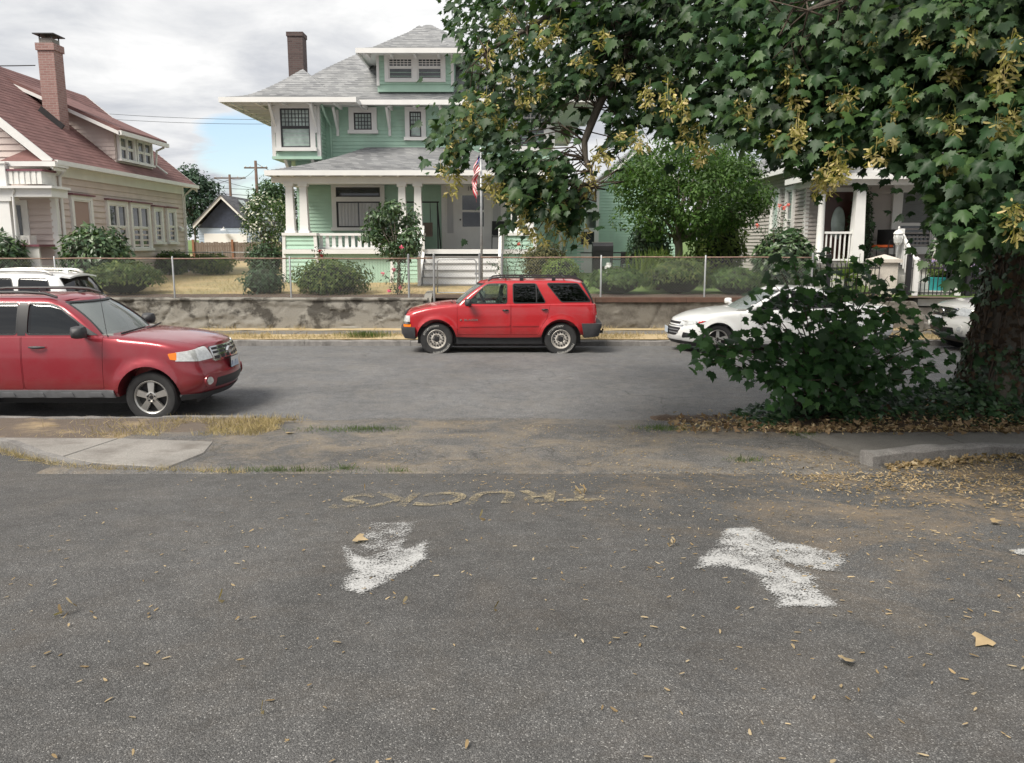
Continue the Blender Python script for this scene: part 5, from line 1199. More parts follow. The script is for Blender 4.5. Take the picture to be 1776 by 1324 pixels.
# side porch on the right of the house
b = MB(); b.box(1.2, 2.9, 33.0, 39, .9, 3.7); wing = b.build('rear_wing', MAT['mint'], GH)
clapboards(wing, Frame((0, 32.98, 0), (1,0,0), FY), lambda z: (1.2, 2.9), 1.0, 3.7, .125, MAT['mint'])
hip_roof(GH, 1.18, 3.3, 32.3, 39.4, [(0, 3.75), (.6, 3.95), (1.05, 4.2)], MAT['roofgrey'], name='wing_roof')
b = MB(); b.beam((1.25, 32.4, 2.75), (1.9, 32.4, 3.3), .09, .10); b.box(1.85, 1.97, 32.35, 32.47, 1.1, 3.6); b.box(1.25, 1.9, 32.38, 32.45, 2.1, 2.2); b.build('side_porch_post', MAT['white'], GH)
f3 = Frame((0, 32.96, 0), (1,0,0), FY)
b = MB(); f3.box(b, 2.62, 3.46, -.1, .0, 1.2, 3.0); bd_ = b.build('back_door', MAT['white'], GH)
b = MB(); f3.box(b, 2.78, 3.30, -.05, .02, 2.35, 2.85); b.build('pane', MAT['pane'], bd_)
for z in (1.35, 1.75): b = MB(); f3.box(b, 2.78, 3.30, -.05, .015, z, z+.28); b.build('door_panel', MAT['white'], bd_)

# mint garage behind
GG = thing('mint_garage', (5.2, 38, 1.2), 'mint green gabled garage half hidden by the garden tree', 'garage')
gx0, gx1, gz = 3.5, 6.95, 4.62; gp = 6.15; gm = (gx0+gx1)/2
b = MB(); b.prism([(gx0, 1.0), (gx1, 1.0), (gx1, gz), (gm, gp), (gx0, gz)], lambda x, z: (x, 34.02, z), lambda x, z: (x, 42, z)); b.build('wall', MAT['mint'], GG)
clapboards(GG, Frame((0, 34, 0), (1,0,0), FY), lambda z: (gx0, gx1) if z < gz else (lerp(gx0, gm, (z-gz)/(gp-gz)), lerp(gx1, gm, (z-gz)/(gp-gz))), 1.45, gp, .12, MAT['mint'])
b = MB(); b.box(gx0-.02, gx1+.02, 33.96, 34.01, 1.0, 1.45); b.build('foundation', MAT['concrete'], GG)
for s, xe in ((-1, gx0), (1, gx1)):
    b = MB(); b.beam((xe+s*.3, 33.8, gz-.22), (gm, 33.8, gp+.06), .06, .2, (0,1,0)) if False else b.prism([(xe+s*.32, gz-.3), (gm, gp+.02), (gm, gp+.22), (xe+s*.32, gz-.1)], lambda x, z: (x, 33.75, z), lambda x, z: (x, 33.82, z)); b.build('rake_board', MAT['white'], GG)
    b = MB(); b.prism([(xe+s*.35, gz-.08), (gm, gp+.22), (gm, gp+.30), (xe+s*.35, gz+.0)], lambda x, z: (x, 33.72, z), lambda x, z: (x, 42.2, z)); b.build('roof', MAT['roofgrey'], GG)
b = MB(); b.box(gx0-.03, gx0+.09, 33.955, 34.1, 1.45, gz-.1); b.build('corner_board', MAT['white'], GG)

# ------------------------------------------------------------ pink house
PX = -13.5
PH = thing('pink_house', (-18.1, 29.5, 1.1), 'pink clapboard house with dark red roof and tall brick chimney', 'house')
py0, py1 = 24.4, 33.9; rX, rZ = -17.4, 8.32; eX, eZ = -13.1, 4.76; lX = 2*rX-PX
b = MB(); b.prism([(PX-.02, .9), (PX-.02, 4.45), (rX, 7.95), (lX, 4.45), (lX, .9)], lambda x, z: (x, py0+.02, z), lambda x, z: (x, py1-.02, z)); b.build('wall', MAT['pink'], PH)
fp = Frame((PX, 0, 0), (0,1,0), (1,0,0)); ff = Frame((0, py0, 0), (1,0,0), FY)
clapboards(PH, fp, lambda z: (py0+.12, py1-.12), 1.0, 4.38, .185, MAT['pink'], single=True, proud=.045)
clapboards(PH, ff, lambda z: (lX, PX-.1) if z < 4.6 else (lerp(lX, rX, (z-4.6)/3.25), lerp(PX-.1, rX, (z-4.6)/3.25)), 1.0, 7.8, .185, MAT['pink'], single=True, proud=.045)
b = MB(); b.box(PX-.14, PX+.035, py0-.035, py0+.14, 1.0, 4.4); b.build('corner_board', MAT['white'], PH)
b = MB(); b.box(PX-.02, PX+.035, py1-.14, py1+.03, 1.0, 4.4); b.build('corner_board', MAT['white'], PH)
b = MB(); b.box(PX-.01, PX+.05, py0, py1, 4.36, 4.72); b.build('frieze_board', MAT['white'], PH)
b = MB(); b.box(PX, eX, py0-.6, py1+.5, 4.66, 4.71); b.build('soffit', MAT['white'], PH)
b = MB(); b.box(eX, eX+.12, py0-.6, py1+.5, 4.62, 4.75); b.build('gutter', MAT['white'], PH)
# roof slopes laid in courses
for s in (1, -1):
    b = MB(); n = 30; xe = eX if s > 0 else 2*rX-eX
    for i in range(n):
        xa, xb = lerp(xe, rX, i/n), lerp(xe, rX, (i+1)/n); za, zb_ = lerp(eZ, rZ, i/n), lerp(eZ, rZ, (i+1)/n)
        for (q) in (0,):
            y0_, y1_ = py0-.62, py1+.52
            b.add([(xa, y0_, za-.004), (xa, y1_, za-.004), (xa, y1_, za+.010), (xa, y0_, za+.010), (xb, y1_, zb_), (xb, y0_, zb_)], [(0,1,2,3), (3,2,4,5)])
    b.add([(xe, py0-.6, eZ-.03), (rX, py0-.6, rZ-.03), (rX, py1+.5, rZ-.03), (xe, py1+.5, eZ-.03)], [(0,1,2,3)])
    b.build('roof', MAT['roofred'], PH, fix=False)
    for yy in (py0-.68, py1+.5):
        b = MB(); b.prism([(xe, eZ-.28), (rX, rZ-.26), (rX, rZ+.02), (xe, eZ+.0)], lambda x, z: (x, yy, z), lambda x, z: (x, yy+.07, z)); b.build('rake_board', MAT['white'], PH)
    b = MB(); b.prism([(xe, eZ-.30), (rX, rZ-.28), (rX, rZ-.20), (xe, eZ-.22)], lambda x, z: (x, py0-.6, z), lambda x, z: (x, py0, z)); b.build('rake_soffit', MAT['white'], PH)
# eave return at the front corner
b = MB(); b.add([(eX+.1, py0-.7, 4.70), (PX-1.1, py0-.7, 4.70), (PX-1.1, py0, 4.70), (eX+.1, py0, 4.70), (PX-.55, py0, 5.15)], [(0,1,4), (1,2,4), (3,0,4), (0,3,2,1)]); b.build('eave_return_roof', MAT['roofred'], PH)
b = MB(); b.box(PX-1.1, eX+.1, py0-.72, py0, 4.56, 4.695); b.build('eave_return', MAT['white'], PH)
# shed dormer
dX, dy0, dy1, dz0, dz1 = -13.55, 28.5, 31.4, 5.10, 6.17
def roofz(x): return lerp(eZ, rZ, (x-eX)/(rX-eX))
b = MB(); b.prism([(dX, dz0), (dX, dz1), (-16.85, 7.70)], lambda x, z: (x, dy0, z), lambda x, z: (x, dy1, z)); dmr = b.build('dormer', MAT['pink'], PH)
b = MB(); z = dz0
while z < 7.5:           # shingled cheek
    xr_ = dX if z < dz1 else lerp(dX, -16.85, (z-dz1)/(7.70-dz1)); xl = eX+(z-eZ)/(rZ-eZ)*(rX-eX); x = xr_
    while x > xl+.02:
        x2 = max(xl, x-R.uniform(.12, .22)); b.add([(x, dy0-.02, z), (x2+.006, dy0-.02, z), (x2+.006, dy0-.004, z+.15), (x, dy0-.004, z+.15)], [(0,1,2,3)]); x = x2
    z += .14
tag(b.build('cheek_shingles', MAT['pink'], dmr, fix=False), kind='stuff')
b = MB(); b.prism([(dX+.42, 6.06), (-17.0, 7.78), (-17.0, 7.92), (dX+.42, 6.20)], lambda x, z: (x, dy0-.4, z), lambda x, z: (x, dy1+.4, z)); b.build('dormer_roof', MAT['roofred'], PH)
b = MB(); b.prism([(dX+.42, 5.96), (-16.9, 7.66), (-16.9, 7.77), (dX+.42, 6.08)], lambda x, z: (x, dy0-.46, z), lambda x, z: (x, dy0-.36, z)); b.box(dX+.38, dX+.48, dy0-.46, dy1+.46, 5.98, 6.12); b.build('dormer_gutter', MAT['white'], PH)
fdm = Frame((dX, 0, 0), (0,1,0), (1,0,0))
window(dmr, fdm, dy0+.22, dy0+1.24, 5.26, 6.02, .10, None, MAT['panegrey'], MAT['pane'], .5, cols=2, sill=True); window(dmr, fdm, dy0+1.54, dy0+2.62, 5.26, 6.02, .10, None, MAT['panegrey'], MAT['pane'], .5, cols=2)
b = MB(); b.tube([(dX+.35, dy1+.3, 5.98), (dX+.12, dy1+.14, 5.83), (dX+.06, dy1+.14, 5.3), (dX+.4, dy1+.3, 5.0)], .04, 8); b.build('downpipe', MAT['white'], PH)
# windows of the side wall
HC = M('maroon_cap', (.16, .05, .07), .6, .2, 4)
window(PH, fp, 25.25, 26.25, 2.83, 3.72, .13, None, M('blind', (.36, .26, .23), .8, .08, 30, stretch=(1,1,10)), fixed=True, head=HC)
window(PH, fp, 27.45, 28.65, 2.22, 3.68, .13, None, MAT['pane'], MAT['pane'], .5, cols=2, head=HC); window(PH, fp, 29.1, 30.4, 2.22, 3.68, .13, None, MAT['pane'], MAT['pane'], .5, cols=2, head=HC)
window(PH, fp, 30.95, 31.5, 2.45, 3.62, .13, None, MAT['panegrey'], MAT['pane'], .5, head=HC); window(PH, fp, 32.15, 32.75, 2.45, 3.62, .13, None, MAT['panegrey'], MAT['pane'], .5, head=HC)
b = MB(); b.box(PX, PX+.15, 33.2, 33.42, 2.9, 3.02); b.add([(PX, 33.18, 3.02), (PX+.17, 33.18, 2.97), (PX+.17, 33.44, 2.97), (PX, 33.44, 3.02), (PX, 33.18, 3.1), (PX, 33.44, 3.1)], [(0,1,4), (1,2,5,4), (2,3,5), (0,3,2,1)]); b.build('vent_hood', MAT['white'], PH)
b = MB(); b.tube([(eX+.05, py0+.02, 4.6), (PX+.12, py0+.18, 4.35), (PX+.09, py0+.2, 4.2), (PX+.09, py0+.2, 1.05)], .045, 8); b.build('downpipe', MAT['white'], PH)
b = MB(); b.tube([(eX+.05, py1-.1, 4.6), (PX+.1, py1-.1, 4.3), (PX+.08, py1-.1, 1.1)], .04, 8); b.build('downpipe', MAT['white'], PH)
# chimney with metal cap
b = MB(); b.box(-15.22, -14.70, 27.3, 27.85, 5.6, 8.62); b.box(-15.26, -14.66, 27.26, 27.89, 8.50, 8.72); ch = b.build('chimney', MAT['brickpink'], PH)
b = MB(); b.box(-15.17, -14.75, 27.35, 27.8, 8.721, 8.88); b.build('chimney_crown', MAT['concrete'], ch)
b = MB(); b.box(-15.30, -14.62, 27.22, 27.93, 8.98, 9.01)
for x in (-15.17, -14.78):
    for y in (27.35, 27.77): b.box(x, x+.03, y, y+.03, 8.88, 8.98)
b.build('chimney_cap', MAT['plastic'], ch)
b = MB(); b.beam((-15.32, 27.27, roofz(-15.32)+.08), (-14.62, 27.27, roofz(-14.62)+.06), .05, .25); b.build('chimney_flashing', MAT['dark'], ch)
# front porch with balcony, left edge
b = MB(); b.box(-22.5, -13.08, 23.5, 24.36, 3.70, 3.93); b.build('porch_roof', MAT['white'], PH)
b = MB(); b.box(-22.6, -12.98, 23.36, 24.36, 3.93, 4.0); b.build('porch_cornice', MAT['white'], PH)
b = MB(); b.box(-22.5, -13.38, 23.62, 23.69, 4.06, 4.42); b.box(-13.45, -13.38, 23.69, 24.3, 4.06, 4.42); b.build('balcony_wall', MAT['whitedirty'], PH)
b = MB(); b.box(-22.5, -13.32, 23.57, 23.74, 4.42, 4.47); b.box(-13.50, -13.32, 23.74, 24.3, 4.42, 4.47); b.build('balcony_cap', HC, PH)
b = MB()
for i in range(26): b.box(-17.6+.165*i, -17.50+.165*i, 23.595, 23.619, 4.06, 4.42)
tag(b.build('balcony_boards', MAT['whitedirty'], PH), kind='stuff')
b = MB(); b.box(-14.62, -14.36, 23.54, 23.76, 4.0, 4.62); b.box(-14.66, -14.32, 23.5, 23.8, 4.62, 4.67); b.build('balcony_post', MAT['white'], PH)
b = MB(); b.taper(-14.5, 23.7, 1.9, 3.70, .2, .2, .15, .15); b.box(-14.75, -14.25, 23.5, 23.9, 3.58, 3.699); b.build('porch_column', MAT['white'], PH)
b = MB(); b.tube([(-14.1, 23.45, 3.9), (-14.18, 23.5, 3.75), (-14.22, 23.52, 2.0)], .035, 8); b.build('downpipe', MAT['white'], PH)
b = MB(); b.box(-22.5, -13.55, 23.5, 24.36, 1.0, 1.75); b.build('porch_base', MAT['whitedirty'], PH)
b = MB()
for i in range(18): b.box(-17.6+.22*i, -17.44+.22*i, 23.47, 23.499, 1.0, 1.75)
tag(b.build('porch_skirt', MAT['whitedirty'], PH), kind='stuff')
b = MB(); b.box(-14.3, -13.6, 23.55, 24.36, 2.30, 2.36); b.build('porch_ledge', HC, PH)
b = MB(); b.box(-14.25, -13.65, 23.6, 23.66, 1.75, 2.299); b.build('porch_parapet', MAT['whitedirty'], PH)
b = MB(); ff.box(b, -15.15, -14.3, -.02, .06, 1.75, 3.65); dd = b.build('front_door', MAT['white'], PH)
b = MB(); ff.box(b, -15.0, -14.5, 0, .075, 2.1, 3.5); b.build('pane', MAT['pane'], dd)
b = MB(); b.box(-14.28, -13.95, 23.7, 24.05, 2.361, 2.62); b.lathe([(.001, 0), (.11, 0), (.11, .02), (.001, .02)], (-14.12, 23.68, 2.49), 'y', 20)
tag(b.build('cooling_unit', MAT['whitedirty'], None), 'small white box fan unit on the ledge of the pink house porch', 'fan unit')

# ------------------------------------------------------------ blue garage far behind
BG = thing('blue_garage', (-18.2, 56, 1.5), 'small blue garage with navy shingled gable and white trim', 'garage')
bx0, bx1, bz, bp = -20.0, -16.3, 3.55, 5.15; bm_ = (bx0+bx1)/2
b = MB(); b.box(bx0+.15, bx1-.15, 52.02, 60, 1.2, bz); b.build('wall', MAT['bluesid'], BG)
clapboards(BG, Frame((0, 52, 0), (1,0,0), FY), lambda z: (bx0+.15, bx1-.15), 1.3, 3.35, .15, MAT['bluesid'])
b = MB(); b.prism([(bx0+.15, bz-.2), (bx1-.15, bz-.2), (bm_, bp-.05)], lambda x, z: (x, 51.95, z), lambda x, z: (x, 60, z)); b.build('gable', MAT['navy'], BG)
for s, xe in ((-1, bx0), (1, bx1)):
    b = MB(); b.prism([(xe, bz-.25), (bm_, bp), (bm_, bp+.17), (xe, bz-.06)], lambda x, z: (x, 51.5, z), lambda x, z: (x, 51.58, z)); b.build('rake_board', MAT['white'], BG)
    b = MB(); b.prism([(xe, bz-.06), (bm_, bp+.17), (bm_, bp+.24), (xe, bz+.02)], lambda x, z: (x, 51.45, z), lambda x, z: (x, 60.3, z)); rf = b.build('roof', MAT['roofdark'], BG)
for i in range(3):
    y = 53.4+2.1*i; b = MB(); b.prism([(bm_+.45, bp-.02), (bx1-.35, bz+.42), (bx1-.35, bz+.47), (bm_+.45, bp+.03)], lambda x, z: (x, y, z), lambda x, z: (x, y+1.0, z)); b.build('skylight', MAT['panepale'], BG)
b = MB(); b.box(bm_-1.35, bm_+1.35, 51.93, 51.99, 1.3, 3.0); b.build('garage_door', MAT['white'], BG)
b = MB(); b.tube([(bm_, 51.9, 3.32), (bm_, 51.7, 3.4), (bm_, 51.6, 3.32)], .02, 6); b.lathe([(.02, .12), (.05, .1), (.2, 0)], (bm_, 51.6, 3.2), 'z', 14); b.build('barn_lamp', MAT['white'], BG)
# board fence by it
def board_fence(name, x0, x1, y, z0, z1, mat, label, w=.14, capped=True):
    t = thing(name, ((x0+x1)/2, y, z0), label, 'fence'); b = MB(); x = x0; rr = random.Random(3)
    while x < x1: b.box(x+.005, x+w-.005, y+rr.uniform(-.008, .008), y+.02, z0, z1+rr.uniform(-.03, .03)); x += w
    tag(b.build('boards', mat, t), kind='stuff')
    for zz in (z0+.3, z1-.25): b = MB(); b.box(x0, x1, y+.021, y+.07, zz, zz+.09); b.build('rail', mat, t)
    x = x0
    while x <= x1+.1: b = MB(); b.box(x-.06, x+.06, y-.07, y-.01, z0, z1+.15); b.build('post', MAT['brownwood'], t); x += 2.2
    return t
board_fence('board_fence', -17.9, -12.4, 46, 1.2, 2.45, MAT['wood'], 'weathered grey board fence between pink house and blue garage')
board_fence('board_gate', -15.9, -15.0, 36.2, 1.1, 3.05, MAT['brownwood'], 'orange-brown board gate at the rear corner of the pink house')

# ------------------------------------------------------------ taupe house at the right
TH = thing('taupe_house', (14, 29, 1.2), 'taupe house with white columned porch behind the maple', 'house')
TX = 8.9
b = MB(); b.box(TX+.02, 21, 25.02, 33, .9, 4.7); b.build('wall', MAT['taupe'], TH)
fl_ = Frame((TX, 25, 0), (0,1,0), (-1,0,0)); fq = Frame((0, 25, 0), (1,0,0), FY)
clapboards(TH, fl_, lambda z: (0, 8), 1.0, 4.62, .12, MAT['taupe'], proud=.045); clapboards(TH, fq, lambda z: (TX, 21), 1.0, 4.62, .12, MAT['taupe'], proud=.045)
b = MB(); b.box(TX-.03, TX+.1, 24.965, 25.1, 1.0, 4.6); b.build('corner_board', MAT['white'], TH)
window(TH, fl_, .95, 1.5, 2.1, 4.05, .12, None, MAT['panegrey'], MAT['pane'], .52); window(TH, fl_, 2.3, 3.0, 2.1, 4.05, .12, None, MAT['panepale'], MAT['panegrey'], .4)
window(TH, fq, 11.75, 12.75, 2.25, 3.95, .26, None, M('venetian_blind', (.14, .15, .15), .6, .25, 25, stretch=(.2,.2,3)), MAT['pane'], .42, sill=True)
window(TH, fq, 13.4, 14.5, 2.25, 3.95, .22, None, bpy.data.materials['venetian_blind'], MAT['pane'], .42)
hip_roof(TH, TX-.5, 21.5, 24.4, 33.6, [(0, 4.68), (2, 6.05), (4.4, 7.7)], MAT['roofgrey'], name='roof')
hip_roof(TH, 8.35, 21.3, 22.75, 25.2, [(0, 4.28), (1.2, 4.62), (2.4, 5.0)], MAT['roofgrey'], kx=.6, back=False, name='porch_roof')
b = MB(); b.prism([(9.0, 4.3), (11.6, 4.3), (10.3, 5.45)], lambda x, z: (x, 22.78, z), lambda x, z: (x, 24.5, z)); b.build('porch_gable', MAT['white'], TH)
for s, xe in ((-1, 8.85), (1, 11.75)):
    b = MB(); b.prism([(xe, 4.22), (10.3, 5.5), (10.3, 5.62), (xe, 4.34)], lambda x, z: (x, 22.55, z), lambda x, z: (x, 25.2, z)); b.build('gable_roof', MAT['roofgrey'], TH)
b = MB(); b.box(8.5, 21, 23.0, 23.25, 4.0, 4.2); b.box(8.5, 8.7, 23.25, 25, 4.0, 4.2); b.build('porch_beam', MAT['white'], TH)
b = MB(); b.box(8.45, 21, 22.95, 25, 1.72, 1.85); b.build('porch_floor', bpy.data.materials['porch_boards'], TH)
b = MB(); b.box(8.6, 21, 23.05, 24.9, .9, 1.719); b.build('porch_base', MAT['whitedirty'], TH)
b = MB(); b.lathe([(.13, 1.85), (.13, 1.95), (.105, 2.0), (.10, 2.8), (.085, 3.85), (.12, 3.9), (.13, 3.999)], (8.68, 23.12, 0), 'z', 20); b.build('round_column', MAT['white'], TH, smooth=True, angle=40)
for x in (9.72, 12.15, 15.2): b = MB(); b.taper(x, 23.12, 1.85, 3.999, .17, .17, .12, .12); b.build('square_column', MAT['white'], TH)
b = MB(); fq.box(b, 9.28, 10.48, -.05, .06, 1.86, 4.05); dcs = b.build('door_casing', MAT['white'], TH)
b = MB(); fq.box(b, 9.46, 10.30, -.02, .08, 1.86, 3.92); dd = b.build('front_door', M('mahogany', (.06, .022, .016), .35, .2, 4), TH)
b = MB(); b.lathe([(.001, -.10), (.2, -.095), (.22, -.07)], (9.88, 25.0, 3.0), 'y', 28); b.v = [(lerp(9.88, x, 1), y, 3.0+(z-3.0)*2.3) for x, y, z in b.v]; b.build('oval_pane', MAT['panepale'], dd)
def balustrade(parent, x0, x1, y, z0, z1, step=.13):
    b = MB(); b.box(x0, x1, y-.045, y+.045, z1-.06, z1); b.build('top_rail', MAT['white'], parent)
    b = MB(); b.box(x0, x1, y-.03, y+.03, z0+.06, z0+.11); b.build('bottom_rail', MAT['white'], parent)
    x = x0+step/2
    while x < x1: b = MB(); b.box(x-.018, x+.018, y-.018, y+.018, z0+.11, z1-.06); b.build('baluster', MAT['white'], parent); x += step
balustrade(TH, 8.8, 9.56, 23.12, 1.85, 2.72); balustrade(TH, 12.35, 15.0, 23.12, 1.85, 2.72)
for i in range(4):
    b = MB(); b.box(10.95, 12.0, 22.95-.28*(i+1), 22.95, 1.72-.2*(i+1)-.19, 1.72-.2*(i+1)); b.build('porch_step', MAT['whitedirty'], TH)
for x in (10.9, 12.06):
    b = MB(); b.box(x-.06, x+.06, 22.9, 23.02, 1.85, 2.8); b.build('newel_post', MAT['white'], TH)
    b = MB(); b.box(x-.06, x+.06, 21.9, 22.02, 1.0, 1.95); b.lathe([(.09, 0), (.09, .04), (.001, .1)], (x, 21.96, 1.95), 'z', 4); b.build('newel_post', MAT['white'], TH)
    b = MB(); b.beam((x, 21.96, 1.86), (x, 22.96, 2.68), .08, .06); b.build('stair_rail', MAT['white'], TH)
    for i in range(7): t = (i+.7)/7.6; b = MB(); y = lerp(21.96, 22.96, t); b.box(x-.018, x+.018, y-.018, y+.018, lerp(1.1, 1.9, t), lerp(1.86, 2.68, t)); b.build('baluster', MAT['white'], TH)
# ------------------------------------------------------------ retaining walls, steps, pillar
def stain(name, base, darkc, lo, hi, sc):
    m, nt, bs = new_mat(name); v = pos(nt)
    n = noise_(nt, v, sc, 9, .7, .3); st = noise_(nt, pos(nt, (1.2, 1.2, 1.6)), 1.1, 4, .6)
    f = ramp(nt, vmath(nt, 'ADD', vmath(nt, 'MULTIPLY', n, .6), vmath(nt, 'MULTIPLY', st, .4)), [(lo, (0,)*3), (hi, (1,)*3)])
    c = mixc(nt, f, mixc(nt, noise_(nt, v, 40, 4), mul(base, .7), mul(base, 1.3)), mixc(nt, noise_(nt, v, 30, 3), mul(darkc, .6), mul(darkc, 1.6)))
    lk(nt, c, bs.inputs['Base Color']); bs.inputs['Roughness'].default_value = .92; bump_(nt, bs, noise_(nt, v, 45, 6), .6, .02); return m
MAT['oldwall'] = stain('old_stained_concrete', (.27, .255, .225), (.07, .064, .055), .485, .56, 2.1)
MAT['oldwall2'] = stain('grey_stained_concrete', (.19, .175, .15), (.07, .06, .05), .46, .6, 1.4)
def retaining(name, x0, x1, mat, label, top=.95, depth=.035, thr=.02, sx=1.0):
    n = int((x1-x0)/.045); m = 20; b = MB(); t = thing(name, ((x0+x1)/2, WF+.2, .1), label, 'wall')
    def face(i, j):
        x = lerp(x0, x1, i/n); z = lerp(.05, top, j/m)
        h = noise.fractal(Vector((x*.9*sx, z*2.4, 2.0)), .9, 2.1, 6)
        layer = (depth if h > thr else 0)+.6*depth*(1 if h > thr+.22 else 0)
        crack = .04*smooth(.03, 0, abs(noise.noise(Vector((x*.55, z*.9, 9)))))
        return (x, WF-layer+crack*.6+.008*noise.noise(Vector((x*4, z*5, 1))), z+(.025*noise.noise(Vector((x*1.6, 0, 7))) if j == m else 0))
    vs = [face(i, j) for j in range(m+1) for i in range(n+1)]; k = len(vs)
    vs += [(lerp(x0, x1, i/n), WF+.3, top+.025*noise.noise(Vector((lerp(x0, x1, i/n)*1.6, 0, 7)))) for i in range(n+1)]+[(lerp(x0, x1, i/n), WF+.3, .05) for i in range(n+1)]
    fs = [(j*(n+1)+i, j*(n+1)+i+1, (j+1)*(n+1)+i+1, (j+1)*(n+1)+i) for j in range(m) for i in range(n)]
    fs += [(m*(n+1)+i, m*(n+1)+i+1, k+i+1, k+i) for i in range(n)]
    for ii in (0, n): fs.append(tuple(j*(n+1)+ii for j in range(m+1))+(k+ii, k+n+1+ii))
    b.add(vs, fs); b.build('wall_face', mat, t, smooth=True, angle=28, fix=False); return t
lw = retaining('retaining_wall', -34, -2.35, MAT['oldwall'], 'crumbling dark-stained concrete retaining wall below the mint house lawn', depth=.022)
b = MB(); n = 120
for seg in range(9):
    xa, xb = -24+2.42*seg, -24+2.42*(seg+1)-.012; b = MB()
    b.grid(30, 4, lambda u, v: (lerp(xa, xb, u), WF-.045+.30*v, .965+.012*noise.noise(Vector((lerp(xa, xb, u)*5, v*3, 1))))); vs = list(b.v)
    b = MB(); nn = 30
    pr_ = [(WF-.05, .915), (WF-.05, .955), (WF-.035, .97), (WF+.26, .97), (WF+.26, .915)]
    for i in range(nn+1):
        x = lerp(xa, xb, i/nn)
        b.v += [(x, y+.012*noise.noise(Vector((x*4, y*3, z*4))), z+.014*noise.noise(Vector((x*3, y, z*2)))) for y, z in pr_]
    b.f = [(i*5+j, i*5+(j+1)%5, (i+1)*5+(j+1)%5, (i+1)*5+j) for i in range(nn) for j in range(5)]+[(0,1,2,3,4), tuple(nn*5+j for j in range(5))]; b.m = [0]*len(b.f)
    b.build('coping', MAT['oldwall'], lw, smooth=True, angle=40)
rw = retaining('retaining_wall', -.75, 10.55, MAT['oldwall2'], 'grey concrete retaining wall with rusty brown top beam beside the white saloon', top=.86, depth=.018, thr=.12)
MAT['rustbeam'] = M('rusty_brown_beam', (.11, .062, .045), .85, .4, 5, .4, dirt=(.24, .215, .185), dscale=4, dlo=.6, dhi=.75)
for xa, xb in ((-.7, 2.2), (2.21, 4.6), (4.61, 7.1), (7.11, 9.6)):
    b = MB(); b.box(xa, xb, WF-.05, WF+.22, .86, .985); b.build('top_beam', MAT['rustbeam'], rw)
st = thing('garden_steps', (-1.55, 21.9, .1), 'concrete garden steps with dark cheek walls behind the bright red car', 'steps')
for i in range(5): b = MB(); b.box(-2.1, -.95, WF+.02+.26*i, WF+1.6, .05+.0*i, .14+.17*(i+1)); b.v = [(x, y, z-.001*i) for x, y, z in b.v]; b.build('step', MAT['concrete'], st)
for x in (-2.35, -.94):
    b = MB(); b.prism([(WF-.1, .05), (WF-.1, .72), (WF+.1, .92), (WF+.45, 1.06), (WF+1.1, 1.1), (WF+1.1, .05)], lambda y, z: (x, y, z), lambda y, z: (x+.2, y, z)); b.build('cheek_wall', MAT['oldwall'], st)
b = MB(); b.tube([(-2.5, WF-.06, .93), (-2.28, WF-.06, 1.0), (-2.0, WF-.02, 1.03), (-1.3, WF+.05, 1.03), (-1.0, WF, 1.0)], .05, 8)
st2 = thing('street_steps', (11.2, 21.6, .1), 'weathered concrete steps climbing from the pavement to the taupe house', 'steps')
for i in range(4): b = MB(); b.box(10.75+.03*i, 11.95, 21.22+.30*i, 22.5, .05, .13+.185*(i+1)); b.build('step', MAT['concrete'], st2)
b = MB(); b.prism([(21.0, .05), (21.0, .45), (21.5, .85), (22.3, .95), (22.3, .05)], lambda y, z: (10.45, y, z), lambda y, z: (10.74, y, z)); b.build('cheek_wall', MAT['oldwall2'], st2)
b = MB(); b.prism([(21.0, .05), (21.0, .45), (21.5, .85), (22.3, .95), (22.3, .05)], lambda y, z: (11.96, y, z), lambda y, z: (12.2, y, z)); b.build('cheek_wall', MAT['oldwall2'], st2)
rw2 = retaining('retaining_wall', 12.2, 24, MAT['oldwall2'], 'low concrete wall behind the white utility car at the right', top=.9, depth=.03)
pl = thing('cream_pillar', (10.2, 22.4, .9), 'cream stucco garden pillar with pyramid cap beside the iron fence', 'pillar')
MAT['stucco'] = M('cream_stucco', (.60, .55, .49), .9, .08, 4, .2, bump=.3, bscale=50)
b = MB(); b.box(9.95, 10.5, 22.15, 22.7, .8, 1.88); b.build('shaft', MAT['stucco'], pl)
b = MB(); b.box(9.87, 10.58, 22.07, 22.78, 1.88, 1.97); b.add([(9.9, 22.1, 1.97), (10.55, 22.1, 1.97), (10.55, 22.75, 1.97), (9.9, 22.75, 1.97), (10.22, 22.42, 2.10)], [(0,1,4), (1,2,4), (2,3,4), (3,0,4), (3,2,1,0)]); b.build('cap', MAT['stucco'], pl)

# ------------------------------------------------------------ chain-link fences
def mesh_panel(b, x0, x1, y, z0, z1, pitch=.076, r=.0015):
    H = z1-z0; k = int((x1-x0+H)/pitch)+1
    for fam in (1, -1):
        for i in range(k):
            if fam > 0: xa = x0-H+i*pitch; xb = xa+H; za, zb_ = z0, z1
            else: xa = x0-H+i*pitch; xb = xa+H; za, zb_ = z1, z0
            t0, t1 = max(0, (x0-xa)/H), min(1, (x1-xa)/H)
            if t1 <= t0: continue
            p, q = Vector((lerp(xa, xb, t0), y+fam*.002, lerp(za, zb_, t0))), Vector((lerp(xa, xb, t1), y+fam*.002, lerp(za, zb_, t1)))
            d = (q-p).normalized(); s = Vector((-d.z, 0, d.x))*r; u = Vector((0, r, 0))
            b.add([p+s, p-s*.5-u, p-s*.5+u, q+s, q-s*.5-u, q-s*.5+u], [(0,1,4,3), (1,2,5,4), (2,0,3,5)])
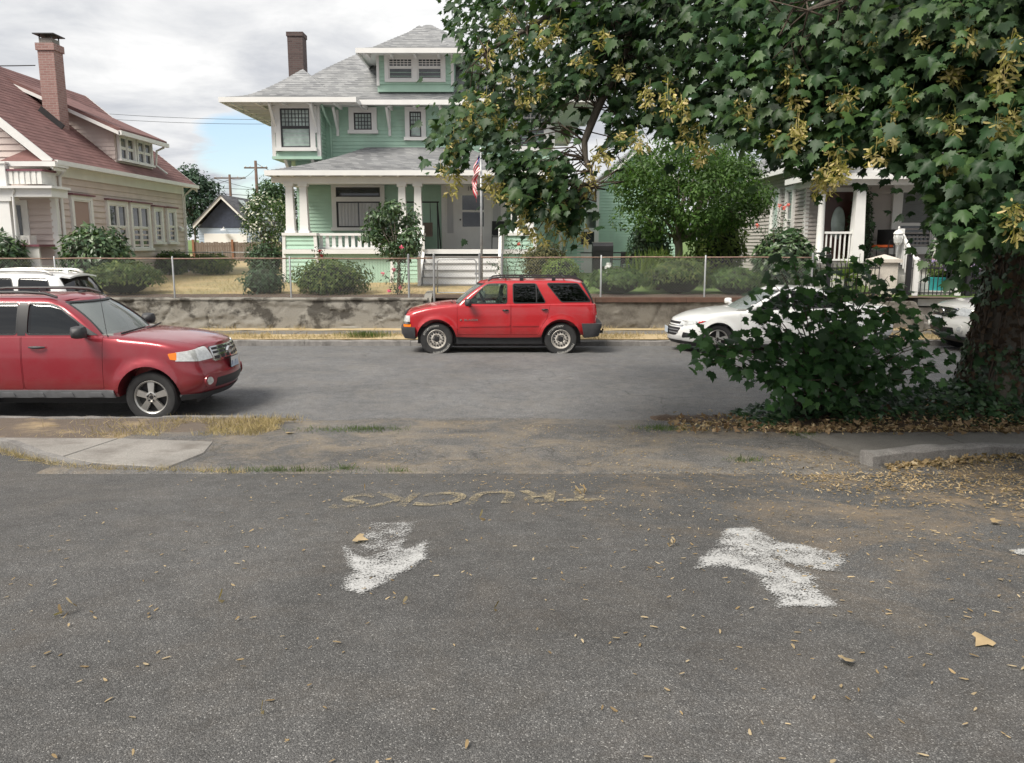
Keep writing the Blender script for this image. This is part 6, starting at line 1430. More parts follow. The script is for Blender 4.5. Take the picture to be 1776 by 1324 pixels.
def link_fence(label, posts, y, z0, z1, tall=(), rail=True, railmat=None, cap=.06, pr=.024):
    t = thing('chain_link_fence', ((posts[0]+posts[-1])/2, y, z0), label, 'fence')
    for x in posts:
        h = cap+(.06 if x in tall else 0); b = MB(); b.tube([(x, y, z0-.15), (x, y, z1+h-.02), (x, y, z1+h)], [pr*(1.25 if x in tall else 1)]*2+[.008], 10); b.build('post', MAT['galv'], t, smooth=True, angle=40)
    b = MB()
    for xa, xb in zip(posts, posts[1:]):
        n = max(2, int((xb-xa)/.5)); b2 = MB(); b2.tube([(lerp(xa, xb, i/n), y, z1+.012*noise.noise(Vector((lerp(xa, xb, i/n), 0, y)))) for i in range(n+1)], .017, 8); b2.build('top_rail', railmat or MAT['rust'], t, smooth=True)
        mesh_panel(b, xa, xb, y, z0, z1)
    tag(b.build('chain_mesh', MAT['wire'], t, fix=False), kind='stuff'); return t
FYY = 21.58
link_fence('chain-link fence along the wall at the left of the garden gate', [-24.6, -21.6, -18.4, -15.4, -12.1, -8.98, -5.88, -2.74, -2.07], FYY, .97, 2.0, tall=(-2.74, -2.07))
link_fence('chain-link fence along the wall at the right of the garden gate', [-.86, -.27, 2.36, 5.12, 7.95], FYY, .97, 2.03, tall=(-.86, -.27, 7.95))
link_fence('low chain-link fence at the back of the lawn beside the pink house', [-24, -21.4, -18.8, -16.2, -13.4, -11.2, -9.2], 31.6, 1.15, 2.05, railmat=MAT['galv'], pr=.02)
g = thing('garden_gate', (-1.46, FYY, 1.0), 'chain-link garden gate in front of the white porch steps', 'gate')
b = MB(); gz0, gz1 = 1.10, 1.98
b.tube([(-1.98, FYY, gz0), (-1.98, FYY, gz1-.06), (-1.93, FYY, gz1), (-1.0, FYY, gz1), (-.95, FYY, gz1-.06), (-.95, FYY, gz0), (-1.98, FYY, gz0)], .018, 8); b.build('gate_frame', MAT['galv'], g, smooth=True)
b = MB(); mesh_panel(b, -1.97, -.96, FYY, gz0, gz1); tag(b.build('chain_mesh', MAT['wire'], g, fix=False), kind='stuff')
b = MB(); b.box(-.99, -.84, FYY-.03, FYY+.03, 1.58, 1.63); b.build('latch', MAT['galv'], g)
# iron fence at the taupe house
fe = thing('iron_fence', (11.5, 22.0, .9), 'black iron picket fence with square posts beside the cream pillar', 'fence')
for x in (8.55, 10.72, 12.35): b = MB(); b.box(x-.055, x+.055, 21.95, 22.06, .75, 2.05); b.lathe([(.07, 0), (.08, .04), (.02, .07), (.045, .11), (.001, .16)], (x, 22.0, 2.05), 'z', 10); b.build('post', MAT['dark'], fe)
for xa, xb in ((8.6, 9.94), (10.78, 12.3), (12.41, 15.5)):
    for z in (1.05, 1.72): b = MB(); b.box(xa, xb, 21.985, 22.02, z, z+.035); b.build('rail', MAT['dark'], fe)
    x = xa+.06
    while x < xb: b = MB(); b.box(x-.009, x+.009, 21.993, 22.011, .95, 1.82); b.add([(x-.014, 21.99, 1.82), (x+.014, 21.99, 1.82), (x+.014, 22.015, 1.82), (x-.014, 22.015, 1.82), (x, 22.002, 1.90)], [(0,1,4), (1,2,4), (2,3,4), (3,0,4), (3,2,1,0)]); b.build('picket', MAT['dark'], fe); x += .115
# ------------------------------------------------------------ vegetation
import numpy as np
rng = np.random.default_rng(11)
def tri_mesh(name, V, Fc, mat, smooth=False):
    me = bpy.data.meshes.new(name); V = np.asarray(V, dtype=np.float32); Fc = np.asarray(Fc, dtype=np.int32)
    me.vertices.add(len(V)); me.vertices.foreach_set('co', V.ravel())
    me.loops.add(Fc.size); me.loops.foreach_set('vertex_index', Fc.ravel())
    me.polygons.add(len(Fc)); me.polygons.foreach_set('loop_start', np.arange(0, Fc.size, 3, dtype=np.int32)); me.polygons.foreach_set('loop_total', np.full(len(Fc), 3, dtype=np.int32))
    if smooth: me.polygons.foreach_set('use_smooth', np.ones(len(Fc), dtype=bool))
    me.materials.append(mat); me.update(calc_edges=True); return me
def norm(a): return a/np.maximum(1e-6, np.linalg.norm(a, axis=-1, keepdims=True))
def bases(n_, t_):                    # leaf plane normal n, tip direction t -> rotation columns (side, tip, normal)
    n_ = norm(n_); t_ = t_-n_*np.sum(t_*n_, -1, keepdims=True); t_ = norm(t_+1e-4); s_ = np.cross(t_, n_)
    return np.stack([s_, t_, n_], -1)
def scatter(T, pos_, Rm, size):
    tv, tf = T; k = len(tv)
    V = pos_[:, None, :]+size[:, None, None]*np.einsum('nij,kj->nki', Rm, tv)
    Fc = tf[None]+(np.arange(len(pos_))*k)[:, None, None]
    return V.reshape(-1, 3), Fc.reshape(-1, 3)
half = [(0, 0), (.18, -.12), (.27, .0), (.48, .02), (.41, .15), (.56, .39), (.38, .35), (.33, .51), (.21, .44), (.18, .63), (.08, .71), (0, .95)]
def leafT(pts, cen, fold=.18, droop=.15):
    o = pts+[(-x, y) for x, y in pts[-2:0:-1]]; v = [(0, cen, 0)]+[(x, y, 0) for x, y in o]
    v = np.array([(x, y-.05, -fold*abs(x)*1.2-droop*max(0, y-cen)**2+.0) for x, y, z in v]); n = len(o)
    return v, np.array([(0, 1+i, 1+(i+1)%n) for i in range(n)])
MAPLE = leafT(half, .25); MAPLE_LOW = leafT([(0, 0), (.28, -.05), (.52, .05), (.52, .38), (.3, .38), (.17, .62), (0, .95)], .25)
OVAL = (np.array([(0, 0, 0), (.24, .45, -.06), (0, 1, -.12), (-.24, .45, -.06), (0, .5, .03)]), np.array([(0, 1, 4), (1, 2, 4), (2, 3, 4), (3, 0, 4)]))
DIAM = (np.array([(0, 0, 0), (.3, .5, .05), (0, 1, -.1), (-.3, .5, .05)]), np.array([(0, 1, 2), (0, 2, 3)]))
BLADE = (np.array([(-.03, 0, 0), (.03, 0, 0), (.02, .55, .06), (-.02, .55, .06), (0, 1, .25)]), np.array([(0, 1, 2), (0, 2, 3), (3, 2, 4)]))
G = {'maple': leafmat('maple_leaf', (.022, .058, .019), (.062, .112, .034), .5, .24, .34, 1.2),
     'sap': leafmat('sapling_leaf', (.03, .08, .026), (.065, .15, .042), .48, .3, .35, 1.5),
     'seed': leafmat('samara', (.36, .33, .10), (.66, .53, .27), .6, .3, .3, 4),
     'ivy': leafmat('ivy_leaf', (.020, .055, .020), (.05, .10, .035), .4, .1, .5, 3),
     'deadivy': leafmat('dead_ivy', (.055, .038, .026), (.10, .066, .042), .85, .1, .2, 5),
     'hedge': leafmat('hedge_leaf', (.045, .095, .022), (.11, .17, .045), .55, .2, .4, 3),
     'yew': leafmat('yew_leaf', (.05, .095, .02), (.15, .185, .05), .6, .2, .4, 3),
     'rhodo': leafmat('rhododendron_leaf', (.045, .095, .038), (.10, .155, .06), .4, .15, .6, 2.5),
     'dark': leafmat('dark_shrub_leaf', (.03, .07, .03), (.06, .11, .045), .5, .15, .5, 3),
     'tree': leafmat('garden_tree_leaf', (.055, .118, .024), (.11, .19, .048), .5, .35, .4, 1.4),
     'lime': leafmat('lime_shrub_leaf', (.12, .19, .04), (.20, .26, .07), .5, .35, .4, 2),
     'brown': leafmat('brownish_shrub_leaf', (.09, .095, .035), (.16, .14, .06), .6, .2, .3, 3),
     'far': leafmat('far_tree_leaf', (.05, .095, .045), (.09, .14, .065), .7, .2, .3, .5),
     'conifer': leafmat('conifer_leaf', (.03, .065, .04), (.06, .10, .06), .7, .1, .3, 1),
     'dry': leafmat('dry_leaf', (.33, .235, .125), (.50, .40, .26), .8, .2, .2, 6),
     'drybrown': leafmat('dry_brown_leaf', (.17, .105, .06), (.33, .235, .14), .85, .15, .2, 6),
     'straw': leafmat('straw_blade', (.42, .33, .19), (.54, .44, .28), .85, .2, .2, 3),
     'grass': leafmat('grass_blade', (.07, .13, .025), (.15, .19, .06), .7, .25, .3, 3),
     'white': leafmat('white_blossom', (.70, .70, .62), (.80, .78, .70), .7, .2, .2, 3),
     'pink': leafmat('pink_petal', (.75, .10, .22), (.85, .22, .34), .6, .2, .2, 3),
     'red': leafmat('red_petal', (.32, .01, .03), (.45, .03, .05), .6, .2, .2, 3),
     'coral': leafmat('coral_petal', (.75, .16, .14), (.80, .28, .22), .6, .2, .2, 3),
     'lilac': leafmat('hydrangea_petal', (.42, .36, .62), (.66, .46, .50), .7, .2, .2, 9)}
def lump(d, seed, amt=.18, fr=2.1): return 1+amt*np.array([noise.noise(Vector((float(a)*fr+seed, float(b_)*fr, float(c)*fr))) for a, b_, c in d])
def shell(c, r, n, seed=0, inner=.72, amt=.2, flat=False):
    d = norm(rng.normal(size=(n, 3)));
    if flat: d[:, 2] = np.abs(d[:, 2])*1.0-.25*(rng.random(n) < .3); d = norm(d)
    k = lump(d, seed, amt)*(inner+(1-inner)*rng.random(n)**.5)
    return np.array(c)+d*np.array(r)*k[:, None], d
def foliage(pts, d, mat, T, size, name, parent, up=.25, jit=.8, droop=.4, kind=True):
    n = len(pts); nr = norm(d+np.array((0, 0, up))+rng.normal(size=(n, 3))*jit*.6); t = d*.7+np.array((0, 0, -droop))+rng.normal(size=(n, 3))*jit
    V, Fc = scatter(T, pts, bases(nr, t), size*rng.uniform(.65, 1.3, n)); o = link(name, tri_mesh(name, V, Fc, mat), parent)
    if kind: o['kind'] = 'stuff'
    return o
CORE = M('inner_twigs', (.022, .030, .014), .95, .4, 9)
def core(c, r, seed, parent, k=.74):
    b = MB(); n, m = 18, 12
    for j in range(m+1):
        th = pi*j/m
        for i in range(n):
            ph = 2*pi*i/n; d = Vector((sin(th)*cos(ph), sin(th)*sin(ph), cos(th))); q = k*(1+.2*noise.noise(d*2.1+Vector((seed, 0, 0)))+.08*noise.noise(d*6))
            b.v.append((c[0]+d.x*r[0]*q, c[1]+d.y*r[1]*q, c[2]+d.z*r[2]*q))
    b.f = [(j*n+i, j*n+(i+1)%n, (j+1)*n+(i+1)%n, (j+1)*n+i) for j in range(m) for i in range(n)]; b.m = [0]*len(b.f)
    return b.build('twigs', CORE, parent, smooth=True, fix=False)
SH = 0
def shrub(label, x0, x1, ytop, ybot, Y, mat, size=.07, dens=1500, name='shrub', depth=None, cat='shrub', T=OVAL, amt=.2, flat=False, group=None, up=.3):
    global SH; SH += 3.7
    a, c_ = at(x0, ybot, Y), at(x1, ytop, Y); cx, rx = (a.x+c_.x)/2, abs(c_.x-a.x)/2; zb = min(a.z, yard_z(cx, Y)+.02) if Y > WF else a.z; zt = c_.z
    ry = depth or rx*.8; rz = (zt-zb)/2*1.05; ctr = (cx, Y+ry*.3, (zt+zb)/2)
    t = thing(name, (cx, Y+ry*.3, zb), label, cat, group)
    b = MB()
    for k in range(5):
        an = 2*pi*k/5; b.tube([(cx, ctr[1], zb-.1), (cx+.25*rx*cos(an), ctr[1]+.25*ry*sin(an), zb+rz*.6), (cx+.6*rx*cos(an), ctr[1]+.6*ry*sin(an), zb+rz*1.2)], [.03, .02, .008], 6)
    b.build('stem', MAT['twig'], t)
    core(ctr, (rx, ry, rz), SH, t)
    n = int(dens*(rx*ry+rx*rz+ry*rz)*1.7); size *= 1.3
    p, d = shell(ctr, (rx, ry, rz), n, SH, .74, amt*1.35, flat); far_ = rng.random(n) < .06; p[far_] = np.array(ctr)+(p[far_]-np.array(ctr))*rng.uniform(1.0, 1.16, (int(far_.sum()), 1)); keep = p[:, 2] > zb+.01
    foliage(p[keep], d[keep], mat, T, size, 'leaves', t, up); return t, ctr, (rx, ry, rz)
sh = 'shrubs in the front gardens'
shrub('clipped grey-green hedge behind the tall white car', 150, 268, 456, 517, 22.3, G['yew'], .085, 1000, flat=True, depth=.75)
shrub('loose rhododendron in front of the pink house wall', 104, 214, 393, 462, 23.2, G['rhodo'], .15, 420, T=OVAL)
shrub('rhododendron cut off by the left edge of the picture', -60, 32, 404, 462, 23.0, G['rhodo'], .15, 420)
shrub('low dark hedge by the back chain-link fence, left part', 262, 330, 436, 474, 30.9, G['hedge'], .09, 800)
shrub('low pale green hedge by the back chain-link fence, right part', 322, 402, 440, 474, 31.0, G['yew'], .09, 800)
shrub('small round shrub at the corner of the back fence', 424, 490, 424, 466, 29.0, G['dark'], .09, 800)
shrub('open twiggy bush on the lawn behind the left fence', 416, 492, 462, 517, 22.4, G['dark'], .08, 700, amt=.35)
shrub('dense rounded bush under the porch railing', 506, 634, 452, 518, 22.5, G['yew'], .085, 1000, flat=False, depth=.8)
shrub('round shrub with brownish top at the right end of the porch', 905, 988, 424, 482, 24.6, G['brown'], .06, 1700)
shrub('yellow-green bush beside the round brownish shrub', 938, 1010, 446, 486, 23.4, G['lime'], .06, 1300)
shrub('clipped hedge at the right end of the bright red car', 1018, 1124, 466, 516, 22.35, G['hedge'], .085, 1000, depth=.6, flat=True)
shrub('tall clipped hedge on the right wall beside the iris leaves', 1118, 1236, 446, 516, 22.4, G['yew'], .085, 1000, depth=.7, flat=True)
shrub('clipped hedge behind the sapling on the right wall', 1228, 1330, 466, 516, 22.4, G['hedge'], .085, 1000, depth=.6, flat=True)
shrub('dark evergreen shrub left of the garden tree trunk', 1088, 1168, 380, 452, 26.5, G['dark'], .09, 1000)
shrub('yellow-green camellia right of the garden tree trunk', 1196, 1302, 366, 458, 27.0, G['lime'], .12, 600)
shrub('big rhododendron at the corner of the taupe house porch', 1308, 1424, 400, 486, 23.0, G['rhodo'], .14, 520)
shrub('dark climbing evergreen between door and window of the taupe house', 1470, 1522, 322, 452, 24.3, G['dark'], .08, 900, depth=.35)
shrub('grassy shrub low at the far end of the garden tree bed', 1108, 1180, 436, 480, 23.6, G['yew'], .08, 700)
# iris leaves
t = thing('iris_clump', tuple(at(1132, 480, 23.0)), 'clump of upright sword-like leaves behind the right hedge', 'plant')
p0 = np.array(at(1132, 486, 22.9)); n = 160; pp = p0+rng.normal(size=(n, 3))*np.array((.28, .12, .0)); tt = np.stack([rng.normal(size=n)*.2, rng.normal(size=n)*.15, np.ones(n)], -1)
V, Fc = scatter(BLADE, pp, bases(rng.normal(size=(n, 3))*.3+np.array((0, -1, 0)), tt), rng.uniform(.5, 1.0, n)); o = link('blades', tri_mesh('blades', V, Fc, G['lime']), t); o['kind'] = 'stuff'

def blossoms(t, pts, mat, size, name='flower', petals=7, labels=None):
    for i, p in enumerate(pts):
        n = petals*3; d = norm(rng.normal(size=(n, 3))+np.array((0, -.4, .4))); P_ = np.tile(np.array(p), (n, 1))+d*size*.25
        V, Fc = scatter(OVAL, P_, bases(d+rng.normal(size=(n, 3))*.3, rng.normal(size=(n, 3))), np.full(n, size*.7)); link(name, tri_mesh(name, V, Fc, mat), t)
def rose(label, stems, flowers, mat, Y, dens=60):
    a = at(stems[0][0][0], stems[0][0][1], Y); t = thing('rose_bush', (a.x, Y, yard_z(a.x, Y)), label, 'rose bush'); pts = []
    for st_ in stems:
        P_ = [at(x, y, Y+R.uniform(-.12, .12)) for x, y in st_]; P_[0].z = min(P_[0].z, yard_z(P_[0].x, Y)); b = MB(); b.tube(P_, [.012]+[.007]*(len(P_)-1), 6); b.build('stem', MAT['twig'], t)
        for i in range(len(P_)-1):
            for k in range(dens//(len(P_)-1)): pts.append(np.array(P_[i].lerp(P_[i+1], R.random()))+rng.normal(size=3)*np.array((.10, .08, .07)))
    pts = np.array(pts); foliage(pts, rng.normal(size=pts.shape), G['dark'], OVAL, .07, 'leaves', t)
    blossoms(t, [at(x, y, Y-.08) for x, y in flowers], mat, .10)
rose('thin rose bush with pink blooms in front of the porch pier', [[(690, 512), (688, 470), (696, 430)], [(690, 512), (680, 490), (668, 478)], [(692, 512), (704, 470), (700, 440), (712, 425)], [(690, 512), (696, 480), (690, 455)]], [(696, 429), (664, 476), (675, 505), (694, 499), (683, 468)], G['pink'], 22.3, 110)
rose('small red rose by the left corner of the porch', [[(556, 470), (553, 440), (556, 432)], [(556, 470), (559, 445), (553, 437)]], [(555, 436), (558, 444)], G['red'], 24.5)
rose('climbing rose on the right porch pier', [[(885, 492), (878, 450), (890, 425), (876, 415)], [(885, 492), (895, 460), (905, 430), (898, 420)], [(884, 490), (868, 465), (850, 458)]], [(900, 424)], G['coral'], 23.2, 140)
rose('tall leggy rose with coral blooms before the taupe house', [[(1345, 470), (1342, 400), (1352, 362)], [(1345, 470), (1330, 420), (1316, 392)], [(1346, 470), (1352, 420), (1362, 360)]], [(1352, 357), (1360, 361), (1366, 356), (1313, 392)], G['coral'], 22.9, 130)
# ------------------------------------------------------------ trees
def clumpy(centers, mat, size, per, name, parent, T=OVAL, rr=.5, flat=.7):
    P_, D_ = [], []
    for c in centers:
        d = norm(rng.normal(size=(per, 3))); k = (.35+.65*rng.random(per)**.6)[:, None]*rr*rng.uniform(.7, 1.3)
        P_.append(np.array(c)+d*k*np.array((1, 1, flat))); D_.append(d)
    return foliage(np.concatenate(P_), np.concatenate(D_), mat, T, size, name, parent, up=.6)
def tree(label, x0, x1, ytop, ybot, Y, mat, trunk, size, nclump, per, name='garden_tree', ybase=None, rr=.5, bark=None, split=True, zbase=None):
    a, c_ = at(x0, ybot, Y), at(x1, ytop, Y); cx, rx = (a.x+c_.x)/2, abs(c_.x-a.x)/2; ry = rx*.8; cz, rz = (a.z+c_.z)/2, (c_.z-a.z)/2
    bx = at(trunk, 440, Y).x; zb = zbase if zbase is not None else yard_z(bx, Y)-.05
    t = thing(name, (bx, Y, zb), label, 'tree'); cs = []
    for i in range(nclump):
        d = norm(rng.normal(size=3)); q = .45+.5*rng.random()**.5; cs.append((cx+d[0]*rx*q, Y+d[1]*ry*q, cz+d[2]*rz*q))
    b = MB(); h = cz-rz*.6
    th = max(.035, rx*.045)
    b.tube([(bx, Y, zb-.1), (bx+.03, Y, lerp(zb, h, .5)), (bx-.02, Y, h), (lerp(bx, cx, .5), Y, cz)], [th*1.5, th*1.1, th, th*.4], 10); b.build('trunk', bark or MAT['bark2'], t, smooth=True)
    for i in range(0, len(cs), max(1, len(cs)//16)):
        c = Vector(cs[i]); s0 = Vector((bx+R.uniform(-.02, .02), Y, lerp(zb, h, R.uniform(.55, 1.0)))); b = MB(); m = s0.lerp(c, .5)+Vector((0, 0, -.15*(c-s0).length*.3)); b.tube([s0, m, c], [th*.55, th*.35, th*.1], 6); b.build('branch', bark or MAT['bark2'], t, smooth=True)
    o = clumpy(cs, mat, size, per, 'crown', t, rr=rr); return t
tree('broad green garden tree in front of the mint garage', 1058, 1345, 225, 425, 25, G['tree'], 1176, .13, 130, 150, rr=.55)
tree('white-flowering tree beside the porch of the mint house', 425, 500, 335, 440, 33, G['hedge'], 462, .10, 40, 110, name='flowering_tree', rr=.45)
p, d = shell(tuple(at(460, 385, 32.4)), (1.0, .8, 1.15), 260, 3, .8); o = foliage(p, d, G['white'], OVAL, .13, 'blossom', [x for x in C.objects if x.name == 'flowering_tree'][0])
tree('dark conifer rising behind the pink house', 312, 368, 285, 400, 62, G['conifer'], 340, .3, 60, 70, name='conifer', rr=.9)
tree('green far tree beside the utility poles', 435, 520, 312, 420, 66, G['far'], 478, .3, 60, 70, name='far_tree', rr=1.0)
tree('large tree far behind the gap left of the taupe house', 1190, 1420, 250, 430, 44, G['far'], 1300, .22, 90, 80, name='far_tree', rr=.9)
tree('distant tree behind the mint garage', 960, 1090, 330, 430, 60, G['far'], 1020, .3, 60, 60, name='far_tree', rr=1.1)
tree('distant tree right of the blue garage', 470, 620, 380, 430, 70, G['far'], 540, .3, 50, 60, name='far_tree', rr=1.1)
tree('distant tree behind the pink house roof', 150, 330, 330, 430, 75, G['far'], 240, .35, 60, 60, name='far_tree', rr=1.2)
# rhododendron grown as a small tree in front of the porch
tree('glossy rhododendron standard in front of the porch columns', 634, 732, 352, 450, 24.2, G['rhodo'], 690, .15, 46, 60, name='rhododendron', rr=.32)
# ------------------------------------------------------------ the street maple
TX_, TY_ = 6.78, 10.75
MP = thing('street_maple', (TX_, TY_, .1), 'big maple with ivy-wrapped trunk and hanging yellow seed bunches', 'tree')
b = MB(); prof = [(-.1, .98), (.15, .86), (.4, .72), (.8, .62), (1.5, .56), (2.4, .52), (3.4, .50), (4.2, .52), (5.2, .40), (7, .28), (9, .16)]
n = 28
for z, r in prof:
    for i in range(n):
        a = 2*pi*i/n; q = r*(1+.07*noise.noise(Vector((cos(a)*2, sin(a)*2, z*.7)))+.05*sin(a*5+z)*(1 if z < 1 else .4)); b.v.append((TX_+q*cos(a)+.04*z, TY_+q*sin(a), z))
b.f = [(j*n+i, j*n+(i+1)%n, (j+1)*n+(i+1)%n, (j+1)*n+i) for j in range(len(prof)-1) for i in range(n)]; b.m = [0]*len(b.f)
b.build('trunk', MAT['bark'], MP, smooth=True, fix=False)
LIMBS = [[(6.9, 10.6, 3.9), (5.2, 9.9, 5.0), (3.2, 9.2, 5.4), (1.2, 8.7, 5.0), (-.3, 8.4, 4.2)],
         [(6.9, 10.5, 4.2), (4.6, 9.4, 5.7), (1.75, 8.5, 5.2), (.78, 8.2, 3.55), (.74, 8.1, 2.95)],
         [(6.9, 10.4, 3.6), (6.3, 8.6, 4.6), (5.6, 6.8, 4.5), (4.6, 5.6, 3.9)],
         [(7.0, 10.4, 4.4), (5.3, 8.2, 5.2), (3.6, 7.0, 4.9), (2.3, 6.6, 4.1)],
         [(7.1, 10.5, 4.0), (7.2, 8.2, 4.6), (6.6, 6.2, 4.3), (5.6, 5.0, 3.6)],
         [(6.7, 11.0, 4.3), (5.0, 12.2, 5.6), (3.0, 13.0, 5.8), (1.4, 13.2, 5.2)],
         [(7.1, 10.8, 5.0), (8.6, 9.6, 6.5), (10.5, 8.6, 7.2)], [(7, 10.8, 5.5), (6.4, 10.2, 8.5), (5.2, 9.6, 10.8)], [(7.1, 10.9, 5.2), (8.4, 12.4, 7.0), (10, 14, 8.2)]]
LP = []
for L in LIMBS:
    n = 14; P_ = [Vector([sinterp([(i, p[k]) for i, p in enumerate(L)], t*(len(L)-1)/n) for k in range(3)]) for t in range(n+1)]
    P_ = [p+Vector((noise.noise(p*1.3), noise.noise(p*1.3+Vector((5, 0, 0))), noise.noise(p*1.3+Vector((9, 0, 0)))))*.12*(i/n) for i, p in enumerate(P_)]
    b = MB(); b.tube(P_, [lerp(.15, .018, (i/n)**.6) for i in range(n+1)], 8); b.build('limb', MAT['bark'], MP, smooth=True); LP += P_[2:]
def inside(poly, x, y):
    c = False
    for (x0, y0), (x1, y1) in zip(poly, poly[1:]+poly[:1]):
        if (y0 > y) != (y1 > y) and x < (x1-x0)*(y-y0)/(y1-y0)+x0: c = not c
    return c
OUTL = [(770,-60),(768,20),(775,60),(795,75),(790,110),(800,150),(785,185),(765,205),(742,235),(738,262),(760,275),(765,305),(800,310),(812,285),(815,258),(842,255),(845,290),(870,330),(862,345),(885,385),(905,375),(925,395),(955,388),(990,420),(1010,395),(1016,360),(1008,325),(1000,300),(985,285),(960,262),(950,235),(985,190),(1030,170),(1055,185),(1045,280),(1060,285),(1090,255),(1130,240),(1200,262),(1250,250),(1300,270),(1400,320),(1440,322),(1470,290),(1520,300),(1560,300),(1600,330),(1630,440),(1655,545),(1690,500),(1720,430),(1760,440),(2300,440),(2300,-60)]
SPR = []
def depth0(px): return lerp(8.3, 5.5, max(0, min(1, (px-780)/1000)))
tries = 0
while len(SPR) < 760 and tries < 15000:
    tries += 1; px, py = R.uniform(738, 1990), R.uniform(-60, 430)
    if not inside(OUTL, px, py): continue
    lay = R.random(); d0 = depth0(px); dep = d0+(R.random()*.8 if lay < .5 else R.uniform(.8, 5.0))
    if px < 1010 and py > 215: dep = R.uniform(7.8, 8.5)
    a = (px-888)/F; bb = -(py-662)/F; X, Yd, Z = a*dep, (cp+bb*sp_)*dep, CAMH+(-sp_+bb*cp)*dep
    if Z < 2.3 or (abs(X-TX_) < .6 and abs(Yd-TY_) < .7): continue
    SPR.append((Vector((X, Yd, Z)), 1))
for px, py, dep in [(1600,345,8.6),(1625,380,8.7),(1645,410,8.6),(1655,450,8.8),(1665,490,8.9),(1640,335,8.4),(1680,360,8.0),(1690,420,8.2),(1610,310,8.8),(1580,320,9.0),(1675,520,9.0),(1700,330,7.6),(1720,380,7.8),(1650,370,8.9),(1540,325,9.2),(1500,318,9.3)]:
    SPR.append((Vector(((px-888)/F*dep, (cp-(py-662)/F*sp_)*dep, CAMH+(-sp_-(py-662)/F*cp)*dep)), 1))
inn = len(SPR)
tries = 0
while len(SPR) < inn+230 and tries < 9000:      # the rest of the crown, above and beyond the picture
    tries += 1; d = Vector((R.gauss(0, 1), R.gauss(0, 1), R.gauss(0, 1))).normalized()*R.uniform(.55, 1)
    p = Vector((7.4+d.x*7.0, 10.2+d.y*6.0, 8.2+d.z*4.4)); v = p-Vector((0, 0, CAMH)); dep = v.y*cp-v.z*sp_
    px, py = 888+F*p.x/dep, 662-F*(v.y*sp_+v.z*cp)/dep
    if dep < 3 or p.z < 4 or p.x < .8: continue
    if py > -80 and px < 1840: continue
    SPR.append((p, 2))
Lpos, Lnor, Ltip, Lsz = [], [], [], []
tw = MB()
for c, kind in SPR:
    q = min(LP, key=lambda p: (p-c).length); m = q.lerp(c, .5)+Vector((0, 0, .12)); 
    if kind == 1 and (q-c).length < .75: j_ = Vector((R.gauss(0, .12), R.gauss(0, .12), R.gauss(0, .08))); tw.tube([q, q.lerp(m, .5)+j_, m-j_*.5, c, c+(c-m).normalized()*.25+Vector((0, 0, -.1))], [.009, .008, .006, .004, .002], 5, caps=False)
    out = Vector((c.x-TX_, c.y-TY_-.3, 0)).normalized(); k = 33 if kind == 1 else 22
    sg = (.27, .27, .20) if kind == 1 else (.5, .5, .35)
    for _ in range(k):
        o = Vector((R.gauss(0, sg[0]), R.gauss(0, sg[1]), R.gauss(0, sg[2])))
        nr = Vector((0, 0, .75))+out*.55+Vector((0, -.25, 0))+o*.5+Vector((R.gauss(0, .45), R.gauss(0, .45), R.gauss(0, .35)))
        tp = out*.7+o*1.2+Vector((R.gauss(0, .4), R.gauss(0, .4), -.75))
        Lpos.append(c+o); Lnor.append(nr); Ltip.append(tp); Lsz.append(R.choice((.07, .09, .11, .13))*R.uniform(.9, 1.2) if kind == 1 else R.uniform(.2, .3))
tag(tw.build('twigs', MAT['twig'], MP, smooth=True, fix=False), kind='stuff')
Lpos, Lnor, Ltip, Lsz = np.array(Lpos), np.array(Lnor), np.array(Ltip), np.array(Lsz)
def nearest(P_, S, lim, box=(0, 1776, 0, 1324)):      # the leaves that show largest in the picture
    v = P_-np.array((0, 0, CAMH)); dep = v[:, 1]*cp-v[:, 2]*sp_; px = 888+F*v[:, 0]/dep; py = 662-F*(v[:, 1]*sp_+v[:, 2]*cp)/dep
    sc = np.where((px > box[0]) & (px < box[1]) & (py > box[2]) & (py < box[3]) & (dep > .5), S/np.maximum(dep, .1), 0); idx = np.argsort(-sc)[:lim]; m = np.zeros(len(P_), bool); m[idx] = True; return m
def leaf_objects(P_, Rm, S, T, mat, parent, name='leaf'):
    me = tri_mesh(name, T[0], T[1], mat)
    off = abs_loc(parent)
    for p, r, s in zip(P_, Rm, S):
        o = bpy.data.objects.new(name, me); o.parent = parent; C.objects.link(o)
        m3 = Matrix([[float(r[i][j])*float(s) for j in range(3)] for i in range(3)]); o.matrix_basis = Matrix.Translation(Vector(p)-off) @ m3.to_4x4()
_v = Lpos-np.array((0, 0, CAMH)); _d = _v[:, 1]*cp-_v[:, 2]*sp_; _px = 888+F*_v[:, 0]/_d; _py = 662-F*(_v[:, 1]*sp_+_v[:, 2]*cp)/_d
keep = np.array([(y < -40 or x > 1820 or (inside(OUTL, x, y+12) and not (882 < x < 948 and 198 < y < 262 and R.random() < .75)) or R.random() < .06) for x, y in zip(_px, _py)])   # the crown ends where its drooping sprays end
Lpos, Lnor, Ltip, Lsz = Lpos[keep], Lnor[keep], Ltip[keep], Lsz[keep]
RB = bases(Lnor, Ltip); big = nearest(Lpos, Lsz, 300)
CURLY = leafT(half, .25, .55, .5)
rest = ~big; alt = rest & (rng.random(len(Lpos)) < .45); pl_ = rest & ~alt
V, Fc = scatter(MAPLE, Lpos[pl_], RB[pl_], Lsz[pl_]); V2, F2 = scatter(CURLY, Lpos[alt], RB[alt], Lsz[alt]); Fc = np.concatenate([Fc, F2+len(V)]); V = np.concatenate([V, V2]); o = link('crown', tri_mesh('crown', V, Fc, G['maple']), MP); o['kind'] = 'stuff'
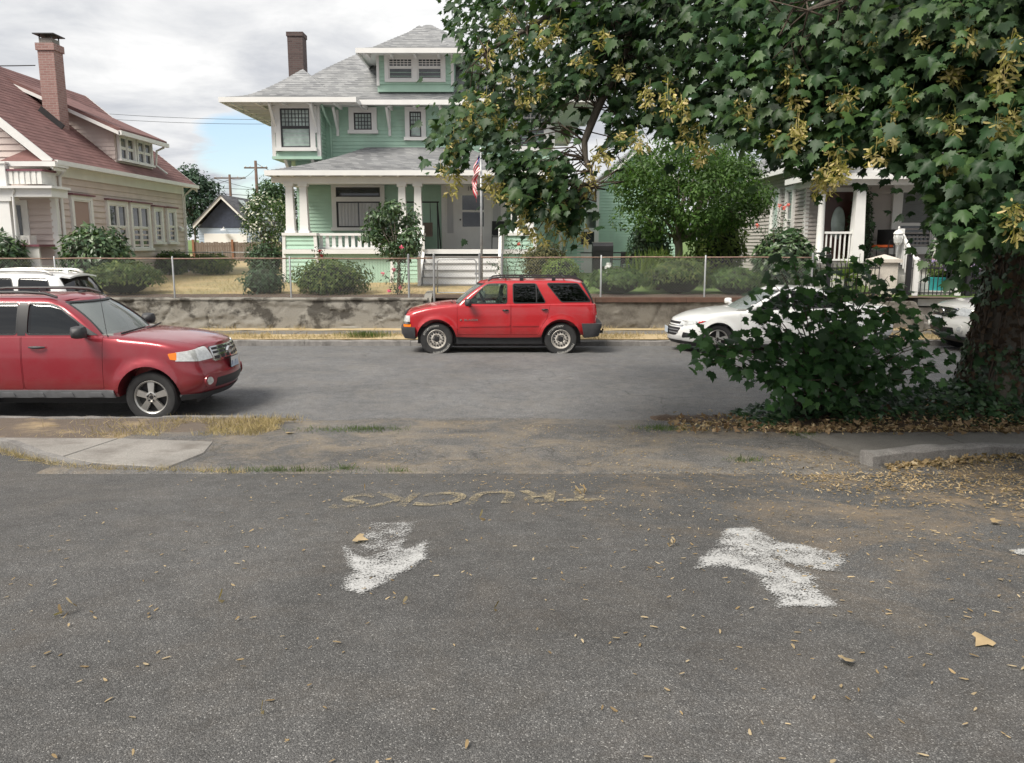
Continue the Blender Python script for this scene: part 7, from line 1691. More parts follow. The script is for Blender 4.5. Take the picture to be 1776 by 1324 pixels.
ib = np.where(big)[0]; leaf_objects(Lpos[ib[::2]], RB[ib[::2]], Lsz[ib[::2]], MAPLE, G['maple'], MP); leaf_objects(Lpos[ib[1::2]], RB[ib[1::2]], Lsz[ib[1::2]], CURLY, G['maple'], MP)
# hanging bunches of winged seeds
WING = (np.array([(0, 0, 0), (.14, .25, .02), (.2, .7, 0), (.08, 1, 0), (-.1, .95, 0), (-.1, .4, .02)]), np.array([(0, 1, 5), (1, 2, 5), (2, 3, 4), (2, 4, 5)]))
def bunch(seed, npair=13):
    r = np.random.default_rng(seed); P_, Nn, Tt = [], [], []
    for i in range(npair):
        z = -.02-.13*r.random(); a = r.random()*2*pi; rad = .012+.035*r.random(); c = np.array((rad*cos(a), rad*sin(a), z))
        for s in (-1, 1):
            dirn = np.array((cos(a+s*1.1), sin(a+s*1.1), -.55+.4*r.normal())); P_.append(c); Tt.append(dirn); Nn.append(r.normal(size=3))
    V, Fc = scatter(WING, np.array(P_), bases(np.array(Nn), np.array(Tt)), np.full(len(P_), .047))
    if npair > 2:                     # the stalk
        k = len(V); V = np.concatenate([V, np.array([(.002, 0, .03), (-.002, .002, .03), (0, -.002, -.15)])]); Fc = np.concatenate([Fc, np.array([(k, k+1, k+2)])])
    return V, Fc
BUN = [tri_mesh('seed_bunch', *bunch(s), G['seed']) for s in range(4)]
seedpx = [(865,30),(905,18),(930,62),(838,85),(880,118),(892,60),(800,190),(852,165),(830,205),(790,232),(772,300),(786,292),(945,345),(915,372),(985,345),(1004,388),(930,398),(900,352),(1042,258),(1100,232),(1072,232),(1168,135),(1215,236),(1182,165),(1190,200),(1365,128),(1362,105),(1372,150),(1475,148),(1460,165),(1650,188),(1742,178),(1735,205),(1692,45),(1685,20),(1510,30),(1503,50),(1442,300),(1448,282),(1432,290),(1402,190),(1465,232),(1395,215),(1640,110),(1770,350),(1760,365),(1655,255),(965,30),(1010,80),(1045,40),(1210,205),(1530,230),(1545,215),(1350,235),(1290,170),(820,150),(868,195),(948,120),(905,150),(1735,120),(1765,60),(1600,40),(960,300),(965,372),(1020,300),(870,320),(855,300),(1560,150),(1120,150),(1085,100)]
cnt = 0
for px, py in seedpx:
    for k in range(R.choice((2, 3, 3, 4))):
        x, y = px+R.gauss(0, 9), py+R.gauss(0, 10); dep = depth0(x)-.12+R.uniform(-.15, .3)
        if px < 1030 and py > 215: dep = 7.75+R.uniform(-.1, .3)
        a = (x-888)/F; bb = -(y-662)/F; p = Vector((a*dep, (cp+bb*sp_)*dep, CAMH+(-sp_+bb*cp)*dep))
        o = bpy.data.objects.new('seed_bunch', BUN[R.randrange(4)]); o.parent = MP; C.objects.link(o); s = R.uniform(.9, 1.35)
        o.matrix_basis = Matrix.Translation(p-Vector(MP.location)) @ Matrix.Rotation(R.uniform(0, 6.28), 4, 'Z') @ Matrix.Rotation(R.gauss(0, .3), 4, 'X') @ Matrix.Scale(s, 4); cnt += 1
# ivy on the trunk: green low and at the left edge, dead and brown above
def trunk_pts(n, z0, z1, side=None):
    z = rng.uniform(z0, z1, n); a = rng.uniform(0, 2*pi, n) if side is None else rng.normal(side, .7, n); r = np.interp(z, [p[0] for p in prof], [p[1] for p in prof])*1.04+rng.random(n)*.05
    d = np.stack([np.cos(a), np.sin(a), np.zeros(n)], -1); return np.stack([TX_+.04*z+r*d[:, 0], TY_+r*d[:, 1], z], -1), d
IVY = leafT([(0, 0), (.3, -.1), (.5, .15), (.28, .4), (.12, .55), (0, .9)], .25, .1, .05)
p, d = trunk_pts(2600, .5, 4.5); foliage(p, d, G['deadivy'], IVY, .085, 'dead_ivy', MP, up=0, jit=.5)
p, d = trunk_pts(1500, .1, 1.1); foliage(p, d, G['ivy'], IVY, .085, 'ivy', MP, up=.2, jit=.5)
p, d = trunk_pts(700, 1.6, 4.2, pi); foliage(p, d, G['ivy'], IVY, .09, 'ivy', MP, up=.1, jit=.6)
b = MB()
for i in range(22):
    a = R.uniform(2.2, 5.6); z = .3; pts_ = []
    while z < R.uniform(2.5, 4): r = interp(prof, z)*1.03+.01; pts_.append((TX_+.04*z+r*cos(a), TY_+r*sin(a), z)); z += .2; a += R.gauss(0, .07)
    b.tube(pts_, .011, 5)
tag(b.build('ivy_stems', MAT['twig'], MP, smooth=True, fix=False), kind='stuff')
# ------------------------------------------------------------ maple sapling at the kerb
SP = thing('maple_sapling', (4.15, 10.55, .15), 'leafy maple suckers in front of the white saloon', 'sapling')
tips = [(1205,590,10.1),(1215,600,10.1),(1240,615,10.0),(1302,548,10.5),(1312,512,10.6),(1300,600,10.2),(1330,480,10.8),(1345,450,10.7),(1372,438,10.6),(1390,470,10.7),(1410,520,10.4),(1350,560,10.2),(1370,620,10.0),(1400,660,9.9),(1440,480,10.8),(1470,455,10.8),(1492,440,10.7),(1520,450,10.9),(1540,480,10.7),(1480,530,10.5),(1450,580,10.2),(1500,560,10.4),(1530,540,10.6),(1560,500,10.8),(1580,520,10.7),(1330,650,10.0),(1440,640,10.0),(1480,620,10.1),(1510,640,10.1),(1560,580,10.5),(1600,600,10.4),(1625,590,10.4),(1420,440,10.9),(1310,555,10.4),(1380,580,10.2),(1350,690,9.9),(1420,690,9.9),(1430,540,10.3),(1395,505,10.5),(1465,500,10.5),(1545,520,10.6),(1455,610,10.1),(1350,515,10.5),(1500,590,10.2),(1412,610,10.1),(1380,655,10.0),(1325,530,10.4),(1510,500,10.6),(1290,640,10.1),(1530,610,10.2),(1480,570,10.3),(1440,560,10.3),(1232,628,10.0),(1258,600,10.1),(1212,575,10.2),(1640,560,10.5),(1665,605,10.5),(1600,650,10.3),(1565,660,10.2),(1625,635,10.4),(1540,655,10.1),(1590,560,10.6)]
sp_pos, sp_n, sp_t, sp_s = [], [], [], []
for (px, py, Yd) in tips:
    c = at(px, py, Yd); base = Vector((4.15+R.gauss(0, .22), 10.55+R.gauss(0, .1), .12)); m = base.lerp(c, .5)+Vector((0, 0, .2)); b = MB()
    P_ = [base, base.lerp(m, .5)+Vector((0, 0, .08)), m, m.lerp(c, .55)+Vector((0, 0, .04)), c]; b.tube(P_, [.013, .011, .008, .006, .003], 6); b.build('stem', MAT['twig'], SP, smooth=True)
    for k in range(22):
        t_ = 1-R.random()**1.5*.72; f = t_*4; i = min(3, int(f)); p = P_[i].lerp(P_[i+1], f-i); o = Vector((R.gauss(0, .14), R.gauss(0, .14), R.gauss(0, .10)))
        sp_pos.append(p+o); sp_n.append(Vector((0, -.55, .8))+o*1.5+Vector((R.gauss(0, .4), R.gauss(0, .3), R.gauss(0, .25)))); sp_t.append(o*3+(c-base).normalized()*.3+Vector((R.gauss(0, .4), R.gauss(0, .3), -.55))); sp_s.append(R.uniform(.10, .18))
sp_pos, sp_n, sp_t, sp_s = map(np.array, (sp_pos, sp_n, sp_t, sp_s)); RB = bases(sp_n, sp_t); big = nearest(sp_pos, sp_s, 300)
V, Fc = scatter(MAPLE, sp_pos[~big], RB[~big], sp_s[~big]); o = link('leaves', tri_mesh('leaves', V, Fc, G['sap']), SP); o['kind'] = 'stuff'
leaf_objects(sp_pos[big], RB[big], sp_s[big], MAPLE, G['sap'], SP)
# ------------------------------------------------------------ ivy bed, litter, grass
def verge_z(x, y): 
    v = (y-9.6)/1.55; return .10+.22*smooth(3, 5.5, x)*sin(pi*max(0, min(1, v*.9)))-.1*smooth(.7, 1, v)
n = 9000; x = 2.75+rng.random(n)**.8*8; y = rng.uniform(9.75, 11.15, n); m = (y > 9.75+.28*np.sin(x*2.1)**2+.1*rng.random(n)-.15*(x > 5)) & (y < 11.15-.25*(x < 4)) & (x > 2.8+.5*rng.random(n))
x, y = x[m], y[m]; mound = np.array([verge_z(a, c)+.16*smooth(2.7, 3.6, a)*smooth(9.6, 10.1, c)*smooth(11.3, 10.9, c)*(1+.5*noise.noise(Vector((a*2, c*2, 0))))+.12*smooth(5, 6, a)*smooth(9.9, 10.4, c) for a, c in zip(x, y)])
pts = np.stack([x, y, mound*rng.uniform(.55, 1.0, len(x))+.02], -1); dd_ = np.tile(np.array((0, -.5, .8)), (len(x), 1))
o = foliage(pts, dd_, G['ivy'], IVY, .08, 'ivy_bed', None, up=.3, jit=.6); tag(o, 'dark ivy covering the ground around the maple trunk', 'ivy')
def litter(name, n, gen, mat, T, s0, s1, label, cat, lift=.012, tilt=.35):
    P_ = [gen() for _ in range(n)]; P_ = np.array([p for p in P_ if p is not None]); k = len(P_); P_[:, 2] += lift*rng.random(k)
    V, Fc = scatter(T, P_, bases(np.array((0, 0, 1))+rng.normal(size=(k, 3))*tilt, rng.normal(size=(k, 3))*np.array((1, 1, .2))), rng.uniform(s0, s1, k))
    o = link(name, tri_mesh(name, V, Fc, mat)); tag(o, label, cat, kind='stuff'); return o
CURL = (MAPLE_LOW[0]*np.array((1, 1, 1))+np.stack([np.zeros(len(MAPLE_LOW[0])), np.zeros(len(MAPLE_LOW[0])), .5*MAPLE_LOW[0][:, 0]**2], -1), MAPLE_LOW[1])
def g1():
    x = 2.0+R.random()**.9*8; y = 9.76+(R.gauss(0, .16) if R.random() < .6 else R.gauss(.1, .4))-.05+.12*noise.noise(Vector((x*1.2, 0, 0)))
    if x < 3.2: y += .45*R.random()
    if not 9.3 < y < 10.9: return None
    return (x, y, verge_z(x, y)+.02 if y > 9.62 else lot_z(x, y)+.06)
litter('dry_leaf_litter', 1000, g1, G['drybrown'], CURL, .025, .085, 'band of dry brown leaves along the edge of the ivy', 'leaf litter', .05, .7)
litter('pale_seed_litter', 4200, g1, G['dry'], WING, .03, .065, 'pale fallen seeds scattered along the ivy edge', 'leaf litter', .05, .5)
def g2():
    x = 3.7+R.random()**1.3*7
    yk = lerp(7.86, 8.42, (x-3.56)/1.54) if x < 5.1 else lerp(8.42, 8.5, min(1, (x-5.1)/2.5))
    y = yk-.12-abs(R.gauss(0, .12))
    return (x, y, lot_z(x, y)+.012)
litter('leaf_drift', 1100, g2, G['dry'], CURL, .02, .06, 'drift of dry leaves against the lot kerb at the right', 'leaf litter', .04, .6)
def g3():
    x = R.uniform(-3.2, 9.5); y = R.uniform(1.9, 7.6); w_ = .10+.9*smooth(.6, 2.3, .26*x+.17*y+.5*noise.noise(Vector((x*.8, y*.8, 0))))
    return (x, y, lot_z(x, y)+.006) if R.random() < w_ else None
litter('lot_chaff', 11000, g3, G['dry'], WING, .018, .042, 'tan seed chaff strewn over the parking lot', 'leaf litter', .004, .15)
def g4():
    x = R.uniform(-3, 3.9); y = R.uniform(7.5, 10.7); w_ = smooth(-.15, .35, noise.noise(Vector((x*1.1, y*1.8, 3))))*smooth(-3.2, 1.2, x)
    return (x, y, ap_z(x, y)+.006) if R.random() < w_ else None
def ap_z(x, y): return (lot_z(x, y) if y < K0 else .03)+.012
litter('apron_chaff', 8000, g4, G['dry'], WING, .014, .036, 'tan chaff caught on the rough apron', 'leaf litter', .004, .2)
def g5():
    x = R.uniform(2.6, 8.5); y = R.uniform(5.6, 8.3)
    if y > (lerp(7.72, 8.28, (x-3.56)/1.54) if x > 3.56 else 8.3): return None
    x = x; return (x, y, lot_z(x, y)+.008) if R.random() < smooth(5.6, 7.2, y+.35*(x-4)+.5*noise.noise(Vector((x*1.5, y*3, 2)))) else None
litter('margin_chaff', 15000, g5, G['dry'], WING, .018, .05, 'thick tan chaff on the shaded lot margin below the kerb', 'leaf litter', .008, .3)
def blades(name, n, gen, mat, h0, h1, label, cat='grass', lean=.35):
    P_ = [gen() for _ in range(n)]; P_ = np.array([p for p in P_ if p is not None]); k = len(P_)
    V, Fc = scatter(BLADE, P_, bases(rng.normal(size=(k, 3))*np.array((1, 1, .1))+np.array((0, -.6, 0)), np.array((0, 0, 1))+rng.normal(size=(k, 3))*lean), rng.uniform(h0, h1, k)); o = link(name, tri_mesh(name, V, Fc, mat)); tag(o, label, cat, kind='stuff')
def far_strip():
    x = R.uniform(-12, 13); y = R.uniform(19.5, 20.3); return (x, y, .09+.035*(y-19.5)/.8) if noise.noise(Vector((x*1.3, y*2, 1))) > -.35 else None
blades('dry_strip_grass', 14000, far_strip, G['straw'], .06, .16, 'straw-dry grass strip along the far kerb', lean=.6)
def lawn_():
    x = R.uniform(-13.5, 1); y = 22.2+R.random()**1.5*9; return (x, y, yard_z(x, y)) if noise.noise(Vector((x*.9, y*.9, 4))) > -.2 else None
blades('lawn_straw', 16000, lawn_, G['straw'], .04, .13, 'dry blades standing on the front lawn', lean=.7)
blades('lawn_green', 5000, lambda: (lambda x, y: (x, y, yard_z(x, y)) if noise.noise(Vector((x*.6, y*.6, 9))) > .1 else None)(R.uniform(-13.5, 1), 22.2+R.random()*9), G['grass'], .04, .12, 'green blades mixed into the front lawn', lean=.6)
blades('green_strip_grass', 700, lambda: (R.gauss(-3.6, .28), R.uniform(19.7, 20.2), .11), G['grass'], .08, .2, 'green tuft in the dry strip left of the bright red car', lean=.5)
blades('wall_foot_tufts', 3000, lambda: (lambda x: (x, R.uniform(21.18, 21.36), .15) if noise.noise(Vector((x*1.1, 0, 6))) > .0 else None)(R.uniform(-12, 11)), G['straw'], .05, .16, 'dry tufts at the foot of the retaining walls', lean=.5)
def straw_left():
    x = -2.9-abs(R.gauss(0, .95)); y = R.uniform(9.4, 10.45); x += .35*(y-9.9)
    return (x, y, .105) if noise.noise(Vector((x*1.6, y*1.6, 2))) > -.25 else None
blades('dry_verge_grass', 5200, straw_left, G['straw'], .04, .13, 'flattened straw on the verge beside the dark red car', lean=1.6)
blades('edging_straw', 2600, lambda: (lambda t: (sinterp([(i, p[0]) for i, p in enumerate(pts_edge)], t)+R.gauss(0, .05), sinterp([(i, p[1]) for i, p in enumerate(pts_edge)], t)-.07-abs(R.gauss(0, .035)), lot_z(-5, 8)+.02-.1*0))(R.uniform(0, 5)), G['straw'], .03, .09, 'straw along the curved lot edging', lean=1.6) if False else None
pts_edge = [(-9, 8.86), (-7.6, 8.84), (-6.4, 8.82), (-5.75, 8.66), (-5.15, 8.28), (-4.3, 7.78), (-3.4, 7.68), (-2.6, 7.58)]
def edge_straw():
    t = R.uniform(0, 7); x = sinterp([(i, p[0]) for i, p in enumerate(pts_edge)], t)+R.gauss(0, .05); y = sinterp([(i, p[1]) for i, p in enumerate(pts_edge)], t)-abs(R.gauss(0, .04)); return (x, y, lot_z(x, y)+.01)
blades('edging_straw', 2600, edge_straw, G['straw'], .03, .09, 'straw along the curved lot edging at the left', lean=1.6)
for (px, py, sx, sy, nn, lab) in ((600, 748, .32, .10, 500, 'green grass tuft in the apron below the dark red car'), (650, 745, .2, .05, 260, 'thin green grass line in the apron crack'), (1155, 745, .20, .10, 520, 'green grass clump at the left end of the ivy'), (495, 821, .32, .03, 420, 'green grass line at the seam left of the lettering'), (598, 818, .06, .03, 100, 'little grass tuft on the lot seam'), (1395, 757, .08, .12, 260, 'grass sprouting at the pavement corner on the right'), (1290, 803, .12, .05, 160, 'sparse grass blades on the seam at the right'), (690, 822, .1, .02, 90, 'tiny grass tuft on the seam above the lettering')):
    c = atz(px, py, .13); c = atz(px, py, lot_z(c.x, c.y)); blades('grass_tuft', nn, lambda: (lambda x, y: (x, y, min(.2, lot_z(x, min(y, K0)))+.012))(c.x+R.gauss(0, sx), c.y+R.gauss(0, sy)), G['grass'], .03, .085, lab, lean=.6)
# seeds and leaves one can pick out on the asphalt
SPRAY = [tri_mesh('fallen_seeds', *bunch(20+s, 5), G['dry']) for s in range(2)]; PAIR = tri_mesh('fallen_seed_pair', *bunch(31, 1), G['dry']); DRYL = tri_mesh('fallen_leaf', CURL[0], CURL[1], G['dry'])
for px, py, me, s, nm, lab in ((112, 1077, SPRAY[0], 1.2, 'fallen_seed_bunch', 'bunch of pale seeds on the lot near the left edge'), (1036, 856, SPRAY[1], 1.4, 'fallen_seed_bunch', 'bright bunch of seeds at the end of the yellow lettering'), (388, 1068, PAIR, 1.3, 'fallen_seed_pair', 'pair of winged seeds on the lot left of centre'), (596, 849, PAIR, 1.3, 'fallen_seed_pair', 'rusty seed pair above the yellow lettering'), (827, 916, PAIR, 1.4, 'fallen_seed_pair', 'upright seed pair between the two arrows'), (618, 940, DRYL, .10, 'fallen_leaf', 'pale dry leaf at the head of the left arrow'), (1176, 952, SPRAY[0], .8, 'fallen_seed_bunch', 'seed sprig left of the broad white arrow'), (1545, 938, PAIR, 1.2, 'fallen_seed_pair', 'seed pair right of the broad white arrow'), (650, 1058, PAIR, 1.1, 'fallen_seed_pair', 'seed pair below the left arrow'), (487, 1270, PAIR, 1.0, 'fallen_seed_pair', 'lone seed near the bottom edge of the picture'), (860, 1079, PAIR, 1.0, 'fallen_seed_pair', 'seed pair near the middle of the lot'), (1720, 910, DRYL, .08, 'fallen_leaf', 'greenish dry leaf near the right edge of the lot'), (1708, 1117, DRYL, .09, 'fallen_leaf', 'orange dry leaf at the lower right of the lot'), (1462, 1154, DRYL, .07, 'fallen_leaf', 'curled dry leaf at the lower right, left of the orange one'), (498, 755, DRYL, .12, 'fallen_leaf', 'grey-green leaf on the apron below the dark red car'), (1683, 728, DRYL, .12, 'litter_scrap', 'white scrap lying at the edge of the ivy')):
    c = atz(px, py, .4)
    for _ in range(5): c = atz(px, py, lot_z(c.x, c.y))
    o = link(nm, me); o.location = (c.x, c.y, lot_z(c.x, c.y)+(.02 if me is not DRYL else .03)+(.12 if py < 760 else 0)*0); o.scale = (s,)*3; o.rotation_euler = (R.uniform(-.2, .2) if me is DRYL else 1.35, R.uniform(-.2, .2), R.uniform(0, 6)); tag(o, lab, 'litter' if 'scrap' in nm else ('leaf' if 'leaf' in nm else 'seeds'))
    if 'scrap' in nm: o.location.z = verge_z(c.x, c.y)+.05; o.data = o.data.copy(); o.data.materials[0] = MAT['white']
# ------------------------------------------------------------ small things
# flag on its pole
fpz = yard_z(-.83, 22.3)
t = thing('flagpole', (-.83, 22.3, fpz), 'silver flagpole standing at the garden gate', 'flagpole')
b = MB(); b.tube([(-.83, 22.3, fpz-.2), (-.83, 22.3, 3.2), (-.83, 22.3, 4.82)], [.035, .032, .026], 12); b.build('pole', MAT['galv'], t, smooth=True)
b = MB(); b.lathe([(.001, 0), (.035, .01), (.05, .05), (.035, .09), (.001, .1)], (-.83, 22.3, 4.82), 'z', 12); b.build('finial', MAT['galv'], t, smooth=True)
def flagmat():
    m, nt, bs = new_mat('flag_cloth'); a = N(nt, 'ShaderNodeAttribute', attribute_name='uvw'); s = N(nt, 'ShaderNodeSeparateXYZ'); lk(nt, a.outputs['Vector'], s.inputs[0])
    st = vmath(nt, 'GREATER_THAN', vmath(nt, 'FRACT', vmath(nt, 'MULTIPLY', s.outputs[1], 6.5)), .5)
    c = mixc(nt, st, (.62, .03, .06), (.78, .76, .74))
    cn = vmath(nt, 'MULTIPLY', vmath(nt, 'LESS_THAN', s.outputs[0], .12), vmath(nt, 'LESS_THAN', s.outputs[1], .4)); vo = N(nt, 'ShaderNodeTexVoronoi', i_Scale=14.0); lk(nt, a.outputs['Vector'], vo.inputs['Vector'])
    cc = mixc(nt, vmath(nt, 'LESS_THAN', vo.outputs['Distance'], .25), (.05, .06, .2), (.75, .75, .75)); c = mixc(nt, cn, c, cc)
    lk(nt, c, bs.inputs['Base Color']); bs.inputs['Roughness'].default_value = .85; return m
b = MB(); uv = []
def fl(u, v):                         # limp cloth: the fly end slides down along the pole in folds
    z = 4.74-v*.55-u*.62-.1*u*v; w_ = .02+.20*sin(pi*min(1, u*1.15))*(.55+.45*v)*(1-.3*u)+.07*u
    x = -.83-.03-w_; y = 22.3+.05*sin(u*9+v*5)+.04*sin(v*14+u*3)
    uv.append((u, v, 0)); return (x+.02*sin(v*11+u*7), y, z)
b.grid(26, 26, fl); me = b.mesh('flag', flagmat(), True); at_ = me.attributes.new('uvw', 'FLOAT_VECTOR', 'POINT'); at_.data.foreach_set('vector', [c for p in uv for c in p])
tag(link('flag', me), 'limp red and white striped flag hanging from the flagpole', 'flag')
# porch swing
t = thing('porch_swing', (-3.3, 28.2, 2.2), 'black metal frame swing on the mint house porch', 'swing')
for x in (-4.15, -2.55):
    b = MB()
    for s in (-1, 1): b.tube([(x+.05*(1 if x > -3 else -1), 28.2+s*.5, 2.2), (x, 28.2, 3.78)], .022, 6)
    b.build('leg', MAT['dark'], t)
b = MB(); b.tube([(-4.2, 28.2, 3.78), (-2.5, 28.2, 3.78)], .025, 8); b.build('top_bar', MAT['dark'], t)
b = MB(); b.box(-4.0, -2.75, 28.0, 28.45, 2.62, 2.68); b.build('seat', MAT['wood'], t)
b = MB(); b.box(-4.0, -2.75, 28.42, 28.47, 2.68, 3.1); b.build('backrest', MAT['wood'], t)
for x in (-3.95, -2.8): b = MB(); b.tube([(x, 28.1, 2.65), (x, 28.2, 3.77)], .007, 5); b.tube([(x, 28.44, 3.05), (x, 28.2, 3.77)], .007, 5); b.build('hanger', MAT['dark'], t)
def patio_chair(label, x, y, z, rz, mat, cushion=None, s=1.0, group=None):
    t = thing('patio_chair', (x, y, z), label, 'chair', group, rz)
    def add(nm, b, m): o = link(nm, b.mesh(nm, m, False, None, True), t, world=False); return o
    for sx in (-1, 1):
        for sy in (-1, 1): b = MB(); b.tube([(sx*.26*s, sy*.25*s, 0), (sx*.25*s, sy*.22*s, .42*s if sy < 0 else .95*s)], .015*s, 6); add('leg', b, mat)
        b = MB(); b.tube([(sx*.27*s, -.24*s, .42*s), (sx*.28*s, -.24*s, .62*s), (sx*.28*s, .2*s, .64*s)], .015*s, 6); add('armrest', b, mat)
    b = MB(); b.box(-.25*s, .25*s, -.24*s, .22*s, .40*s, .43*s); add('seat', b, mat)
    b = MB(); b.grid(1, 1, lambda u, v: (lerp(-.24, .24, u)*s, (.2+.03*v)*s, lerp(.45, .95, v)*s)); b.box(-.24*s, .24*s, .21*s, .235*s, .5*s, .95*s); add('backrest', b, mat)
    if cushion: b = MB(); b.box(-.23*s, .23*s, -.23*s, .2*s, .431*s, .50*s); add('cushion', b, cushion)
patio_chair('dark sling chair on the porch right of the front door', -.35, 28.3, 2.2, .5, MAT['dark'])
OR = M('orange_cushion', (.70, .13, .03), .8, .1, 8)
patio_chair('black chair with orange cushion on the taupe house porch', 11.0, 24.3, 1.85, -.8, MAT['dark'], OR)
patio_chair('wire patio chair beside the black grill', 4.35, 30.2, yard_z(4.35, 30.2), .4, MAT['dark'], s=.95)
t = thing('patio_table', (3.95, 30.3, yard_z(3.95, 30.3)), 'small dark wire table between grill and patio chair', 'table')
zz = yard_z(3.95, 30.3)
b = MB(); b.box(3.68, 4.1, 30.1, 30.5, zz+.6, zz+.63); b.build('tabletop', MAT['dark'], t)
for x in (3.7, 4.08):
    for y in (30.12, 30.48): b = MB(); b.tube([(x, y, zz), (x, y, zz+.6)], .014, 6); b.build('leg', MAT['dark'], t)
# grill with gas bottle
gx, gy = 3.25, 29.4; zz = yard_z(gx, gy)
t = thing('gas_grill', (gx, gy, zz), 'black gas grill with silver lid in front of the mint garage', 'grill')
for x in (-.33, .33):
    for y in (-.22, .22): b = MB(); b.tube([(gx+x, gy+y, zz), (gx+x, gy+y, zz+.85)], .02, 6); b.build('leg', MAT['dark'], t)
b = MB(); b.box(gx-.36, gx+.36, gy-.25, gy+.25, zz+.75, zz+.95); b.build('firebox', MAT['dark'], t)
b = MB(); b.prism([(gy-.26, zz+.951), (gy-.25, zz+1.12), (gy-.12, zz+1.24), (gy+.15, zz+1.24), (gy+.26, zz+.951)], lambda y, z: (gx-.36, y, z), lambda y, z: (gx+.36, y, z)); b.build('lid', MAT['dark'], t)
b = MB(); b.box(gx-.37, gx+.37, gy-.13, gy+.16, zz+1.241, zz+1.26); b.build('lid_top', MAT['alloy'], t)
for s in (-1, 1): b = MB(); b.box(gx+s*.37, gx+s*.78, gy-.22, gy+.22, zz+.86, zz+.9); b.build('side_shelf', MAT['dark'], t)
b = MB(); b.box(gx-.34, gx-.02, gy-.2, gy+.2, zz+.1, zz+.7); b.build('cabinet', MAT['dark'], t)
b = MB(); b.lathe([(.001, 0), (.11, 0), (.115, .03), (.15, .06), (.155, .25), (.14, .32), (.08, .36), (.09, .37), (.09, .45), (.001, .45)], (gx+.22, gy-.15, zz+.08), 'z', 20)
tag(b.build('gas_bottle', MAT['white'], None, smooth=True, angle=40), 'white gas bottle under the grill', 'gas bottle')
# lamp post
lx, ly = 10.72, 22.75; zz = yard_z(lx, ly)
t = thing('garden_lamp', (lx, ly, zz), 'white lantern on a post before the taupe porch', 'lamp post')
b = MB(); b.lathe([(.09, 0), (.09, .1), (.045, .16), (.04, 1.0), (.05, 1.03), (.035, 1.07), (.06, 1.2)], (lx, ly, zz), 'z', 14); b.build('post', MAT['galv'], t, smooth=True, angle=40)
b = MB(); b.lathe([(.06, 1.2), (.11, 1.26), (.125, 1.4), (.11, 1.5)], (lx, ly, zz), 'z', 12); b.build('lantern_glass', MAT['lens'], t)
b = MB(); b.lathe([(.135, 1.49), (.14, 1.51), (.09, 1.58), (.03, 1.61), (.02, 1.65), (.03, 1.67), (.001, 1.72)], (lx, ly, zz), 'z', 14)
for k in range(6): a = 2*pi*k/6; b.tube([(lx+.062*cos(a), ly+.062*sin(a), zz+1.2), (lx+.128*cos(a), ly+.128*sin(a), zz+1.4), (lx+.113*cos(a), ly+.113*sin(a), zz+1.5)], .008, 5)
b.build('lantern_cage', MAT['white'], t, smooth=True, angle=40)
# planter and hydrangeas
px_, py_ = 11.68, 22.35; zz = 1.0
t = thing('turquoise_planter', (px_, py_, zz), 'turquoise glazed pot with a green shrub behind the iron fence', 'planter')
b = MB(); b.lathe([(.001, 0), (.16, 0), (.2, .2), (.22, .42), (.235, .44), (.235, .48), (.2, .48), (.19, .40), (.001, .40)], (px_, py_, zz), 'z', 24); b.build('pot', M('turquoise_glaze', (.05, .42, .42), .25, .12, 6), t, smooth=True, angle=40)
p, d = shell((px_, py_, zz+.68), (.24, .24, .28), 900, 8, .5); foliage(p, d, G['lime'], OVAL, .06, 'shrub', t)
t, c, r = shrub('hydrangea with lilac and pink heads beside the stair of the taupe house', 1612, 1720, 395, 500, 22.4, G['rhodo'], .10, 700, name='hydrangea')
hp = []
for k in range(26):
    d = Vector((R.gauss(0, 1), -abs(R.gauss(0, 1))-.2, R.gauss(0, 1))).normalized(); hp.append((c[0]+d.x*r[0]*.98, c[1]+d.y*r[1]*.98, c[2]+d.z*r[2]*.95))
blossoms(t, hp, G['lilac'], .20, 'flower_head', 16)
t = thing('yucca', (9.35, 22.75, 1.2), 'spiky variegated yucca in front of the taupe porch column', 'plant')
n = 60; tt = norm(rng.normal(size=(n, 3))*np.array((1, 1, .4))+np.array((0, 0, .7))); V, Fc = scatter((BLADE[0]*np.array((1.3, 1, 1)), BLADE[1]), np.tile(np.array((9.35, 22.75, 1.45)), (n, 1)), bases(rng.normal(size=(n, 3)), tt), rng.uniform(.5, .85, n)); o = link('blades', tri_mesh('blades', V, Fc, G['lime']), t); o['kind'] = 'stuff'
b = MB(); b.tube([(9.35, 22.75, 1.1), (9.35, 22.75, 1.5)], .05, 8); b.build('trunk', MAT['bark2'], t)
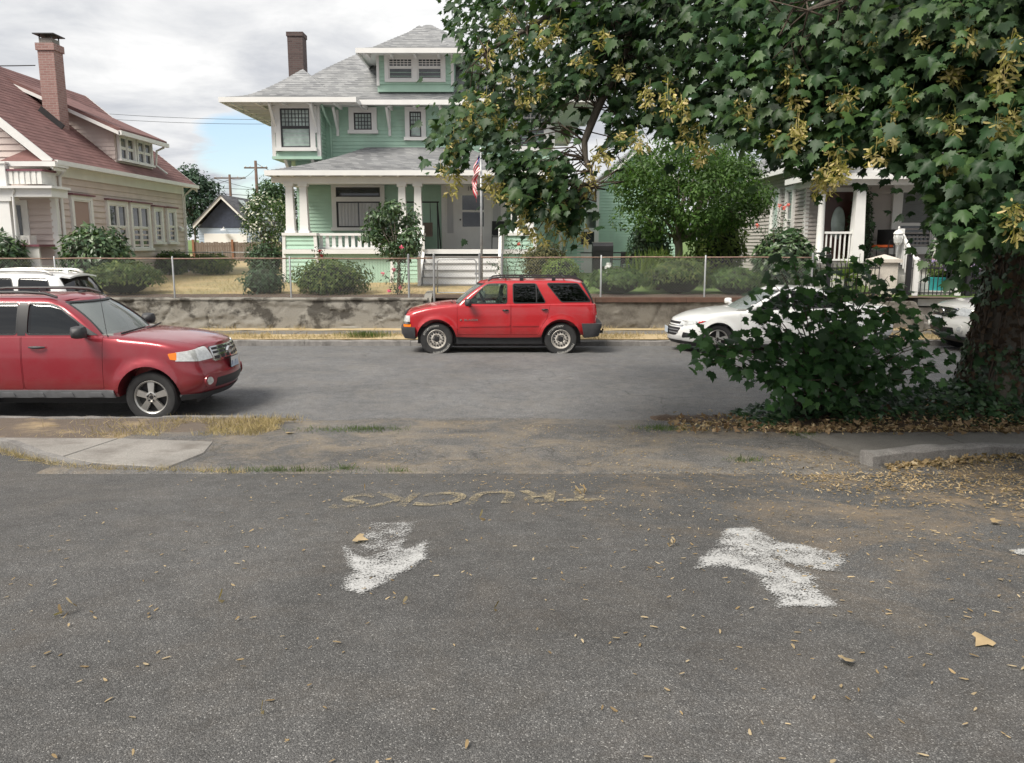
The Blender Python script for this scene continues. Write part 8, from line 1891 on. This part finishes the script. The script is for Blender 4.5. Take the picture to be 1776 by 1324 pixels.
# pole and wires in the distance
WIRE = MAT['dark']; PW = M('pole_wood', (.13, .085, .065), .9, .2, 4)
def pole(px, ptop, Y, label, arms):
    a = at(px, ptop, Y); zb = yard_z(a.x, Y); t = thing('utility_pole', (a.x, Y, zb), label, 'utility pole')
    b = MB(); b.tube([(a.x, Y, zb-.3), (a.x, Y, a.z)], [.17, .12], 10); b.build('pole', PW, t, smooth=True)
    for dz, L in arms:
        b = MB(); b.box(a.x-L, a.x+L, Y-.07, Y+.07, a.z-dz-.06, a.z-dz+.06); ar = b.build('crossarm', PW, t)
        for k in (-.9, -.5, .5, .9): b = MB(); b.lathe([(.03, 0), (.05, .06), (.03, .12), (.001, .13)], (a.x+L*k, Y, a.z-dz+.06), 'z', 8); b.build('insulator', MAT['whitedirty'], ar)
    return a
a1 = pole(398, 303, 84, 'utility pole with wide crossarm above the blue garage', [(.35, 1.6)]); a2 = pole(443, 279, 72, 'taller utility pole right of the blue garage', [(.6, 1.0)])
def wire(label, p, q, sag=.4, r=.02):
    b = MB(); p, q = Vector(p), Vector(q); b.tube([p.lerp(q, i/16)+Vector((0, 0, -sag*4*(i/16)*(1-i/16))) for i in range(17)], r, 4); tag(b.build('overhead_wire', WIRE, None), label, 'wire', 'overhead wires')
E1, E2 = at(330, 205, 80), at(700, 212, 95)
wire('upper thin wire crossing the grey sky between the houses', at(190, 198, 80), at(620, 205, 80), .3, .018); wire('second thin wire just below the upper one', at(190, 207, 80), at(620, 212, 80), .3, .018)
wire('wire from the first pole towards the mint house', at(372, 310, 84), at(600, 330, 84), .8, .02); wire('wire linking the two utility poles', at(398, 309, 84), at(443, 292, 72), .5, .02)
wire('low wire running left from the first pole', at(398, 312, 84), at(260, 300, 90), 1.0, .02); wire('wire falling right from the taller pole', at(443, 283, 72), at(640, 345, 72), .6, .02); wire('lower dark cable behind the blue garage', at(300, 328, 86), at(640, 336, 86), .5, .03); wire('lowest dark cable behind the blue garage', at(300, 320, 88), at(640, 322, 88), .5, .025)
wire('service wire running left from the pink house chimney', (-15.1, 26.9, 7.95), (-24, 24.0, 7.75), .15, .016)
